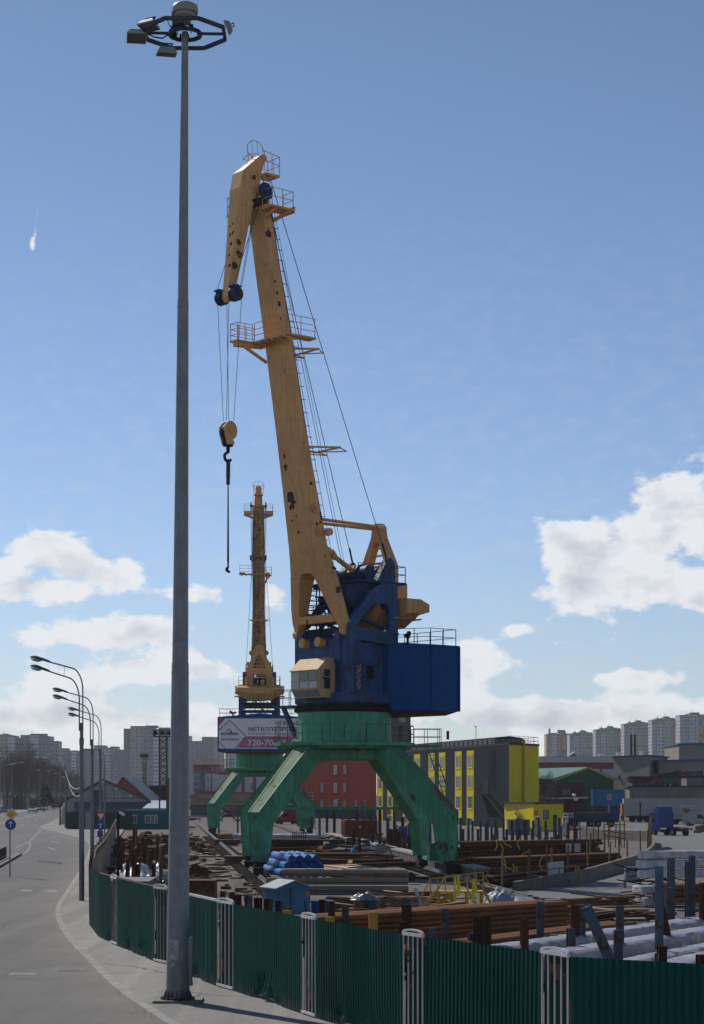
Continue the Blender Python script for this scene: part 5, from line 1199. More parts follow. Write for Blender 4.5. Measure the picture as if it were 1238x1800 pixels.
# big beams in front of the blue stack
for k,(z0,z1,l0,lb) in enumerate(((.0,.42,7.4,'lowest of three long tan beams stacked before the blue pipes'),(.47,.86,7.6,'middle of three long tan beams stacked before the blue pipes'),(.92,1.28,6.8,'topmost of three long tan beams stacked before the blue pipes, under pale sheeting'))):
    y = 106; xr = XA(718,y); t = thing('steel_beam', lb, 'beam', (xr,y,z0), R(-2.5)); h = z1-z0
    mb = MB(); mb.box(-l0,0,0,.6,h*.55,h*.98); mb.box(-l0,-.02,.0,.6,.02,h*.08); mb.box(-l0,0,.04,.56,h*.08,h*.55)
    mb.build('beam', mat('tan_beam', (.30,.22,.13), .65, var=.3, scale=.7), t)
    mb = MB(); mb.box(-l0,-.05,-.012,-.002,h*.08,h*.5); mb.build('grey_side', mat('beam_grey', (.10,.105,.13), .5), t)
y = 106.3; o = MB(); vs = []
for i in range(25):
    for j in range(4): vs.append((-6.6+i*.27, j*.24, .03+.04*noise.noise((i*.7,j,2))))
o.add(vs, [(i*4+j,(i+1)*4+j,(i+1)*4+j+1,i*4+j+1) for i in range(24) for j in range(3)]); o = o.build('plastic_sheet', TARP); o.location = (XA(718,y)-.1,y-.1,1.29); o.rotation_euler = (0,0,R(-2.5)); tag(o,'pale plastic sheet spread over the tan beams','plastic sheet')
# barrels with rubbish
for k,(px,m,lb) in enumerate(((633,mat('brown_barrel', (.22,.13,.07), .7, var=.4, rust=.4),'brown barrel with plastic rubbish on top'),(651,mat('blue_barrel', (.03,.10,.16), .6, var=.4, rust=.3),'dark blue barrel beside the brown one, topped with plastic'))):
    y = 84; t = thing('barrel', lb, 'barrel', (XA(px,y),y,0)); mb = MB(); mb.lathe([(.29,0),(.3,.02),(.29,.3),(.305,.32),(.29,.34),(.29,.62),(.305,.64),(.29,.66),(.29,.92),(.3,.94)],16); mb.build('drum', m, t, True)
def crumple(name, label, c, sx, sy, h, m, seed, cat='tarpaulin', n=26):
    mb = MB(); vs = []; w = n
    for i in range(w):
        for j in range(w):
            a, b = i/(w-1)*2-1, j/(w-1)*2-1; e = max(0,1-(a*a+b*b)**1.2)
            f = noise.fractal((a*2.3+seed,b*2.3,seed),1,2,4); g = noise.noise((a*7+seed,b*7,3))
            vs.append((a*sx*(1+.15*noise.noise((b*3,seed,1))), b*sy*(1+.15*noise.noise((a*3,seed,5))), max(.01,h*(e**.5)*(.75+.5*f)+.1*h*g*e)+.0))
    mb.add(vs, [(i*w+j,(i+1)*w+j,(i+1)*w+j+1,i*w+j+1) for i in range(w-1) for j in range(w-1)]); o = mb.build(name, m, smooth=True); o.location = c
    return tag(o, label, cat)
crumple('plastic_rubbish','crumpled grey plastic heaped on the two barrels',(XA(642,84),83.95,.86),.62,.42,.36,mat('grey_plastic', (.25,.25,.26), .35, var=.6, scale=4),4,'rubbish')
crumple('tarpaulin','white tarpaulin bag slumped right of the yellow stairs',(XA(878,97),97,0),.8,.9,.75,mat('white_tarp', (.33,.34,.38), .5, var=.35, scale=1.5),7)
crumple('tarpaulin','flat pale tarpaulin spread beside the yard road',(XA(905,97),97.5,0),1.2,1.3,.35,MATS['white_tarp'],8)
crumple('tarpaulin','shiny silver tarpaulin over a green heap at the fence',(XA(258,110),111,.5),1.5,2.2,1.0,TARP,9)
crumple('tarpaulin','smaller silver tarpaulin near the rusty camera pole',(XA(228,118),119,.3),1.2,2.2,.95,TARP,10)
crumple('tarpaulin','bright green tarpaulin scrap showing under the silver one',(XA(282,108),109,.1),.6,.8,.65,mat('green_tarp', (.03,.30,.08), .4, var=.3),12)
crumple('tarpaulin','green tarpaulin corner right of the silver one, beside the mast',(XA(296,112),113,.2),.5,.9,1.05,MATS['green_tarp'],13)
# grey flat container roof by the fence
y = 76; t = thing('flat_container', 'low grey container with a flat roof just inside the fence', 'container', (XA(235,y),y,0)); zt_ = ZA(1548,y)
mb = MB(); mb.hexa([(-.75,-1.2,0),(.7,-1.6,0),(.6,2.2,0),(-1.1,2.2,0)],[(-.75,-1.2,zt_),(.7,-1.6,zt_),(.6,2.2,zt_),(-1.1,2.2,zt_)]); mb.build('body', mat('grey_container', (.10,.10,.11), .6), t); 
mb = MB(); mb.hexa([(-.8,-1.25,zt_),(.75,-1.65,zt_),(.65,2.25,zt_),(-1.15,2.25,zt_)],[(-.8,-1.25,zt_+.04),(.75,-1.65,zt_+.04),(.65,2.25,zt_+.04),(-1.15,2.25,zt_+.04)]); mb.build('roof', mat('grey_roof', (.17,.17,.19), .6), t)
y = 82; t = thing('rusty_box', 'rusty brown steel box behind the mast, bushes around it', 'steel box', (XA(353,y),y,0)); mb = MB(); mb.box(-.75,.6,-.4,1.2,0,ZA(1549,y)); mb.build('body', mat('rust_box', (.12,.05,.03), .85, var=.5, rust=.6), t); mb = MB(); mb.box(-.78,.63,-.43,1.23,ZA(1549,y),ZA(1549,y)+.04); mb.build('rim', RUST, t)
# yellow stairs
y = 91; xo = XA(790,y); t = thing('access_stairs', 'yellow tubular access stairs and platform over the pipe stacks', 'stairs', (xo,y,0))
q = lambda px,py,dy=0: V((XA(px,y+dy)-xo,dy,ZA(py,y+dy)))
mb = MB()
for dy in (0,1.0): mb.bar(q(744,1596,0)+V((0,dy,0)), q(771,1566,0)+V((0,dy,0)), .1,.16); mb.bar(q(768,1600,0)+V((0,dy,0)), q(795,1568,0)+V((0,dy,0)), .1,.16)
for k in range(6): a = q(744,1596).lerp(q(771,1566),(k+.5)/6); b = q(768,1600).lerp(q(795,1568),(k+.5)/6); mb.bar(a,b,.25,.04)
mb.build('steps', YPNT, t)
mb = MB(); za = q(780,1567).z; mb.box(q(771,0).x,q(850,0).x,.2,1.2,za-.08,za)
for px in (772,796,822,848): mb.bar(V((q(px,0).x,.2,0)),V((q(px,0).x,.2,za)),.1); mb.bar(V((q(px,0).x,1.2,0)),V((q(px,0).x,1.2,za)),.1)
mb.bar(q(822,1566,.2),q(844,1600,.2),.09,.12); mb.bar(q(850,1566,.2),q(868,1596,.2),.09,.12); mb.build('platform', YPNT, t)
mb = MB()
for a,b in (((738,1580),(757,1545)),((764,1575),(783,1541)),((757,1545),(800,1541)),((783,1541),(850,1534)),((822,1538),(842,1565)),((848,1534),(868,1566)),((757,1545),(757,1578)),((783,1541),(783,1570)),((770,1543),(770,1566)),((800,1538),(800,1566)),((822,1536),(822,1566)),((838,1535),(838,1566)),((850,1534),(850,1567)),((783,1553),(850,1547)),((745,1570),(745,1594))): mb.tube(q(*a,.2),q(*b,.2),.032,n=6)
mb.build('handrail', mat('stair_rail', (.42,.26,.06), .55, var=.4, rust=.3), t)
for k,(px,a,b) in enumerate(((800,1540,1590),(806,1538,1575),(832,1548,1588),(835,1550,1570))):
    mb = MB(); c = V((XA(px,90.6),90.6,ZA(b,90.6))); h = ZA(a,90.6)-c.z; mb.add([(-.07,0,0),(.07,.02,0),(.09,.03,h*.5),(-.06,-.03,h*.5),(.05,0,h),(-.05,0,h)], [(0,1,2,3),(3,2,4,5)]); o = mb.build('plastic_ribbon', PLASTY); o.location = c; tag(o,'pale yellow plastic ribbon hanging from the access stairs','ribbon','ribbons on the stairs')
o = MB(); o.bar((0,0,0),(-.35,.2,.95),.26,.06); o = o.build('plank', mat('pale_plank', (.5,.48,.45), .8, var=.3)); o.location = (XA(744,88),88,.2); tag(o,'pale plank leaning at the foot of the yellow stairs','plank')
# yellow straps lying across the far pipes
for k,(px,py,y) in enumerate(((880,1492,148),(872,1484,148),(890,1482,148),(913,1482,148),(923,1500,148),(886,1520,122),(900,1528,122),(906,1535,122),(893,1524,122),(952,1518,124),(917,1543,121))):
    c = P(px,py,y); mb = MB(); ps = [V((.16*math.sin(.7*i+k), -.03*i, .17*i-.45+.05*math.sin(k*i))) for i in range(6)]
    for a,b in zip(ps,ps[1:]): mb.bar(a,b,.02,.05)
    o = mb.build('packing_strap', PLASTY); o.location = (c.x,c.y-.35,c.z); o.rotation_euler = (0,R(35*math.sin(k*2.1)),0); tag(o,'curled yellow packing strap on the far rusty pipes','strap','straps on the far pipes')
# grey slab, container, cages
board(660,676,1484,1511,163,mat('grey_panel', (.22,.225,.22), .7, var=.2),'upright_panel','grey upright panel standing among scrap beyond the trough','panel',(),0,.12)
def container(px0,px1,py1,y,lb,m,rz=0,h=2.6,z=0,cat='container'):
    x0,x1 = XA(px0,y),XA(px1,y); w = x1-x0; t = thing('shipping_container',lb,cat,(x0,y,z+tz(y)),rz); mb = MB()
    corr(mb,(0,0),(w,0),.15,h-.1,.3,.04); corr(mb,(0,2.4),(0,0),.15,h-.1,.3,.04); corr(mb,(w,0),(w,2.4),.15,h-.1,.3,.04); corr(mb,(w,2.4),(0,2.4),.15,h-.1,.3,.04); mb.box(0,w,0,2.4,h-.1,h-.06)
    mb.build('wall', m, t)
    mb = MB()
    for x in (0,w):
        for yy in (0,2.4): mb.box(x-.08,x+.08,yy-.08,yy+.08,0,h)
    for z_ in (.08,h-.06):
        mb.box(0,w,-.07,.07,z_-.08,z_+.08); mb.box(0,w,2.33,2.47,z_-.08,z_+.08); mb.box(-.07,.07,0,2.4,z_-.08,z_+.08); mb.box(w-.07,w+.07,0,2.4,z_-.08,z_+.08)
    mb.build('frame', m, t); return t, w, h
t,w,h = container(607,663,0,208,'rust red shipping container standing before the dark building',mat('container_red', (.20,.05,.028), .7, var=.4, rust=.4),R(6))
mb = MB()
for x in (.38,.55,.75,.9): mb.tube((w*x,-.12,.2),(w*x,-.12,h-.15),.035,n=6)
mb.build('lock_bar', RUSTD, t)
mb = MB(); mb.box(w*.8,w*.95,-.1,-.085,.7,1.15); mb.box(w*.42,w*.5,-.1,-.085,1.8,2.0); mb.build('label_plate', SGN, t)
t = thing('pipe_rack','dark blue pipe rack with upright bars right of the rusty container','rack',(XA(709,196),196,0)); mb = MB()
for k in range(8): mb.box(-.85+.24*k-.06,-.85+.24*k+.06,-.06,.06,0,2.1+.2*(k%2))
mb.box(-.95,.95,-.08,.08,.5,.6); mb.box(-.95,.95,-.08,.08,1.7,1.8); mb.build('frame', BLU, t)
t = thing('beam_cradle','rusty rack of upright steel beams standing at the second crane leg','rack',(XA(526,190),190,0)); mb = MB()
for k in range(7): mb.box(-.6+.2*k-.05,-.6+.2*k+.05,-.1,.1,0,1.75)
mb.box(-.7,.7,.1,.2,.2,.35); mb.build('uprights', RUST, t); mb = MB(); mb.box(-.75,.75,-.3,.3,0,.12); mb.build('base', RUSTD, t)
t = thing('scrap_cage','grey metal cage cabinet standing at the edge of the yard road','cabinet',(XA(1112,113),113,0)); mb = MB(); z = ZA(1548,113)
mb.box(-.42,.42,-.3,.3,z,ZA(1524,113)); mb.build('cabinet', mat('cabinet_grey', (.22,.23,.25), .5, var=.4, rust=.3), t)
mb = MB()
for x in (-.42,.42):
    for yy in (-.3,.3): mb.tube((x,yy,0),(x,yy,z),.03,n=5)
mb.box(-.5,.5,-.35,.35,z-.08,z); mb.tube((.42,0,z),(1.5,.2,z-.1),.05,n=5); mb.build('stand', RUST, t)
for k in range(16):
    o = MB(); ln = random.uniform(1.5,3.2); o.tube((-ln/2,0,0),(ln/2,0,0),.035,n=5); o = o.build('scrap_bar', BLK); o.location = (XA(1150,106)+random.uniform(-.9,.9),106+random.uniform(-1,1),.2+.08*k); o.rotation_euler = (0,random.uniform(-.35,.35),random.uniform(-.9,.9)); tag(o,'dark bent bar in the scrap heap left of the silver stack','scrap bar','dark scrap heap')
t = thing('steel_scaffold','twisted dark steel scaffold on the block wall, behind the pipes','scaffold',(XA(1082,200),200,0)); mb = MB()
for x in (-.7,0,.6,.9): mb.bar((x,0,0),(x+random.uniform(-.2,.2),0,random.uniform(2.2,3.0)),.1)
for z in (1.2,1.7,2.3): mb.bar((-1.2,0,z),(1.1,0,z+random.uniform(-.4,.4)),.09)
mb.build('bars', RUSTD, t)
o = MB(); o.tube((0,-.3,.3),(0,.3,.3),.3,n=14); o = o.build('cable_reel', mat('reel_black', (.02,.02,.022), .5)); o.location = (XA(722,118),118,.12); tag(o,'black cable reel lying by the crane leg wheels','cable reel')
for k,(px,y,lb) in enumerate(((624,168,'left light blue plastic drum among scrap'),(644,172,'right light blue plastic drum among scrap'))):
    o = MB(); o.lathe([(.3,0),(.33,.1),(.33,.7),(.28,.8)],12); o.box(-.12,.12,-.08,.08,.8,.86); o = o.build('plastic_drum', mat('drum_lightblue', (.08,.32,.62), .4), smooth=True); o.location = (XA(px,y),y,0); tag(o,lb,'drum')
# ---- planks, offcuts and rods lying about: one mesh each, many copies
def litter(name, n, gen, meshes, label, cat, group):
    srcs = [f().build(name, m) for f, m in meshes]
    for k in range(n):
        o = srcs[k] if k < len(srcs) else srcs[k%len(srcs)].copy()
        if k >= len(srcs): COL.objects.link(o)
        p, rot, s_ = gen(k); o.location = p; o.rotation_euler = rot; o.scale = (s_,s_,s_); tag(o,label,cat,group)
def mk(l,w,h): return lambda: MB().box(-l/2,l/2,-w/2,w/2,0,h)
rg = random.Random(21)
heaps = [(rg.uniform(100,235),rg.uniform(208,345)) for _ in range(34)]
def left_yard(k):
    hy,hp_ = rg.choice(heaps); y = hy+rg.gauss(0,4); px = hp_+rg.gauss(0,13)
    if k%5 == 0: y = rg.uniform(92,215); px = rg.uniform(205,358+.05*(215-y))
    px = max(px,150+.38*min(y,150)); px = min(px,352+.10*(220-y)); return (XA(px,y),y,rg.uniform(0,.55)**1.6*(1 if px < 335 else .35)), (rg.uniform(-.2,.2),rg.choice((0,0,0,1))*rg.uniform(-.9,.9)+rg.uniform(-.1,.1),rg.uniform(-1.4,1.5)), rg.uniform(.7,1.3)
litter('timber_offcut',285,left_yard,[(mk(1.8,.15,.1),WOODD),(mk(1.0,.3,.25),WOODD),(mk(2.6,.12,.12),RUSTD),(mk(1.0,.7,.05),WOOD),(mk(1.9,.1,.08),WOOD),(mk(.7,.4,.4),RUST)],'old timber or scrap piece in the jumble inside the fence, left of the rail','scrap piece','scrap along the left crane rail')
litter('scrap_sheet',90,left_yard,[(mk(1.4,.9,.03),RUSTD),(mk(1.0,.8,.02),mat('scrap_plate_grey', (.13,.13,.14), .6, var=.5, rust=.5)),(mk(2.2,.5,.3),RUST),((lambda: MB().tube((-1.1,0,.12),(1.1,0,.12),.12,n=8)),RUSTD),((lambda: MB().tube((0,-.3,.4),(0,.3,.4),.4,n=12)),RUST)],'scrap plate or tube in the jumble inside the fence, left of the rail','scrap piece','plates and tubes in the left scrap')
def left_bar(k):
    p, r_, s_ = left_yard(k); return (p[0],p[1],p[2]+.1), (rg.uniform(-.5,.5),rg.uniform(-.7,.7),rg.uniform(0,3)), s_
litter('bent_rod',120,left_bar,[((lambda: MB().tube((-1.0,0,.3),(1.0,0,.3),.03,n=5)),RUST),((lambda: MB().path([(-.8,0,.2),(0,.1,.5),(.7,-.2,.3)],.03,5)),RUSTD),(mk(1.6,.06,.06),WOOD)],'thin bent rod sticking from the scrap left of the mast','rod','rods in the left scrap')
def rail_litter(k):
    if k%2: q = C1+RR*rg.uniform(-9,-6.6)+RD*rg.uniform(-30,90)
    else: q = C1+RR*rg.uniform(-5.3,5.2)+RD*rg.uniform(-8,110)
    return (q.x,q.y,0.0), (rg.uniform(-.06,.06),rg.uniform(-.06,.06),rg.uniform(0,3)), rg.uniform(.5,1.3)
litter('ground_scrap',170,rail_litter,[(mk(1.6,.14,.08),WOODD),(mk(.9,.5,.04),WOOD),(mk(2.6,.12,.12),RUSTD),(mk(.6,.4,.2),RUST),(mk(1.1,.25,.1),CONC)],'small plank or scrap lying on the gravel along the crane rails','scrap piece','litter along the crane rails')
def left_post(k):
    y = rg.uniform(100,190); px = rg.uniform(212,296); return (XA(px,y),y,0), (rg.uniform(-.06,.06),rg.uniform(-.06,.06),rg.uniform(0,3)), 1
litter('rusty_post',30,left_post,[((lambda: MB().box(-.09,.09,-.09,.09,0,1.7)),RUST),((lambda: MB().box(-.08,.08,-.08,.08,0,2.5)),RUSTD),((lambda: MB().box(-.04,.04,-.04,.04,0,1.6)),RUST)],'rusty post standing in the scrap left of the mast','post','rusty posts in the left scrap')
def mid_yard(k):
    y = rg.uniform(165,225); px = rg.uniform(560,735); return (XA(px,y),y,rg.uniform(0,.7)), (rg.uniform(-.2,.2),rg.uniform(-.3,.3),rg.uniform(0,3)), rg.uniform(.6,1.3)
litter('scrap_block',190,mid_yard,[(mk(1.5,.3,.3),RUSTD),(mk(2.2,.12,.12),RUST),(mk(.8,.5,.35),CONC),(mk(1.8,.2,.15),WOODD),((lambda: MB().tube((-.9,0,.15),(.9,0,.15),.15,n=8)),RUST),(mk(.9,.7,.5),mat('scrap_grey', (.07,.07,.08), .7, var=.5)),(mk(.8,.4,.2),mat('scrap_pale', (.28,.28,.3), .7, var=.5)),((lambda: MB().tube((-1.2,0,.1),(1.2,0,.1),.06,n=6)),RUSTD)],'scrap block in the clutter beyond the slotted trough','scrap piece','clutter beyond the trough')
def front_yard(k):
    y = rg.uniform(76,99); px = rg.uniform(588,770) if k%3 else rg.uniform(1000,1110); yy = y if px < 800 else rg.uniform(78,96); return (XA(px,yy),yy,rg.uniform(.0,.5)), (rg.uniform(-.1,.1),rg.uniform(-.13,.13),rg.uniform(-.5,.6)), rg.uniform(.7,1.3)
litter('loose_plank',190,front_yard,[(mk(3.0,.18,.06),WOOD),(mk(2.2,.22,.08),WOODD),(mk(3.6,.12,.12),RUSTD),(mk(1.4,.5,.05),mat('plank_pale', (.33,.29,.24), .85, var=.5, rnd=.3)),(mk(2.6,.08,.08),RUST)],'loose plank or bar lying around the barrels and pipe racks','plank','loose planks behind the pipe stack')
def rail_yard(k):
    q = C1+RR*rg.uniform(-3.5,4.5)+RD*rg.uniform(8,118); return (q.x,q.y,rg.uniform(0,.3)), (0,rg.uniform(-.05,.05),rg.uniform(-.3,.3)+(0 if k%2 else 1.5)), rg.uniform(.8,1.6)
litter('stacked_timber',95,rail_yard,[(mk(3.6,.3,.25),WOOD),(mk(4.5,.25,.3),RUSTD),(mk(3.0,1.2,.3),WOODD),(mk(5.0,.5,.3),RUST)],'timber or steel length laid between the two crane rails','timber','timber between the rails')
for k,(px,y,lb) in enumerate(((398,205,'short timber stack beside the rail, near the far crane wheels'),(428,150,'pale timber pallet left of the near crane leg'),(403,232,'sawn timber heap under the far crane'),(440,240,'broken timber heap right of the far crane leg'),(560,138,'flat stack of pale boards behind the blue pipes'))):
    t = thing('board_stack',lb,'timber stack',(XA(px,y),y,0),rg.uniform(-.2,.2))
    for j in range(6): mb = MB(); mb.box(-1.3,1.3,-.6,.6,.05+.11*j,.14+.11*j) if k != 4 else mb.box(-2.6,2.6,-.5,.5,.05+.07*j,.1+.07*j); o = mb.build('board', WOOD if j%2 else WOODD, t); o.location = (rg.uniform(-.15,.15),rg.uniform(-.08,.08),0); o.rotation_euler = (0,0,rg.uniform(-.06,.06))
# ---- bare bushes and trees
TWIG = mat('bare_twig', (.15,.115,.09), .9, var=.3); BARK = mat('bark', (.13,.105,.088), .9, var=.4)
def twigs(mb, p, d, ln, r, depth, rn, spread=.6, kids=3, low=False):
    q = p+d*ln
    mb.tube(p, q, r, r*.6, n=3 if r < .05 else 5, cap=False)
    if depth == 0: return
    for k in range(kids):
        nd = (d+V((rn.uniform(-1,1),rn.uniform(-1,1),rn.uniform(-.35,.8)))*spread).normalized()
        twigs(mb, p.lerp(q,rn.uniform(.45,1)), nd, ln*rn.uniform(.55,.8), r*.55, depth-1, rn, spread, kids)
def bush(px,y,h,seed,label,m=TWIG):
    rn = random.Random(seed); t = MB()
    for k in range(9): d = V((rn.uniform(-.7,.7),rn.uniform(-.7,.7),1)).normalized(); twigs(t, V((rn.uniform(-.2,.2),rn.uniform(-.2,.2),0)), d, h*.5, .014, 3, rn, .5, 3)
    o = t.build('bare_bush', m); o.location = (XA(px,y),y,0); return tag(o,label,'bush')
for k,(px,y,h,lb) in enumerate(((352,80,1.5,'bare twiggy bush over the rusty box'),(338,79,1.7,'bare bush just right of the mast'),(374,83,1.4,'bare bush at the right corner of the rusty box'),(437,88,1.6,'thin bare bush by the near crane wheels'),(299,92,1.8,'bare shrub left of the mast among the scrap'),(283,105,2.2,'taller bare shrub in the scrap left of the mast'),(392,80,1.2,'low bare bush behind the white fence post'),(700,84,1.0,'dry brushwood before the concrete trough'),(720,86,1.1,'tangled brushwood left of the yellow stairs'),(685,88,1.0,'small brushwood heap by the beam ends'),(556,84,.9,'dry weeds beside the kiosk'))): bush(px,y,h,60+k,lb)
def bare_tree(h, seed):
    rn = random.Random(seed); t = thing('bare_tree','x','tree')
    mb = MB(); mb.tube((0,0,0),(0,0,h*.45),.24,.17,n=6); mb.tube((0,0,h*.45),(.1,0,h*.95),.17,.03,n=5); tr = mb.build('trunk', BARK, t)
    cr = MB()
    for k in range(20):
        z = h*(.18+.75*k/20); a = rn.uniform(0,6.28); d = V((math.cos(a),math.sin(a),rn.uniform(.5,1.3))).normalized(); twigs(cr, V((0,0,z)), d, h*.22*(1.2-.6*k/20), .055, 4, rn, .7, 4)
    cr.build('crown', mat('twig_haze', (.15,.115,.092), .95, var=.3), t); return t
prot = [bare_tree(12,s_) for s_ in (1,2,3)]
tl = random.Random(8); n_ = 0
TREES = [(6,520,15),(22,540,13),(38,600,17),(47,560,12),(60,640,13),(52,520,11),(70,570,10),(33,530,10),(78,620,13),(90,600,12),(15,580,12),(12,520,11),(27,600,14),(65,690,15),(100,660,11),(110,700,12),(118,690,11),(125,720,10),(132,730,10),(84,690,11),(73,700,14),(44,690,15),(139,740,9),(-4,540,14),(56,600,14),(96,720,13),(105,640,9)]
for i,(px,y,h) in enumerate(TREES):
    o = prot[i%3] if i < 3 else dup(prot[i%3]); o.location = (XA(px,y),y,tz(y)); o.scale = (h/12*1.15,h/12*1.15,h/12); o.rotation_euler = (0,0,i*1.3)
    tag(o,'bare brown tree in the belt of trees across the road, before the tower blocks','tree','bare trees across the road')
t = thing('evergreen_tree','dark green conifer among bare trees at the road side','tree',(XA(79,520),520,tz(520)))
mb = MB(); mb.tube((0,0,0),(0,0,6.5),.18,.04,n=6); mb.build('trunk', BARK, t)
mb = MB(); rn = random.Random(4)
for k in range(900):
    z = rn.uniform(.8,6.8); rr = (1-z/7.2)*3.6*rn.uniform(.3,1.0)**.5+.1; a = rn.uniform(0,6.28); c = V((rr*math.cos(a),rr*math.sin(a),z)); s_ = rn.uniform(.2,.45); d1 = V((rn.uniform(-1,1),rn.uniform(-1,1),rn.uniform(-.6,.3)))*s_; d2 = V((rn.uniform(-1,1),rn.uniform(-1,1),rn.uniform(-.5,.5)))*s_
    mb.add([c-d1,c+d2,c+d1,c-d2],[(0,1,2,3)])
mb.build('crown', mat('needles', (.02,.05,.03), .8, var=.5), t)
for k,(px,y,h,lb) in enumerate(((967,322,7.5,'slim bare tree in front of the yellow annex'),(958,330,8,'thin bare tree against the yellow end wall'))):
    o = dup(prot[k]); o.location = (XA(px,y),y,tz(y)); o.scale = (.45,.45,h/12); tag(o,lb,'tree'); o['group'] = 'bare trees by the annex'
# ------------------------------------------------------------------ buildings near the yard
def solid(name, label, cat, pts, z0, z1, m, roofm=None, group=None, loc=None, over=.0, part='wall'):
    """upright walls round a footprint (list of (x,y)) with a flat roof slab"""
    o = V((pts[0][0],pts[0][1],z0)); t = thing(name,label,cat,o,group=group); mb = MB(); n = len(pts)
    for i in range(n):
        a, b = pts[i], pts[(i+1)%n]; mb.wall((a[0]-o.x,a[1]-o.y),(b[0]-o.x,b[1]-o.y),0,z1-z0)
    mb.build(part, m, t)
    c = V((sum(p[0] for p in pts)/n,sum(p[1] for p in pts)/n,0)); mb = MB()
    q = [V((p[0],p[1],0)) for p in pts]; q = [c+(p-c)*(1+over/max(1,(p-c).length))-V((o.x,o.y,0)) for p in q]
    mb.loft([[p+V((0,0,z1-z0)) for p in q],[p+V((0,0,z1-z0+.25)) for p in q]]); mb.build('roof', roofm or mat('dark_roof', (.035,.036,.04), .8), t)
    return t
def along(A, B, px):
    d = (B-A); L_ = d.length; d.normalize(); k = (px-CX)/F; s = (k*A.y-A.x)/(d.x-k*d.y); return s, d
def window(t, o, A, d, s, z, w, h, frame=PVC, out=.05, pane=GLASSW, mull=1, reveal=None, depth=.12):
    n_ = V((d.y,-d.x,0)); n_ = n_ if n_.y < 0 else -n_
    def bx_(mb,s0,s1,z0,z1,o0,o1):
        p = [A+d*s0+n_*o0-o, A+d*s1+n_*o0-o, A+d*s1+n_*o1-o, A+d*s0+n_*o1-o]; mb.hexa([v+V((0,0,z0)) for v in p],[v+V((0,0,z1)) for v in p])
    mb = MB(); e = .09
    bx_(mb,s-w/2,s-w/2+e,z,z+h,.004,out); bx_(mb,s+w/2-e,s+w/2,z,z+h,.004,out); bx_(mb,s-w/2+e,s+w/2-e,z,z+e,.004,out); bx_(mb,s-w/2+e,s+w/2-e,z+h-e,z+h,.004,out)
    for k in range(mull): x = s-w/2+w*(k+1)/(mull+1)+w*.12; bx_(mb,x-.04,x+.04,z+e,z+h-e,.006,out-.005)
    f = mb.build('window', frame, t)
    mb = MB(); bx_(mb,s-w/2+e*.6,s+w/2-e*.6,z+e*.6,z+h-e*.6,.003,.02); mb.build('pane', pane, f)
    if reveal:
        mb = MB(); bx_(mb,s-w/2-.14,s-w/2,z-.14,z+h+.14,.004,out+depth); bx_(mb,s+w/2,s+w/2+.14,z-.14,z+h+.14,.004,out+depth); bx_(mb,s-w/2,s+w/2,z+h,z+h+.14,.004,out+depth); bx_(mb,s-w/2,s+w/2,z-.14,z,.004,out+depth); mb.build('surround', reveal, f)
    return f
A = P(895,HY,300); B = P(663,HY,371); Cc = P(947.5,HY,309); A.z=B.z=Cc.z=0
zg = tz(300); zt_ = ZA(1309,300)
D_ = B+(Cc-A); bw = thing('office_building','dark grey office building with yellow window stripes and a yellow end wall','building',(A.x,A.y,zg))
o = A.copy(); o.z = zg
mb = MB(); mb.wall((0,0),tuple((B-A)[:2]),0,zt_-zg); mb.wall(tuple((D_-A)[:2]),tuple((Cc-A)[:2]),0,zt_-zg); mb.build('wall', DKG, bw)
mb = MB(); mb.wall((0,0),tuple((Cc-A)[:2]),0,zt_-zg); mb.build('end_wall', YCL, bw)
mb = MB(); q = [A-o,B-o,D_-o,Cc-o]; cen = (q[0]+q[2])/2; q = [p+(p-cen).normalized()*.25 for p in q]
mb.loft([[V((p.x,p.y,zt_-zg)) for p in q],[V((p.x,p.y,zt_-zg+.3)) for p in q]]); mb.build('roof', mat('dark_roof', (.035,.036,.04), .8), bw)
oo = A.copy(); oo.z = zg; oz = V((A.x,A.y,zg))
rows_ = [1338,1374.5,1411]
for px in (669,686.5,714,734,759.5,778,806.5,827.5):
    s, d = along(A,B,px); y = A.y+d.y*s; n_ = V((d.y,-d.x,0)); n_ = n_ if n_.y < 0 else -n_
    zs = [5.3+(HY-p)/F*318-zg for p in (1340,1376,1412)]
    mb = MB(); w = 3.5; p = [A+d*(s-w/2)+n_*.003-oz, A+d*(s+w/2)+n_*.003-oz]
    zt2 = zs[0]+1.85; b0 = .0
    pv = [p[0],p[1],p[1]+n_*.06,p[0]+n_*.06]; mb.hexa([V((v.x,v.y,b0)) for v in pv],[V((v.x,v.y,zt2)) for v in pv]); mb.build('yellow_stripe', YCL, bw)
    for z in zs: window(bw, oz, A+n_*.065, d, s, z-1.0+.3, 2.1, 2.0, mull=1, reveal=YCL, depth=.02)
    window(bw, oz, A+n_*.065, d, s, .3, 2.3, 1.3, mull=1)
s, d = along(A,B,740); n_ = V((d.y,-d.x,0)); n_ = n_ if n_.y < 0 else -n_
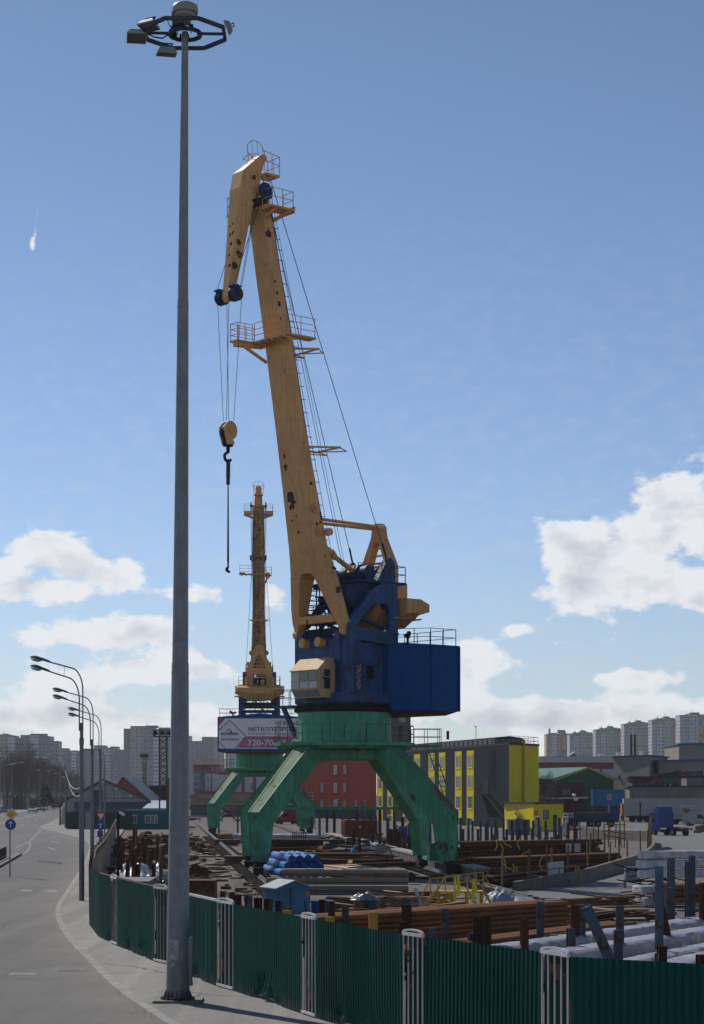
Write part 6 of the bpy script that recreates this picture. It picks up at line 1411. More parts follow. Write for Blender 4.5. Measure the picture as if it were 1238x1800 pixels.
# canopies and fire stair on the dark end stretch
def onwall(s, z, out=0): return A+d*s+n_*out+V((0,0,z))-oz
s1, _ = along(A,B,858); s0, _ = along(A,B,888); mb = MB()
zd = 5.3+(HY-1395)/F*305-zg
mb.hexa([onwall(s1-2.5,zd,.02),onwall(s1+3,zd,.02),onwall(s1+3,zd,1.3),onwall(s1-2.5,zd,1.3)],[onwall(s1-2.5,zd+.1,.02),onwall(s1+3,zd+.1,.02),onwall(s1+3,zd+.1,1.3),onwall(s1-2.5,zd+.1,1.3)])
for k in range(13): p = onwall(s1-2.5-.65*k,zd-.27*k,.1); mb.bar(p, p+n_*1.1, .4,.05)
for off in (.05,1.25): mb.bar(onwall(s1-2.5,zd-.05,off), onwall(s1-2.5-.65*13,zd-.27*13,off), .1,.25)
rail(mb,[onwall(s1+3,zd+.1,1.25),onwall(s1-2.5,zd+.1,1.25),onwall(s1-2.5-.65*13,zd-.27*13,1.25)],1.05,1.3,.03)
mb.build('fire_stairs', BLK, bw)
mb = MB(); zb = zd+.1; p=[onwall(s1-.4,zb,.003),onwall(s1+2.0,zb,.003),onwall(s1+2.0,zb,.06),onwall(s1-.4,zb,.06)]; mb.hexa(p,[v+V((0,0,2.1)) for v in p]); mb.build('door', BLK, bw)
mb = MB()
for k in range(10): mb.bar(onwall(s1-3.2,zd+2.2+.5*k,.15),onwall(s1-.9,zd+2.2+.5*k,.15),.05)
mb.bar(onwall(s1-3.2,zd+1,.15),onwall(s1-3.2,zd+7.3,.15),.05); mb.bar(onwall(s1-.9,zd+1,.15),onwall(s1-.9,zd+7.3,.15),.05); mb.build('wall_ladder', BLK, bw)
mb = MB(); e_ = (Cc-A).normalized(); ne = V((e_.y,-e_.x,0)); pp_ = A+e_*(Cc-A).length*.44+ne*.25-oz; zz0 = ZA(1410,305)-zg; mb.tube(pp_+V((0,0,zz0)),pp_+V((0,0,zt_-zg+.6)),.16,n=8); mb.tube(pp_+V((0,0,zt_-zg+.5)),pp_+V((0,0,zt_-zg+1.0)),.26,n=8); mb.build('yellow_pipe', mat('yellow_duct', (.5,.30,.02), .5), bw)
mb = MB(); rail(mb,[A-oz+V((0,0,zt_-zg+.3))+e_*.3, Cc-oz+V((0,0,zt_-zg+.3))-e_*.3, D_-oz+V((0,0,zt_-zg+.3))],1.2,1.6,.04); mb.build('roof_railing', mat('roof_rail', (.14,.14,.14), .5), bw)
# clerestory on the roof
PH0, PH1 = A+d*9, B; inn = -n_
mb = MB(); q = [PH0+inn*.8, B+inn*.8, B+inn*5.6, PH0+inn*5.6]; h0 = zt_+.3; h1 = ZA(1296.5,312)
mb.loft([[V((p.x,p.y,h0))-oz for p in q],[V((p.x,p.y,h0+(h1-h0)*.75))-oz for p in q]])
mb.build('clerestory', mat('clerestory_grey', (.14,.145,.15), .6, var=.4, streak=.6, scol=(.05,.05,.055)), bw)
mb = MB(); md0, md1 = (q[0]+q[3])/2, (q[1]+q[2])/2; hh = h0+(h1-h0)*.75
for a_, b_, c_, d2 in ((q[0],q[1],md1,md0),(q[3],q[2],md1,md0)):
    lo = [V((a_.x,a_.y,hh))-oz-n_*(-.2 if a_ is q[3] else .0),V((b_.x,b_.y,hh))-oz,V((c_.x,c_.y,h1))-oz,V((d2.x,d2.y,h1))-oz]; mb.hexa(lo,[v+V((0,0,.15)) for v in lo])
mb.build('clerestory_roof', MATS['dark_roof'], bw)
mb = MB()
for k in range(26): a_ = PH0+inn*.74+d*(1+2.4*k); mb.bar(V((a_.x,a_.y,h0))-oz,V((a_.x,a_.y,hh))-oz,.12)
mb.build('clerestory_posts', MATS['roof_rail'], bw)
mb = MB(); a_ = P(837,1298,318); mb.tube(a_-oz,P(837,1277,318)-oz,.05,n=5); mb.bar(P(834,1277,318)-oz,P(839,1278,318)-oz,.12); mb.build('antenna', MATS['roof_rail'], bw)
mb = MB(); mb.tube(P(787.5,1300,335)-oz,P(787.5,1285,335)-oz,.24,n=8); mb.build('flue', BLK, bw)
# yellow annex
P0,P1,P2 = P(887,HY,296),P(938,HY,284),P(991,HY,294); P3 = P0+(P2-P1); zan = ZA(1413,290)
an = solid('annex','low yellow annex with dark flat roof at the foot of the yellow end wall','building',[(P1.x,P1.y),(P2.x,P2.y),(P3.x,P3.y),(P0.x,P0.y)],zg-.1,zan,YCL,over=.5)
ao = V((P1.x,P1.y,zg-.1)); P1.z=P2.z=P0.z=0; s,dd_ = along(P1,P2,960); A1=P1.copy()
window(an,ao,A1,dd_,s,1.7,2.0,1.4,frame=BLK)
s,dd_ = along(P1,P2,976); mb = MB(); nn_=V((dd_.y,-dd_.x,0)); nn_ = nn_ if nn_.y<0 else -nn_; p=[A1+dd_*(s-.7)+nn_*.003-ao,A1+dd_*(s+.7)+nn_*.003-ao,A1+dd_*(s+.7)+nn_*.05-ao,A1+dd_*(s-.7)+nn_*.05-ao]; mb.hexa([V((v.x,v.y,0)) for v in p],[V((v.x,v.y,2.3)) for v in p]); mb.build('door', DKG, an)
mb = MB(); dl = (P0-P1).normalized()
for k in range(10): p = A1+dl*(1.0+.55*k)+V((0,0,.25+.24*k))-V((ao.x,ao.y,0)); mb.bar(p, p+V((-.5,-.85,0)), .35,.05)
mb.bar(A1+dl*1+V((-.5,-.9,.2))-V((ao.x,ao.y,0)), A1+dl*6.5+V((-.5,-.9,2.6))-V((ao.x,ao.y,0)), .08,.2); rail(mb,[A1+dl*1+V((-.5,-.9,.2))-V((ao.x,ao.y,0)),A1+dl*6.5+V((-.5,-.9,2.6))-V((ao.x,ao.y,0))],1.0,1.0,.04); mb.build('outer_stairs', BLK, an)
NOEN = []
def noentry(px,py,y,label,r=.35,zb=0):
    t = thing('no_entry_sign',label,'road sign',(XA(px,y),y,tz(y))); mb = MB(); mb.tube((0,.05,0),(0,.05,ZA(py,y)-tz(y)),.04,n=6); mb.build('post', POLE, t)
    z = ZA(py,y)-tz(y); p_ = ngon((0,z),r,20,SGR,'plate',t,0); mb = MB(); mb.box(-r*.68,r*.68,-.02,-.008,z-r*.15,z+r*.15); mb.build('white_bar', SGW, p_)
noentry(684,1428,260,'red no entry sign in front of the dark building under the near crane',.33); noentry(943,1429,278,'red no entry sign against the yellow annex',.3)
# red clad building
RA, RB = P(662,HY,372.5), P(530,HY,398); RA.z=RB.z=0; zr = ZA(1322,380); zb_ = tz(372); ro_ = V((RA.x,RA.y,zb_))
rb = thing('red_building','brick red clad building with a dark ground floor, seen under the near crane','building',ro_)
mb = MB(); v_ = RB-RA; bk = V((.35,40,0)); zsplit = ZA(1422,385)-zb_
def w3(mb,z0,z1): mb.wall((v_.x,v_.y),(0,0),z0,z1); mb.wall((v_.x,v_.y+40),(v_.x,v_.y),z0,z1); mb.wall((0,0),(0,40),z0,z1)
w3(mb,zsplit,zr-zb_); mb.build('upper_wall', REDB, rb); mb = MB(); w3(mb,0,zsplit); mb.build('ground_floor', DKG, rb)
mb = MB(); mb.loft([[V((p[0],p[1],z)) for p in ((.2,-.2),(.2,40),(v_.x-.2,v_.y+40),(v_.x-.2,v_.y-.2))] for z in (zr-zb_,zr-zb_+.3)]); mb.build('roof', MATS['dark_roof'], rb)
dR = (RB-RA).normalized()
for py,pxs in ((1348,(590,606.5)),(1380,(566.5,590,606.5,626,643.5)),(1409.5,(566.5,590,606.5,626,643.5)),(1316,(566.5,590))):
    for px in pxs:
        s,_ = along(RA,RB,px); 
        if py == 1380 and px > 610: continue
        window(rb,ro_,RA,dR,s,ZA(py+8,382)-zb_,1.15,1.75,mull=1,frame=PVC if px in (590,) else mat('grey_frame', (.25,.25,.27), .5))
for px in (557,583,601,627,645): s,_ = along(RA,RB,px); window(rb,ro_,RA,dR,s,ZA(1453,382)-zb_,1.15,1.75,mull=1,reveal=YCL,depth=.02)
for px in (551,594): 
    s,_ = along(RA,RB,px); mb = MB(); p = RA+dR*s+V((0,-.35,ZA(1408,382)))-ro_; mb.box(p.x-.45,p.x+.45,p.y-.15,p.y+.25,p.z-.3,p.z+.3); ac = mb.build('air_conditioner', WHTC, rb); mb = MB(); mb.tube((p.x+.12,p.y-.16,p.z),(p.x+.12,p.y-.175,p.z),.22,n=12); mb.build('fan_grille', BLK, ac)
t = thing('red_shop_sign','small red sign with white lettering at the corner of the red building','sign',P(547,1397,360)); mb = MB(); mb.box(-.75,.75,-.04,.04,-.65,.65); b_ = mb.build('board', SGR, t)
text('АРЕНДА', .34, SGW, b_, frame_mat((-.62,-.05,.15),(1,0,0),(0,0,1)), width=1.24); text('СКЛАДОВ', .34, SGW, b_, frame_mat((-.62,-.05,-.35),(1,0,0),(0,0,1)), width=1.24)
# brick tower behind the near crane
y = 430; t = solid('brick_tower','tall brown brick block rising behind the near crane machine house','building',[(XA(687,y),y),(XA(723,y),y+4),(XA(724,y),y+22),(XA(686,y),y+20)],tz(y),ZA(1256,y),facade('tower_brick',(.085,.062,.055),(.11,.12,.13),7,6,.28,.3))
# ---- right hand group
def gable(name,label,pxl,pxr,py_e,py_r,y,dep,m,mr,skew=0,ridge=.5,cat='building',lx=0):
    xl,xr = XA(pxl,y),XA(pxr,y); z0 = tz(y)-.3; ze,zr_ = ZA(py_e,y),ZA(py_r,y); w = xr-xl; t = thing(name,label,cat,(xl,y,z0)); he,hr = ze-z0,zr_-z0; xm = w*ridge
    pf = lambda a,b,k: (a+lx*(k+1)/2*dep, (k+1)/2*dep+a*skew, b)
    mb = MB(); mb.prism([(0,0),(w,0),(w,he),(xm,hr),(0,he)], pf); mb.build('wall', m, t)
    mb = MB()
    for x0,xx in ((-.6,xm),(w+.6,xm)):
        zz = he-.6*(hr-he)/xm if x0 < 0 else he-.6*(hr-he)/(w-xm)
        lo = [V(pf(x0,zz,-1))-V((0,.5,0)),V(pf(xm,hr,-1))-V((0,.5,0)),V(pf(xm,hr,1)),V(pf(x0,zz,1))]; mb.hexa([v+V((0,0,.02)) for v in lo],[v+V((0,0,.35)) for v in lo])
    mb.build('roof', mr, t); return t,w,he,hr
GH = mat('hangar_green', (.018,.12,.05), .6, var=.2); GHR = mat('hangar_roof_teal', (.03,.16,.13), .55)
t,w,he,hr = gable('green_hangar','green gabled hangar with pale yellow roof edge beyond the yellow building',977,1079,1370,1351.5,410,60,GH,GHR,ridge=.56,lx=-.42)
mb = MB()
for a,b in (((-.3,he-.3),(w*.56,hr)),((w+.3,he-.3),(w*.56,hr))): mb.bar((a[0],-.55,a[1]+.15),(b[0],-.55,b[1]+.2),.1,.4)
mb.bar((-.1,-.55,0),(-.1,-.55,he),.25,.1); mb.build('roof_edge', mat('pale_yellow_trim', (.5,.42,.12), .6), t)
MAR = mat('maroon_cladding', (.13,.02,.028), .6)
y = 395; t = solid('maroon_shed','low dark maroon shed with a canopy beside the green hangar','building',[(XA(950,y),y),(XA(1028,y),y),(XA(1028,y),y+12),(XA(950,y),y+12)],tz(y)-.3,ZA(1379,y),MAR)
for px in (965,996): x = XA(px,y)-XA(950,y); mb = MB(); mb.box(x-.9,x+.9,-.06,-.003,ZA(1397,y)-tz(y),ZA(1385,y)-tz(y)); mb.build('window', mat('dusty_pane', (.12,.12,.13), .3), t)
mb = MB(); mb.hexa([(-.5,-4,ZA(1404,y)-tz(y)),(9.2,-4,ZA(1402,y)-tz(y)),(9.2,-.01,ZA(1396,y)-tz(y)),(-.5,-.01,ZA(1396,y)-tz(y))],[(-.5,-4,ZA(1404,y)-tz(y)+.15),(9.2,-4,ZA(1402,y)-tz(y)+.15),(9.2,-.01,ZA(1396,y)-tz(y)+.15),(-.5,-.01,ZA(1396,y)-tz(y)+.15)]); mb.build('canopy', MATS['dark_roof'], t)
y = 560; t = solid('red_warehouse','long red warehouse with pale wall panels behind the green hangar','building',[(XA(944,y),y),(XA(1085,y),y),(XA(1085,y),y+30),(XA(944,y),y+30)],tz(y)-.3,ZA(1342,y),mat('warehouse_red', (.19,.035,.03), .6),mat('warehouse_roof', (.12,.03,.03), .7))
for a,b in ((972,997),(1031,1055),(1058,1080)): x0,x1 = XA(a,y)-XA(944,y),XA(b,y)-XA(944,y); mb = MB(); mb.box(x0,x1,-.08,-.003,2,ZA(1350,y)-tz(y)); mb.build('pale_panel', mat('pale_cladding', (.38,.39,.41), .6), t)
y = 640; t = solid('white_factory','long white factory block with rooftop ducts under the tall flats','building',[(XA(948,y),y),(XA(1130,y),y),(XA(1130,y),y+30),(XA(948,y),y+30)],tz(y)-.3,ZA(1331,y),mat('factory_white', (.46,.45,.43), .7),mat('factory_roof', (.36,.36,.35), .8))
VENT = mat('vent_metal', (.15,.165,.18), .6); o = V((XA(948,y),y,tz(y)-.3))
mb = MB(); q = lambda px,py: P(px,py,y+2)-o
mb.path([q(982,1332),q(984,1338),q(990,1341),q(998,1342)],1.0,8); mb.tube(q(986,1342),q(986,1328),.9,n=8); mb.tube(q(1003,1342),q(1003,1330),1.0,n=8); mb.tube(q(1003,1331),q(1012,1327),1.0,1.3,n=8); mb.build('roof_duct', VENT, t, True)
for px,py,r,pb in ((1057,1326,1.0,1337),(1063,1329,1.0,1337),(1074,1329,1.3,1340),(1129,1321,.8,1330),(1088,1324,.9,1334)): mb = MB(); mb.tube(q(px,pb+3),q(px,py),r,n=10); mb.tube(q(px,py),q(px,py-1.2),r*1.15,n=10); mb.build('roof_vent', WHTC, t, True)
mb = MB(); a_ = q(1034,1340); b_=q(1053,1330); mb.box(a_.x,b_.x,a_.y,a_.y+4,a_.z-1,b_.z); mb.build('roof_hut', mat('brick_hut', (.14,.07,.05), .9), t)
GR = facade('grey_render',(.155,.14,.125),(.06,.06,.06),9,7,.12,.16,rough=.9); 
y = 440; t = solid('grey_workshop','tall blank grey concrete workshop with one small window','building',[(XA(1079,y),y),(XA(1128,y),y-12),(XA(1184,y),y+8),(XA(1120,y),y+30)],tz(y)-.3,ZA(1331,y),mat('old_render', (.27,.245,.22), .9, var=.35, scale=.15, streak=.4, scol=(.08,.07,.065), coord='Object'),mat('tar_roof', (.06,.06,.06), .9),over=.6)
mb = MB(); x0 = XA(1085,y)-XA(1079,y); mb.box(x0,x0+1.2,-2.2,-1.2,ZA(1367,y)-tz(y),ZA(1361,y)-tz(y)); mb.build('window', BLK, t)
for px,pt,lb in ((1110,1291,'left dark steel chimney on the grey workshop'),(1116.5,1291,'right dark steel chimney on the grey workshop')): y=452; t2 = thing('chimney',lb,'chimney',P(px,1336,y)); h = ZA(pt,y)-ZA(1336,y); mb = MB(); mb.tube((0,0,0),(0,0,h),.3,.27,n=10); mb.lathe([(.33,h*.6),(.33,h*.62)],10); mb.build('stack', mat('chimney_steel', (.07,.065,.06), .6, rust=.4, var=.4), t2, True)
BLR = mat('roof_bright_blue', (.02,.10,.33), .5)
y = 455; t = solid('blue_roof_hall','upper grey brick hall with a bright blue roof edge at the right','building',[(XA(1194,y),y),(XA(1262,y),y-6),(XA(1275,y),y+20),(XA(1200,y),y+26)],tz(y)-.3,ZA(1309,y),mat('hall_brick', (.30,.26,.22), .9, var=.25, scale=.2),BLR,over=.8)
y = 430; t = solid('blue_roof_annex','lower grey hall with a blue sheet roof in front of the upper hall','building',[(XA(1158,y),y),(XA(1262,y),y-10),(XA(1275,y),y+18),(XA(1170,y),y+22)],tz(y)-.3,ZA(1338,y),MATS['hall_brick'],BLR,over=.8)
y = 400; t = solid('checkered_shed','dark roofed maroon shed with red and grey square panels under its roof','building',[(XA(1112,y),y),(XA(1262,y),y-14),(XA(1275,y),y+14),(XA(1125,y),y+18)],tz(y)-.3,ZA(1367,y),MAR,mat('shed_roof', (.05,.055,.065), .7),over=1.0)
oq = V((XA(1112,y),y,tz(y)-.3)); e2 = V((XA(1262,y)-XA(1112,y),-14,0)).normalized()
mb = MB(); a_ = e2*4.5; L2 = 11.5; mb.hexa([a_+V((0,-.06,7.2)),a_+e2*L2+V((0,-.06,7.2)),a_+e2*L2+V((0,-.01,7.2)),a_+V((0,-.01,7.2))],[a_+V((0,-.06,9.0)),a_+e2*L2+V((0,-.06,9.6)),a_+e2*L2+V((0,-.01,9.6)),a_+V((0,-.01,9.0))]); fz = mb.build('grey_frieze', mat('frieze_grey', (.09,.09,.10), .6), t)
for k,(x,z,m) in enumerate(((5.5,7.5,RED),(7,7.7,VENT),(8.4,8.5,VENT),(9.8,7.9,RED),(11,8.2,VENT),(12,8.9,RED),(13.6,8.4,VENT),(14.8,8.0,RED))): mb = MB(); p = e2*x+V((0,-.1,z)); mb.hexa([p,p+e2*.8,p+e2*.8+V((0,.03,0)),p+V((0,.03,0))],[v+V((0,0,.7)) for v in (p,p+e2*.8,p+e2*.8+V((0,.03,0)),p+V((0,.03,0)))]); mb.build('square_panel', m, t)
mb = MB(); mb.bar(e2*(-1)+V((0,-.6,6.9+.6)),e2*11+V((0,-.8,9.6)),.5,.25); mb.build('eave', MATS['shed_roof'], t)
y = 378; t = solid('concrete_store','long low concrete store with a broken roof edge behind the trailer','building',[(XA(1107,y),y),(XA(1232,y),y-10),(XA(1240,y),y+9),(XA(1115,y),y+12)],tz(y)-.3,ZA(1384,y),MATS['old_render'],MATS['tar_roof'],over=.4)
mb = MB(); a_ = V((XA(1196,y)-XA(1107,y),-7.4,0)); mb.box(a_.x,a_.x+3.6,a_.y,a_.y+6,ZA(1386,y)-tz(y),ZA(1366,y)-tz(y)); mb.build('raised_end', mat('render_light', (.2,.18,.165), .9, var=.3, scale=.3), t)
for k in range(14): mb = MB(); x = .5+k*.9; mb.box(x,x+rg.uniform(.6,1.3),-.5-.9*x/13,.6,ZA(1384,y)-tz(y)+.5,ZA(1384,y)-tz(y)+.55+rg.uniform(.1,.55)); mb.build('roof_rubble', MATS['tar_roof'], t)
t,w,h = container(1043,1097,0,366,'blue site cabin on a frame above the trailers',mat('cabin_blue', (.03,.18,.36), .55, var=.3, rust=.15),0,2.9,ZA(1416,366)-tz(366),'cabin')
mb = MB(); mb.box(w*.45,w*.58,-.12,-.05,1.1,2.0); wf_ = mb.build('window', PVC, t); mb = MB(); mb.box(w*.47,w*.56,-.14,-.11,1.2,1.9); mb.build('pane', GLASSW, wf_)
t2 = thing('cabin_frame','dark steel frame carrying the blue site cabin','frame',(XA(1043,367),366,tz(366))); mb = MB(); hh = ZA(1416,366)-tz(366)
for x in (.2,w*.5,w-.2):
    for yy in (.1,2.3): mb.box(x-.12,x+.12,yy-.12,yy+.12,0,hh-.2)
mb.box(-.1,w+.1,-.1,.1,hh-.2,hh-.01); mb.box(-.1,w+.1,2.3,2.5,hh-.2,hh-.01); mb.build('frame', RUSTD, t2)
# ---- left hand group
gm = mat('grey_sheet', (.33,.32,.32), .6, var=.15, scale=.3); grf = mat('grey_roof_sheet', (.07,.075,.09), .55)
y = 312; t,w,he,hr = gable('gabled_hall','grey gabled hall by the road with dark roof and panel joints',118,258,1407,1373,y,26,gm,grf,ridge=.46,lx=-.135)
mb = MB()
for px in (141,157,186,201,217): x = XA(px,y)-XA(118,y); top = he+(hr-he)*(x/(w*.46) if x < w*.46 else (w-x)/(w*.54)); mb.box(x-.03,x+.03,-.03,-.003,3,top-.3)
mb.box(0.3,w-.3,-.03,-.004,he+.3,he+.36); mb.box(4.2,5.6,-.04,-.005,he-1.2,he+1.6); mb.build('panel_joint', grf, t)
for px,py in ((181,1374.5),(204,1387),(229,1399)): mb = MB(); p = P(px,py,y-1.0)-V((XA(118,y),y,tz(y)-.3)); mb.box(p.x-.14,p.x+.14,p.y-.15,p.y+.15,p.z-.15,p.z+.12); mb.build('floodlight', WHTC, t)
mb = MB(); lo = ZA(1421,y)-tz(y)+.3; mb.hexa([(w*.1,-2.2,lo-.6),(w+3.6,-2.2,lo-.6),(w+3.6,0,lo+.1),(w*.1,0,lo+.1)],[(w*.1,-2.2,lo-.1),(w+3.6,-2.2,lo-.1),(w+3.6,0,lo+1.0),(w*.1,0,lo+1.0)]); mb.build('lean_to_roof', mat('leanto_grey', (.12,.125,.14), .6), t)
y = 297; t = solid('teal_building','low teal building with white framed windows under the grey hall','building',[(XA(216,y),y),(XA(298,y),y),(XA(298,y),y+6),(XA(216,y),y+6)],tz(297)-.3,ZA(1427,y),mat('teal_wall', (.01,.12,.15), .6, var=.2, scale=.3),grf)
for px in (229.5,266): a_ = V((XA(216,y),y,tz(297)-.3)); oz_ = a_; window(t,a_,V((a_.x,a_.y,a_.z)),V((1,0,0)),XA(px,y)-a_.x,ZA(1447.5,y)-a_.z,1.9,1.25,mull=2)
y = 305; t = solid('white_roof_shed','shed with a bright white sheet roof left of the mast','building',[(XA(252,y),y+2),(XA(320,y),y+2),(XA(320,y),y+12),(XA(252,y),y+12)],tz(y),ZA(1424,y),mat('shed_grey', (.16,.165,.18), .6),grf)
mb = MB(); lo = ZA(1423,y)-tz(y)+.1; mb.hexa([(-.3,-.6,lo),(5.2,-.6,lo),(5.2,6.5,lo+1.15),(.4,6.5,lo+1.15)],[(-.3,-.6,lo+.08),(5.2,-.6,lo+.08),(5.2,6.5,lo+1.25),(.4,6.5,lo+1.25)]); mb.build('sheet_roof', mat('sheet_white', (.52,.55,.60), .4, var=.2), t)
y = 345; t,w,he,hr = gable('orange_house','orange gabled house with a dark roof behind the grey hall',190,262,1408,1368,y,22,mat('orange_wall', (.30,.075,.03), .7, var=.12),grf,ridge=.36)
mb = MB(); mb.box(2.0,2.9,-.05,-.003,he+1.2,he+2.2); mb.build('louvre', mat('louvre_red', (.14,.035,.025), .7), t)
mb = MB(); p = P(214,1369,y)-V((XA(190,y),y,tz(y)-.3)); mb.box(p.x-.4,p.x+1.2,3,4.5,p.z-.6,p.z+.5); mb.build('roof_vent', WHTC, t)
y = 372; t = solid('brown_shed','dark brown flat roofed block with a grey roof band left of the mast','building',[(XA(248,y),y),(XA(306,y),y),(XA(306,y),y+25),(XA(248,y),y+25)],tz(y)-.2,ZA(1383,y),mat('brown_wall', (.035,.022,.02), .7),mat('brown_roof_band', (.10,.105,.115), .6))
y = 292; g0 = G(117,1455); t = thing('green_enclosure','dark green corrugated enclosure at the bend of the pavement','fence',(XA(117,y),y,tz(y))); mb = MB(); x1 = XA(232,y)-XA(117,y); corr(mb,(0,0),(x1,0),0,2.6,.3,.04); corr(mb,(0,12),(0,0),0,2.6,.3,.04); mb.build('panel', mat('enclosure_green', (.006,.05,.032), .5, var=.3, scale=.2), t); mb = MB(); xg = XA(155,y)-XA(117,y); mb.box(xg-.4,xg+.4,-.1,-.05,.1,2.6); mb.build('pale_gate', mat('pale_gate', (.30,.31,.32), .6), t)
for px,b,h,lb in ((126,1426,5,'covered pale load by the roadside at the grey hall'),):
    y = 330; crumple('covered_load',lb,(XA(128,y),y,tz(y)+.2),2.4,3,3.6,mat('load_pale', (.36,.34,.30), .7, var=.3),31,'covered load')
for px,top,y,lb in ((287,1295,300,'tall rusty lattice light tower before the flats'),(254,1333,420,'smaller thin floodlight tower in front of the flats')):
    t = thing('light_tower',lb,'light tower',(XA(px,y),y,tz(y))); h = ZA(top,y)-tz(y); r = .55 if px > 270 else .3; mb = MB()
    for sx2 in (-1,1):
        for sy2 in (-1,1): mb.bar((sx2*r,sy2*r,0),(sx2*r,sy2*r,h),.12)
    k = 0; z = h*.3
    while z < h-1: 
        for s_ in (-1,1): mb.bar((-r,s_*r,z),(r,s_*r,z+.9),.06); mb.bar((r,s_*r,z),(-r,s_*r,z+.9),.06); mb.bar((s_*r,-r,z),(s_*r,r,z+.9),.06)
        z += .95
    mb.build('mast', RUSTD, t); mb = MB(); w = r*2.4; mb.box(-w,w,-w,w,h-.05,h+.05); rail(mb,[(-w,-w,h),(w,-w,h),(w,w,h),(-w,w,h),(-w,-w,h)],1.0,1.0,.05); mb.build('platform', BLK, t)
    for x in (-w*.8,0,w*.8): mb = MB(); mb.box(x-.3,x+.3,-w-.3,-w-.05,h+.2,h+.8); mb.build('floodlight', BLK, t)
    if px > 270: mb = MB(); mb.tube((r+.25,-.6,0),(r+.25,-.6,h*.55),.22,.2,n=8); mb.build('flue', mat('flue_rust', (.16,.10,.05), .7, var=.5), t)
# ---- far left and middle distance
y = 640; ex = XA(340,y); eo = V((ex,y,tz(y)-.3))
RW = mat('etc_red', (.22,.04,.05), .6, var=.15); WPN = mat('etc_white', (.42,.42,.44), .6, var=.1)
t = thing('red_white_office','red and white office with a glazed corner and yellow rooftop letters','building',eo); qx = lambda px: XA(px,y)-ex; qz = lambda py: ZA(py,y)-eo.z
mb = MB(); mb.box(0,qx(386),0,20,qz(1354),qz(1344)); mb.box(qx(362),qx(480),.0,19.9,0,qz(1356)); mb.build('wall', WPN if False else RW, t)
mb = MB(); mb.wall((0.0,-.02),(qx(353),-.02),0,qz(1354)); mb.build('glazing', facade('office_glass',(.28,.28,.29),(.035,.045,.055),1.7,2.0,.88,.72,rough=.6), t)
mb = MB(); mb.box(qx(353),qx(361),-.3,.1,0,qz(1354)); mb.build('grey_strip', mat('etc_grey', (.12,.13,.15), .4), t)
for a,b in ((362,371),(373,384),(388,401),(402,418),(420,436)): mb = MB(); mb.box(qx(a),qx(b),-.1,-.003,qz(1392),qz(1360 if a < 385 else 1370)); mb.build('white_panel', WPN, t)
for px,py in ((366,1370),(366,1387),(374.5,1350),(382,1350)): mb = MB(); mb.box(qx(px-1.5),qx(px+1.5),-.16,-.1,qz(py+5),qz(py-5) if py > 1355 else qz(py-2)); mb.build('window', DKGL, t)
mb = MB(); mb.box(qx(346),qx(480),-4,-.2,qz(1397),qz(1391)); mb.build('red_canopy', RW, t)
text('ЕТС', 2.0, mat('letter_yellow', (.60,.38,.03), .5), t, frame_mat((qx(340),1,qz(1341.5)),(1,0,0),(0,0,1)), 'roof_letters', width=qx(353)-qx(340), ext=.1)
text('ЕТС', 2.0, MATS['letter_yellow'], t, frame_mat((qx(358.5),1,qz(1341.5)),(1,0,0),(0,0,1)), 'roof_letters', width=qx(382)-qx(358.5), ext=.1)
y = 600; t = solid('white_hall','long white and red hall seen between the legs of the far crane','building',[(XA(384,y),y),(XA(560,y),y),(XA(560,y),y+20),(XA(384,y),y+20)],tz(y)-.3,ZA(1362,y),WPN,RW)
for a in (425,445,470,500): mb = MB(); x = XA(a,y)-XA(384,y); mb.box(x,x+.9,-.12,-.003,0,ZA(1362,y)-tz(y)); mb.build('red_pilaster', RW, t)
mb = MB(); mb.box(0,XA(560,y)-XA(384,y),-3,-.15,ZA(1400,y)-tz(y),ZA(1391,y)-tz(y)); mb.build('red_canopy', RW, t)
mb = MB(); mb.box(XA(441,y)-XA(384,y),XA(446,y)-XA(384,y),-.15,-.003,ZA(1385,y)-tz(y),ZA(1375,y)-tz(y)); mb.build('window', DKGL, t)
t = solid('grey_boundary_wall','long grey boundary wall beyond the yard, under the far crane','wall',[(XA(335,420),420),(XA(560,415),415),(XA(560,415),416),(XA(335,420),421)],tz(420)-.3,ZA(1418,420),mat('boundary_grey', (.10,.10,.115), .8, var=.2, scale=.2))
for k in range(14):
    px = 343+rg.uniform(0,150); y = rg.uniform(470,540); t = thing('lumber_pile','pale sawn lumber pile beyond the grey boundary wall','lumber pile',(XA(px,y),y,tz(y)),rg.uniform(-.1,.1),group='lumber piles beyond the wall')
    for j in range(3): mb = MB(); mb.box(-3.2,3.2,-1,1,.1+1.35*j,1.3+1.35*j+rg.uniform(-.2,.05)); mb.build('layer', mat('lumber', (.33,.24,.15), .9, var=.5, scale=.8), t)
y = 405; t = thing('pallet_fence','tall pale timber stack at the far rail end','lumber pile',(XA(401,y),y,tz(y))); mb = MB()
for k in range(9): mb.box(-1.2,1.5,-.5,.5,.25*k,.25*k+.17)
mb.build('boards', mat('lumber', (.33,.24,.15)), t)
y = 350; t = thing('barrier_rail','pale pipe barrier across the far end of the yard','barrier',(XA(332,y),y,tz(y))); mb = MB(); xx = XA(470,y)-XA(332,y); mb.tube((0,0,1.0),(xx,0,1.0),.15,n=6)
for k in range(8): mb.tube((xx*k/7,0,0),(xx*k/7,0,1.0),.08,n=5)
mb.build('bars', mat('barrier_pale', (.32,.32,.33), .6), t)
for px in (385,418):
    y = 262; t = thing('branched_post','rusty post with splayed arms at the far end of the track','post',(XA(px,y),y,0),group='rusty branched posts'); mb = MB(); mb.bar((0,0,0),(0,0,2.6),.22); 
    for s_ in (-1,1): mb.bar((0,0,1.7),(s_*.7,0,2.5),.16); mb.bar((s_*.7,0,2.45),(s_*1.2,0,2.5),.16)
    mb.build('post', RUSTD, t)
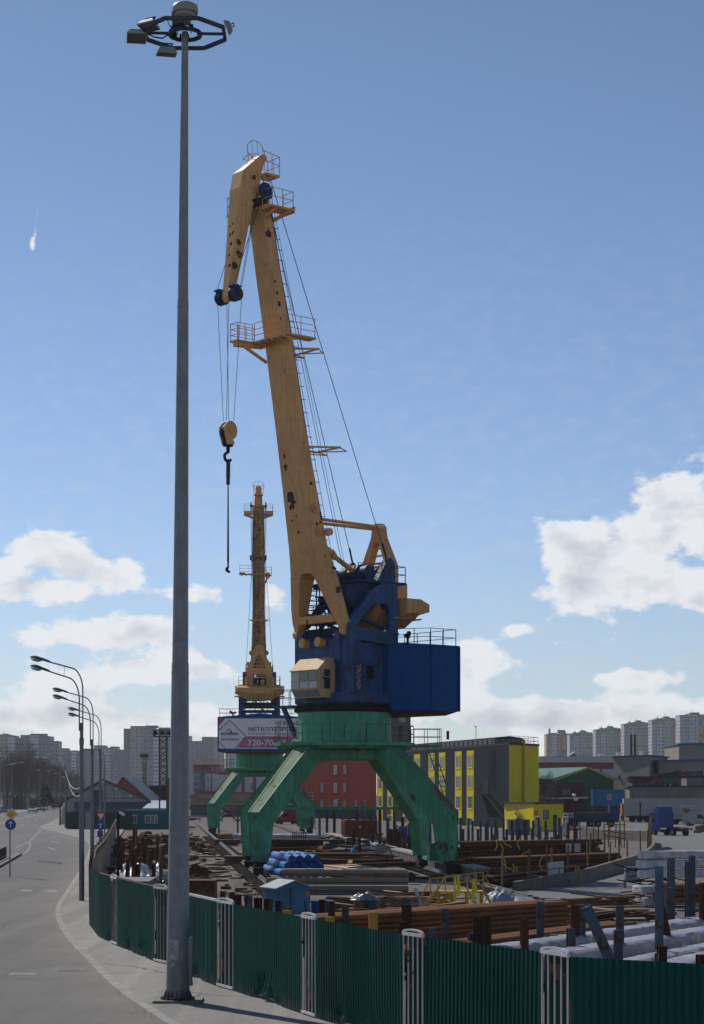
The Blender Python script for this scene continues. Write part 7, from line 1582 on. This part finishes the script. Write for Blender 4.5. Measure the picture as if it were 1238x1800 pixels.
# ---- tower blocks
FA = facade('panel_grey',(0.290,0.270,0.270),(.06,.065,.075),3.3,2.85,.42,.5,(.30,.30,.31),.25,joint=.8)
FB = facade('balcony_white',(0.594,0.594,0.608),(.10,.115,.14),3.4,2.85,.92,.46,(.32,.33,.35),.3,joint=.9)
FC = facade('panel_beige',(0.405,0.358,0.304),(.065,.07,.08),3.3,2.85,.4,.5,(.33,.32,.30),.2,joint=.85)
FD = facade('panel_dark',(0.230,0.216,0.223),(.07,.075,.085),3.0,2.85,.35,.45,(.2,.2,.21),.3,joint=.85)
FG = facade('flat_grey',(.46,.47,.485),(.07,.08,.095),3.2,2.85,.5,.55,(.25,.26,.27),.25,joint=.9)
FGR = facade('flat_green',(.31,.42,.29),(.08,.09,.10),3.2,2.85,.4,.5,(.3,.31,.3),.3,joint=.9)
FW = facade('flat_white',(.40,.41,.42),(.09,.10,.115),3.2,2.85,.6,.5,(.3,.31,.33),.35,joint=.9)
FO = facade('flat_orange',(.42,.19,.08),(.03,.035,.045),4.2,5.7,.5,.9,(.45,.30,.04),.5,joint=.9)
FS = facade('flat_salmon',(.44,.27,.19),(.08,.09,.10),3.2,2.85,.4,.5,(.3,.31,.3),.3,joint=.9)
ROOFT = mat('tower_roof', (.2,.195,.19), .9)
def tower(label, y, segs, group, base=None, tops=()):
    """segs: (px0, px1, py_top, setback metres, facade)"""
    z0 = tz(y)-.2; x0 = XA(segs[0][0],y); t = thing('tower_block',label,'tower block',(x0,y,z0),group=group)
    for px0,px1,pt,sb,m in segs:
        a,b = XA(px0,y)-x0,XA(px1,y)-x0; h = ZA(pt,y)-z0; mb = MB(); mb.wall((a,sb),(b,sb),0,h); mb.wall((b,sb),(b,22),0,h); mb.wall((a,22),(a,sb),0,h); mb.wall((b,22),(a,22),0,h); mb.build('facade', m, t)
        mb = MB(); mb.hexa([(a,sb,h),(b,sb,h),(b,22,h),(a,22,h)],[(a-.1,sb-.15,h+.9),(b+.1,sb-.15,h+.9),(b+.1,22,h+.9),(a-.1,22,h+.9)]); mb.build('parapet', ROOFT, t)
    for px0,px1,pt,pb in tops:
        a,b = XA(px0,y)-x0,XA(px1,y)-x0; mb = MB(); mb.box(a,b,5,12,ZA(pb,y)-z0,ZA(pt,y)-z0); mb.tube((a+1,6,ZA(pt,y)-z0),(a+1,6,ZA(pt,y)-z0+2.5),.15,n=4); mb.build('roof_house', m if False else FD, t)
    return t
GL = 'grey tower blocks on the left skyline'
tower('leftmost grey tower block, cut by the picture edge',1600,[(-14,15,1293,0,FC),(15,26,1295,-1.5,FB),(26,31,1299,2,FD)],GL,tops=((2,12,1289.5,1293),))
tower('broad grey tower block with a white balcony column behind bare trees',1620,[(31,36,1299,3,FD),(36,53,1294,0,FA),(53,68,1293,-1.5,FB),(68,88,1296,0,FD),(88,102,1304.5,2,FA)],GL,tops=((52,80,1289.5,1294),))
tower('lower grey tower block between two larger ones',1750,[(96,117,1317,0,FA),(117,126,1321.5,0,FD),(126,134,1321,-1.5,FB),(134,146,1321.5,0,FD)],GL,tops=((101,115,1315,1318),))
tower('grey tower block behind the street lamps with white balconies',1780,[(143,165,1318,0,FD),(165,184,1312,0,FC),(184,194,1316,-1.5,FB),(194,206,1314,0,FA),(206,218,1319.5,1,FD)],GL,tops=((168,182,1310,1313),(196,204,1312,1315)))
tower('tall near grey tower block immediately left of the mast',1500,[(217.5,229.5,1283,0,FD),(229.5,253,1278.5,-1.0,FC),(253,270,1280,0,FA),(270,279,1284,-1.5,FB),(279,297,1281,0,FA),(297,312,1286,0,FD)],GL,tops=((254,276,1275,1279),(280,297,1279,1281)))
tower('grey tower block just right of the mast',1750,[(318,334.5,1295.5,0,FA),(334.5,340,1305,0,FD)],GL)
tower('grey stepped tower block above the yellow roof letters',1700,[(336,355,1304.5,0,FA),(355,374,1298,-1,FD),(374,392,1297.5,0,FC)],GL,tops=((356,374,1295,1298),))
tower('pale tower block partly behind the far crane banner',1800,[(396,432,1315,0,FG),(432,470,1318,0,FG)],GL)
GRR = 'pale tower blocks on the right skyline'
tower('tower block with salmon and orange panels, leftmost of the right skyline',1850,[(961,970,1292,0,FS),(970,979,1290,-1,FG),(979,988,1291,0,FS),(988,995,1288,-1,FO),(995,1018,1291,2,FG)],GRR,tops=((966.5,969,1280.5,1290),(982,995,1283,1288)))
for k,(x0,w,top,lb) in enumerate(((1002,46,1287.5,'green topped tower block, second from the left of the right skyline'),(1048,50,1280,'green topped tower block with an orange column, third on the right skyline'),(1098,49,1270,'green topped tower block in the middle of the right skyline behind two chimneys'),(1147,50,1263,'tallest green topped tower block with an orange column'))):
    sg = [(x0,x0+w*.17,top+4,1.5,FW),(x0+w*.17,x0+w*.42,top+2,0,FG),(x0+w*.42,x0+w*.62,top,-1,FGR),(x0+w*.62,x0+w*.74,top+1,0,FG),(x0+w*.74,x0+w*.86,top+2,-.8,FO if k in (1,3) else FGR),(x0+w*.86,x0+w+2.5,top+5,.5,FG)]
    t = tower(lb,1750-40*k,sg,GRR,tops=((x0+w*.44,x0+w*.62,top-4,top),(x0+w*.18,x0+w*.26,top-1.5,top+2)))
    y = 1750-40*k
    for a,b,tp in ((.0,.17,4),(.17,.42,2),(.42,.62,0),(.86,1.0,5)):
        X0 = XA(x0,y); mb = MB(); mb.box(XA(x0+w*a,y)-X0-.1,XA(x0+w*b,y)-X0+.1,-1.3 if a == .42 else 1.2 if a in (0,.86) else -.3,2.5,ZA(top+tp+4.5,y)-tz(y),ZA(top+tp,y)-tz(y)+1.0); mb.build('green_crown', mat('crown_green', (.23,.36,.20), .8), t)
tower('white and grey tower block at the right edge of the skyline',1560,[(1196,1212,1259,1,FW),(1212,1228,1256,-1,FG),(1228,1234,1258,-.8,FO),(1234,1262,1258,0,FW)],GRR,tops=((1217,1232,1252,1256),))
y = 520; t = thing('yellow_machine_boom','yellow machine boom tip at the right edge above the blue roof','machine',(XA(1245,y),y,tz(y))); mb = MB(); q = lambda px,py: P(px,py,y)-V((XA(1245,y),y,tz(y)))
mb.bar(q(1236,1283),q(1241,1289),.5); mb.bar(q(1231,1293),q(1241,1289),.35); mb.bar(q(1231,1293),q(1240,1298),.3); mb.bar(q(1245,1289),(0,0,0),1.0); mb.bar(q(1240,1298),q(1246,1300),.3); mb.build('boom', mat('boom_orange', (.45,.22,.04), .6), t)
# concrete garages across the road
for k,(x0,x1,yt,y) in enumerate(((8,17,1402,520),(17,33,1400,525),(34,46,1402,530))): solid('garage',['small pale garage before the bare trees, left one','small rusty garage before the bare trees, middle one','small pinkish garage before the bare trees, right one'][k],'garage',[(XA(x0,y),y),(XA(x1,y),y),(XA(x1,y),y+6),(XA(x0,y),y+6)],tz(y)-.2,ZA(yt,y),mat('garage_%d'%k, [(.3,.27,.24),(.16,.09,.07),(.36,.27,.24)][k], .8, var=.3))
t = thing('roadside_fence','long dark fence below the bare trees across the road','fence',(XA(46,600),600,tz(600))); mb = MB(); a_ = P(46,HY,540); b_ = P(134,HY,760); oq = V((XA(46,600),600,tz(600)))
for k in range(40): p = a_.lerp(b_,k/40); p.z = tz(p.y); p2 = a_.lerp(b_,(k+1)/40); p2.z = tz(p2.y); mb.hexa([p-oq,p2-oq,p2-oq+V((0,.1,0)),p-oq+V((0,.1,0))],[v+V((0,0,2.4)) for v in (p-oq,p2-oq,p2-oq+V((0,.1,0)),p-oq+V((0,.1,0)))])
mb.build('panel', mat('far_fence', (.055,.045,.045), .9, var=.3), t)
strip('verge', [(430,XA(-40,430),XA(2,430)),(470,XA(-30,470),XA(38,470)),(540,XA(-20,540),XA(78,540)),(640,XA(0,640),XA(110,640)),(740,XA(10,740),XA(136,740))], PAVE, zo=.05)
# ------------------------------------------------------------------ vehicles
PAINT = {}
def paint(n,c): return mat('paint_'+n, c, .38, var=.06, spec=.28)
LAMP = mat('headlamp', (.75,.75,.72), .15); TAIL = mat('tail_lamp', (.35,.01,.01), .3)
def car(loc, rz, m, label, van=False):
    t = thing('parked_car' if False else 'car', label, 'van' if van else 'car', loc, rz); hw = .88
    if van: low = [(-2.4,.35),(-2.42,1.0),(-2.35,2.0),(.9,2.1),(1.7,1.25),(2.35,1.05),(2.45,.7),(2.4,.3)]
    else: low = [(-2.15,.32),(-2.2,.75),(-2.1,.98),(-1.2,1.02),(.9,.98),(1.9,.85),(2.2,.65),(2.2,.3)]
    mb = MB(); n = len(low)
    def fn(a,b,k): return (a, k*hw*(1-.06*max(0,b-.7)-(.08 if abs(a) > 2.1 else 0)), b)
    mb.prism(low, fn); bd = mb.build('body', m, t)
    if not van:
        mb = MB(); cab = [(-1.75,.98),(-1.15,1.45),(.25,1.47),(1.0,.97)]; mb.prism(cab, lambda a,b,k: (a, k*(.78 if b < 1.2 else .62), b)); mb.build('cabin', m, t)
        def quad(pts): mb = MB(); mb.add(pts,[(0,1,2,3)]); return mb
        quad([(.93,-.68,1.03),(.93,.68,1.03),(.33,.56,1.43),(.33,-.56,1.43)]).build('windscreen', DKGL, t); quad([(-1.74,-.68,1.02),(-1.74,.68,1.02),(-1.22,.56,1.42),(-1.22,-.56,1.42)]).build('rear_window', DKGL, t)
        for s_ in (-1,1): quad([(-1.5,s_*.785,1.02),(.75,s_*.785,1.02),(.2,s_*.655,1.40),(-1.1,s_*.655,1.40)]).build('side_window', DKGL, t)
    else:
        mb = MB(); mb.add([(1.71,-.7,1.32),(1.71,.7,1.32),(1.05,.66,1.95),(1.05,-.66,1.95)],[(0,1,2,3)]); mb.build('windscreen', CABGL, t)
        for s_ in (-1,1): mb = MB(); mb.add([(.1,s_*.87,1.25),(1.4,s_*.87,1.25),(.9,s_*.83,1.85),(.1,s_*.83,1.85)],[(0,1,2,3)]); mb.build('side_window', DKGL, t)
    for s_ in (-1,1):
        for x in (-1.35,1.4):
            mb = MB(); mb.disc((x,s_*.8,.33),(0,1,0),.33,.22,14); w = mb.build('wheel', TYRE, t, True); mb = MB(); mb.disc((x,s_*.915,.33),(0,1,0),.2,.02,10); mb.build('rim', VENT, w)
        mb = MB(); mb.box(2.1,2.215 if not van else 2.46,min(s_*.5,s_*.8),max(s_*.5,s_*.8),.62,.76 if not van else .9); mb.build('headlight', LAMP, t)
        mb = MB(); mb.box(-2.21 if not van else -2.43,-2.1,min(s_*.55,s_*.8),max(s_*.55,s_*.8),.7,.86); mb.build('tail_light', TAIL, t)
    mb = MB(); mb.box(2.15,2.225 if not van else 2.46,-.45,.45,.4,.55); mb.build('grille', BLK, t)
    return t
def onroad(px, y): return (XA(px,y),y,tz(y)+.02)
car(onroad(7,450),R(-82),paint('black',(.015,.018,.025)),'dark car at the left edge of the far road')
car(onroad(57,462),R(-80),paint('silver',(.36,.38,.40)),'silver car leading the oncoming group on the far road')
car(onroad(72,485),R(-80),paint('graphite',(.09,.095,.10)),'dark grey car just behind the silver one on the far road')
car(onroad(97.5,545),R(-78),paint('maroon',(.16,.03,.03)),'dark red car farther back on the far road')
car(onroad(113,590),R(-80),paint('blackish',(.03,.03,.035)),'black car beyond the red one near the no stopping sign')
for k,px in enumerate((124,128,132,136)): car(onroad(px,640+30*k),R(-80),paint('white%d'%(k%2),(.5-.2*(k%2),.5-.2*(k%2),.52-.2*(k%2))),['white car first of the distant roadside row','grey car second of the distant roadside row','white car third of the distant roadside row','grey car last of the distant roadside row'][k])
g = (XA(398,405),405,tz(405)); car(g,R(-70),paint('wine',(.06,.03,.04)),'dark car parked at the far end of the crane track')
g = (XA(505,334),334,tz(334)); c_ = car(g,R(205),paint('red',(.30,.01,.02)),'red van with a sloping windscreen parked by the red building',True)
TBL = paint('truck_blue',(.007,.035,.20)); CHS = mat('chassis', (.03,.03,.033), .6, var=.4)
def wheels(t, xs, hw=1.05, r=.5, w=.3):
    for x in xs:
        for s_ in (-1,1): mb = MB(); mb.disc((x,s_*hw,r),(0,1,0),r,w,16); o_ = mb.build('wheel', TYRE, t, True); mb = MB(); mb.disc((x,s_*(hw+w/2),r),(0,1,0),r*.5,.04,10); mb.build('rim', VENT, o_)
def tractor(loc, rz, label, m=TBL, bed=0):
    t = thing('truck', label, 'truck', loc, rz); mb = MB()
    mb.prism([(.9,.75),(.9,3.0),(1.1,3.05),(2.75,2.95),(3.1,1.75),(3.15,.55),(2.6,.5)], lambda a,b,k: (a, k*1.22, b)); cab = mb.build('cab', m, t)
    mb = MB(); mb.prism([(.95,3.02),(1.0,3.75),(1.5,3.8),(2.4,3.1)], lambda a,b,k: (a, k*1.12*(1 if b < 3.3 else .93), b)); mb.build('roof_fairing', m, cab)
    mb = MB(); mb.add([(3.115,-1.1,1.8),(3.115,1.1,1.8),(2.80,1.08,2.85),(2.80,-1.08,2.85)],[(0,1,2,3)]); mb.build('windscreen', DKGL, cab)
    mb = MB(); mb.box(3.12,3.17,-.8,.8,.9,1.5); mb.build('grille', BLK, cab)
    for s_ in (-1,1):
        mb = MB(); mb.add([(1.7,s_*1.225,1.8),(2.9,s_*1.225,1.8),(2.65,s_*1.225,2.7),(1.7,s_*1.225,2.7)],[(0,1,2,3)]); mb.build('side_window', DKGL, cab)
        mb = MB(); mb.box(3.0,3.17,min(s_*.8,s_*1.15),max(s_*.8,s_*1.15),.75,1.0); mb.build('headlight', LAMP, cab)
        mb = MB(); mb.box(2.9,3.05,min(s_*1.25,s_*1.5),max(s_*1.25,s_*1.5),1.9,2.6); mb.build('mirror', BLK, cab)
        mb = MB(); mb.box(-2.95,-2.85,min(s_*.6,s_*1.0),max(s_*.6,s_*1.0),.75,.9); mb.build('tail_light', TAIL, t)
    mb = MB(); mb.box(-2.9,2.6,-.45,.45,.6,.9); mb.box(-2.9,-2.2,-1.2,1.2,.9,1.0); mb.box(-.9,-.1,-.6,.6,.9,1.15); mb.box(-2.1,-1.0,-1.2,1.2,1.02,1.1); mb.build('chassis', CHS, t)
    mb = MB(); mb.tube((-.5,1.0,.75),(.7,1.0,.75),.32,n=12); mb.build('fuel_tank', CHS, t, True)
    if bed: mb = MB(); mb.box(-bed,.7,-1.22,1.22,1.05,1.2); mb.box(-bed,.7,-1.25,-1.2,1.2,1.75); mb.box(-bed,.7,1.2,1.25,1.2,1.75); mb.build('bed', mat('bed_grey', (.28,.29,.30), .6, var=.3), t)
    wheels(t, (2.0,-1.6)); return t
tractor((XA(1180,256),256,0),R(90+32),'bright blue truck tractor without trailer seen from behind on the yard road')
tractor((XA(866,322),322,tz(322)),R(-62),'blue truck with a grey bed parked at the dark building',bed=6)
y = 352; tl_ = thing('box_trailer','long grey curtain trailer with red white PNO lettering behind the blue tractor','trailer',(XA(1097,y),y,tz(y)),R(-2.5)); ln = 14.2; GT = mat('trailer_grey', (.40,.40,.39), .5, var=.15, scale=.4, streak=.3, scol=(.2,.2,.19))
mb = MB(); mb.box(0,ln,0,2.5,1.15,4.15); mb.build('body', GT, tl_)
mb = MB()
for k in range(15): mb.box(ln*k/14-.03 if k else 0,ln*k/14+.03,-.03,-.003,1.2,4.1)
mb.box(0,ln,-.05,-.004,1.1,1.25); mb.box(0,ln,-.05,-.004,4.05,4.2); mb.build('rails', mat('trailer_rail', (.40,.40,.40), .5), tl_)
mb = MB(); x = 11.0; mb.add([(x-.85,-.06,2.6),(x,-.06,1.35),(x+.85,-.06,2.6)],[(0,1,2)]); mb.build('emblem', RED, tl_)
text('PNO', 1.0, mat('pno_white', (.7,.7,.7), .5), tl_, frame_mat((x-1.15,-.075,2.3),(1,0,0),(0,0,1)), width=2.3)
mb = MB(); mb.box(.5,ln-.3,.5,2.0,.8,1.12); mb.tube((2.9,-.1,1.0),(2.9,-.1,3.5),.09,n=6); mb.build('chassis', CHS, tl_)
for k in range(3):
    for yy in (.15,2.35): mb = MB(); mb.disc((1.6+1.3*k,yy,.5),(0,1,0),.5,.3,14); mb.build('wheel', TYRE, tl_, True)
mb = MB(); mb.box(-.35,-.02,.1,2.4,1.2,3.3); mb.build('orange_end', mat('orange_tarp', (.55,.24,.03), .6), tl_)
y = 312; tf = thing('flatbed_trailer','long blue flatbed trailer with a tall headboard parked left of the grey trailer','trailer',(XA(972,y),y,tz(y)),R(-1)); ln = 10.4
mb = MB(); mb.box(0,ln,0,2.5,1.15,1.45); mb.box(.2,ln,.6,1.9,.75,1.14); mb.build('deck', mat('flatbed_blue', (.012,.045,.14), .6, var=.4, rust=.2), tf)
mb = MB(); mb.box(ln-1.5,ln,0,2.5,1.46,3.4); mb.build('headboard', MATS['flatbed_blue'], tf)
mb = MB(); mb.box(3.3,ln-1.6,.3,2.2,1.46,2.3); mb.build('load', mat('scrap_grey', (.09,.09,.10)), tf)
for x in (1.0,2.2,3.4,6.0,7.1,9.2):
    for yy in (.1,2.4): mb = MB(); mb.disc((x,yy,.52),(0,1,0),.52,.3,16); w_ = mb.build('wheel', TYRE, tf, True); mb = MB(); mb.disc((x,yy-.16 if yy < 1 else yy+.16,.52),(0,1,0),.25,.03,10); mb.build('rim', VENT, w_)
car((XA(1000,322),322,tz(322)),R(-70),paint('vanwhite',(.5,.5,.5)),'white van nose showing beyond the blue flatbed',True)
car((XA(1228,318),318,tz(318)),R(-30),paint('lightgrey',(.35,.36,.37)),'light grey van at the right edge by the block heap',True)
t = thing('flatbed_truck','grey flatbed body between the tractor and the grey van','truck',(XA(1190,330),330,tz(330))); mb = MB(); mb.box(-.8,2.6,0,2.2,.9,1.05); mb.box(-.8,2.6,0,.06,1.06,1.6); mb.box(-.8,2.6,2.14,2.2,1.06,1.6); mb.box(-.8,-.7,.06,2.14,1.06,2.6); mb.build('bed', mat('bed_grey', (.28,.29,.30)), t); mb = MB(); mb.box(-.8,2.6,.6,1.6,.55,.88); mb.build('chassis', CHS, t)
for x in (0,2.0):
    for yy in (.1,2.1): mb = MB(); mb.disc((x,yy,.4),(0,1,0),.4,.25,12); mb.build('wheel', TYRE, t, True)
for k in range(8):
    o = MB().box(-.5,.5,-.3,.3,0,.5).build('concrete_block', mat('pinkish_block', (.20,.13,.11), .9, var=.4)); y = 270+3*k; o.location = (XA(1226+k*2.5,y),y,.5*(k%2)); tag(o,'pinkish block in the heap at the right end of the yard road','block','pinkish blocks')
for k,(px,lb) in enumerate(((905,'grey ribbed crate left of the white cylinder by the annex'),(919,'grey sheet metal bin beside the ribbed crate'))):
    y = 262; t = thing('storage_bin',lb,'bin',(XA(px,y),y,tz(y))); mb = MB(); corr(mb,(-.95,0),(.95,0),0,2.0,.3,.06); mb.box(-.95,.95,.03,1.5,0,1.95); mb.build('body', mat('bin_grey%d'%k, [(.25,.26,.27),(.12,.13,.14)][k], .6, var=.4), t); mb = MB(); mb.box(-1.0,1.0,-.08,1.55,1.95,2.05); mb.build('rim', mat('bin_rim', (.3,.3,.3), .6), t)
for px,m,lb in ((944.5,(.42,.36,.31),'pale rust streaked gas cylinder before the annex'),(994,(.5,.46,.40),'white rust streaked cylinder right of the annex')):
    y = 250; o = MB(); o.lathe([(.1,0),(.38,.1),(.4,.3),(.4,2.2),(.3,2.5),(.1,2.6)],12); o = o.build('tall_cylinder', mat('cyl_%d'%px, m, .6, rust=.6, rsc=1.5), smooth=True); o.location = (XA(px,y),y,0); tag(o,lb,'cylinder')
# ------------------------------------------------------------------ air, sky, sun, camera
EL, AZ = R(43), math.atan2(-.58,.82)
W = bpy.data.worlds.new('World'); SC.world = W; W.use_nodes = True; nt = W.node_tree; bg = nt.nodes['Background']
sky = N(nt,'ShaderNodeTexSky',sky_type='NISHITA',sun_disc=False,sun_elevation=EL,sun_rotation=AZ,altitude=50,air_density=1.0,dust_density=.15,ozone_density=3.0)
tc = N(nt,'ShaderNodeTexCoord').outputs['Generated']; sp = N(nt,'ShaderNodeSeparateXYZ'); L(nt,tc,sp.inputs[0]); X_,Y_,Z_ = sp.outputs
az = math_(nt,'ARCTAN2',X_,Y_); hyp = math_(nt,'SQRT',math_(nt,'ADD',math_(nt,'MULTIPLY',X_,X_),math_(nt,'MULTIPLY',Y_,Y_))); el = math_(nt,'ARCTAN2',Z_,hyp)
def blob(a,e,ra,re,amp):        # soft ellipse of cloudiness round a direction
    da = math_(nt,'DIVIDE',math_(nt,'SUBTRACT',az,a),ra); de = math_(nt,'DIVIDE',math_(nt,'SUBTRACT',el,e),re)
    r2 = math_(nt,'ADD',math_(nt,'MULTIPLY',da,da),math_(nt,'MULTIPLY',de,de)); return math_(nt,'MULTIPLY',math_(nt,'POWER',2.718,math_(nt,'MULTIPLY',r2,-1.0)),amp)
def pxd(px,py): return (math.atan((px-CX)/F), math.atan((HY-py)/F))
cv = None
for px,py,rx,ry,amp in CLOUDS:
    a,e = pxd(px,py); b_ = blob(a,e,rx/F,ry/F,amp); cv = b_ if cv is None else math_(nt,'ADD',cv,b_)
# low cumulus round the horizon, plus unseen off-view cloud added to lift ambient light
low = math_(nt,'MULTIPLY',ramp(nt,el,.085,.012),.30); off_fill = math_(nt,'MULTIPLY',ramp(nt,math_(nt,'ABSOLUTE',az),.3,.6),ramp(nt,el,.75,.05)); cv = math_(nt,'ADD',cv,math_(nt,'ADD',low,math_(nt,'MULTIPLY',off_fill,.46)))
def cnoise(dz,da):
    cb = N(nt,'ShaderNodeCombineXYZ'); L(nt,math_(nt,'MULTIPLY_ADD',az,36,da),cb.inputs[0]); L(nt,math_(nt,'MULTIPLY_ADD',el,54,dz),cb.inputs[1]); cb.inputs[2].default_value = 3.7
    n = N(nt,'ShaderNodeTexNoise',i_Scale=1.0,i_Detail=11,i_Roughness=.57,i_Distortion=.12); L(nt,cb.outputs[0],n.inputs['Vector']); return n.outputs[0]
n0 = cnoise(0,0); n1 = cnoise(.5,-.35); cv = math_(nt,'SUBTRACT',cv,math_(nt,'MULTIPLY',ramp(nt,el,.12,.20),.14))
dens = math_(nt,'ADD',math_(nt,'MULTIPLY_ADD',n0,1.35,cv),-.955)
mask = ramp(nt,dens,.0,.14)
n = N(nt,'ShaderNodeMapRange',interpolation_type='SMOOTHSTEP'); L(nt,dens,n.inputs[0]); n.inputs[1].default_value = -.02; n.inputs[2].default_value = .15; mask = n.outputs[0]
thick = math_(nt,'ADD',dens,math_(nt,'MULTIPLY',math_(nt,'SUBTRACT',n1,n0),2.0))
shade = ramp(nt,thick,.14,.68)
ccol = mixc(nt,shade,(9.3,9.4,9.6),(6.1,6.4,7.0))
wisp = N(nt,'ShaderNodeTexNoise',i_Scale=5,i_Detail=8,i_Roughness=.7); cb = N(nt,'ShaderNodeCombineXYZ'); L(nt,math_(nt,'MULTIPLY',az,14),cb.inputs[0]); L(nt,math_(nt,'MULTIPLY',el,30),cb.inputs[1]); L(nt,cb.outputs[0],wisp.inputs['Vector'])
tint = N(nt,'ShaderNodeMix',data_type='RGBA',blend_type='MULTIPLY'); tint.inputs[0].default_value = 1; L(nt,sky.outputs[0],tint.inputs[6]); L(nt,mixc(nt,ramp(nt,el,.12,.40),(.84,.88,1.04),(.66,.75,.80)),tint.inputs[7]); hs = N(nt,'ShaderNodeHueSaturation',i_Saturation=.95); L(nt,tint.outputs[2],hs.inputs['Color'])
skyc = mixc(nt,math_(nt,'MULTIPLY',math_(nt,'MULTIPLY',ramp(nt,wisp.outputs[0],.48,.75),ramp(nt,el,.30,.08)),.42),hs.outputs[0],(6.5,7,7.6))
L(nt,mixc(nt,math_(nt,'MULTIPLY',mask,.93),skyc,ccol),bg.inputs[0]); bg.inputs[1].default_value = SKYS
sd = V((math.sin(AZ)*math.cos(EL),math.cos(AZ)*math.cos(EL),math.sin(EL)))
sl = bpy.data.lights.new('sun','SUN'); sl.energy = SUNE; sl.angle = R(.53); sl.color = (1,.95,.87); so = bpy.data.objects.new('sun',sl); COL.objects.link(so); so.rotation_euler = sd.to_track_quat('Z','Y').to_euler(); so.location = (0,0,200)
if HAZE:
    m, nt, b = nodes('haze_air'); nt.nodes.remove(b); pv = N(nt,'ShaderNodeVolumePrincipled'); pv.inputs['Density'].default_value = HAZE; pv.inputs['Color'].default_value = (.80,.88,1,1); pv.inputs['Anisotropy'].default_value = .3
    L(nt,pv.outputs[0],nt.nodes['Material Output'].inputs['Volume'])
    mb = MB(); mb.box(-1500,1500,-40,2300,-1.5,110); o = mb.build('haze', m); o['kind'] = 'stuff'
cam = bpy.data.cameras.new('camera'); co = bpy.data.objects.new('camera',cam); COL.objects.link(co); co.location = (0,0,CH); co.rotation_euler = (R(90),0,0)
cam.sensor_fit = 'HORIZONTAL'; cam.sensor_width = 36; cam.lens = 36*F/1238; cam.shift_y = (HY-900)/1238; cam.clip_start = .5; cam.clip_end = 12000; SC.camera = co
SC.view_settings.view_transform = 'Standard'; SC.view_settings.look = 'None'; SC.view_settings.gamma = 1; SC.view_settings.exposure = EXPO
SC.render.resolution_x, SC.render.resolution_y = 704, 1024
SC.cycles.max_bounces = 6; SC.cycles.volume_bounces = 0; SC.cycles.transparent_max_bounces = 6
SC.cycles.use_denoising = True
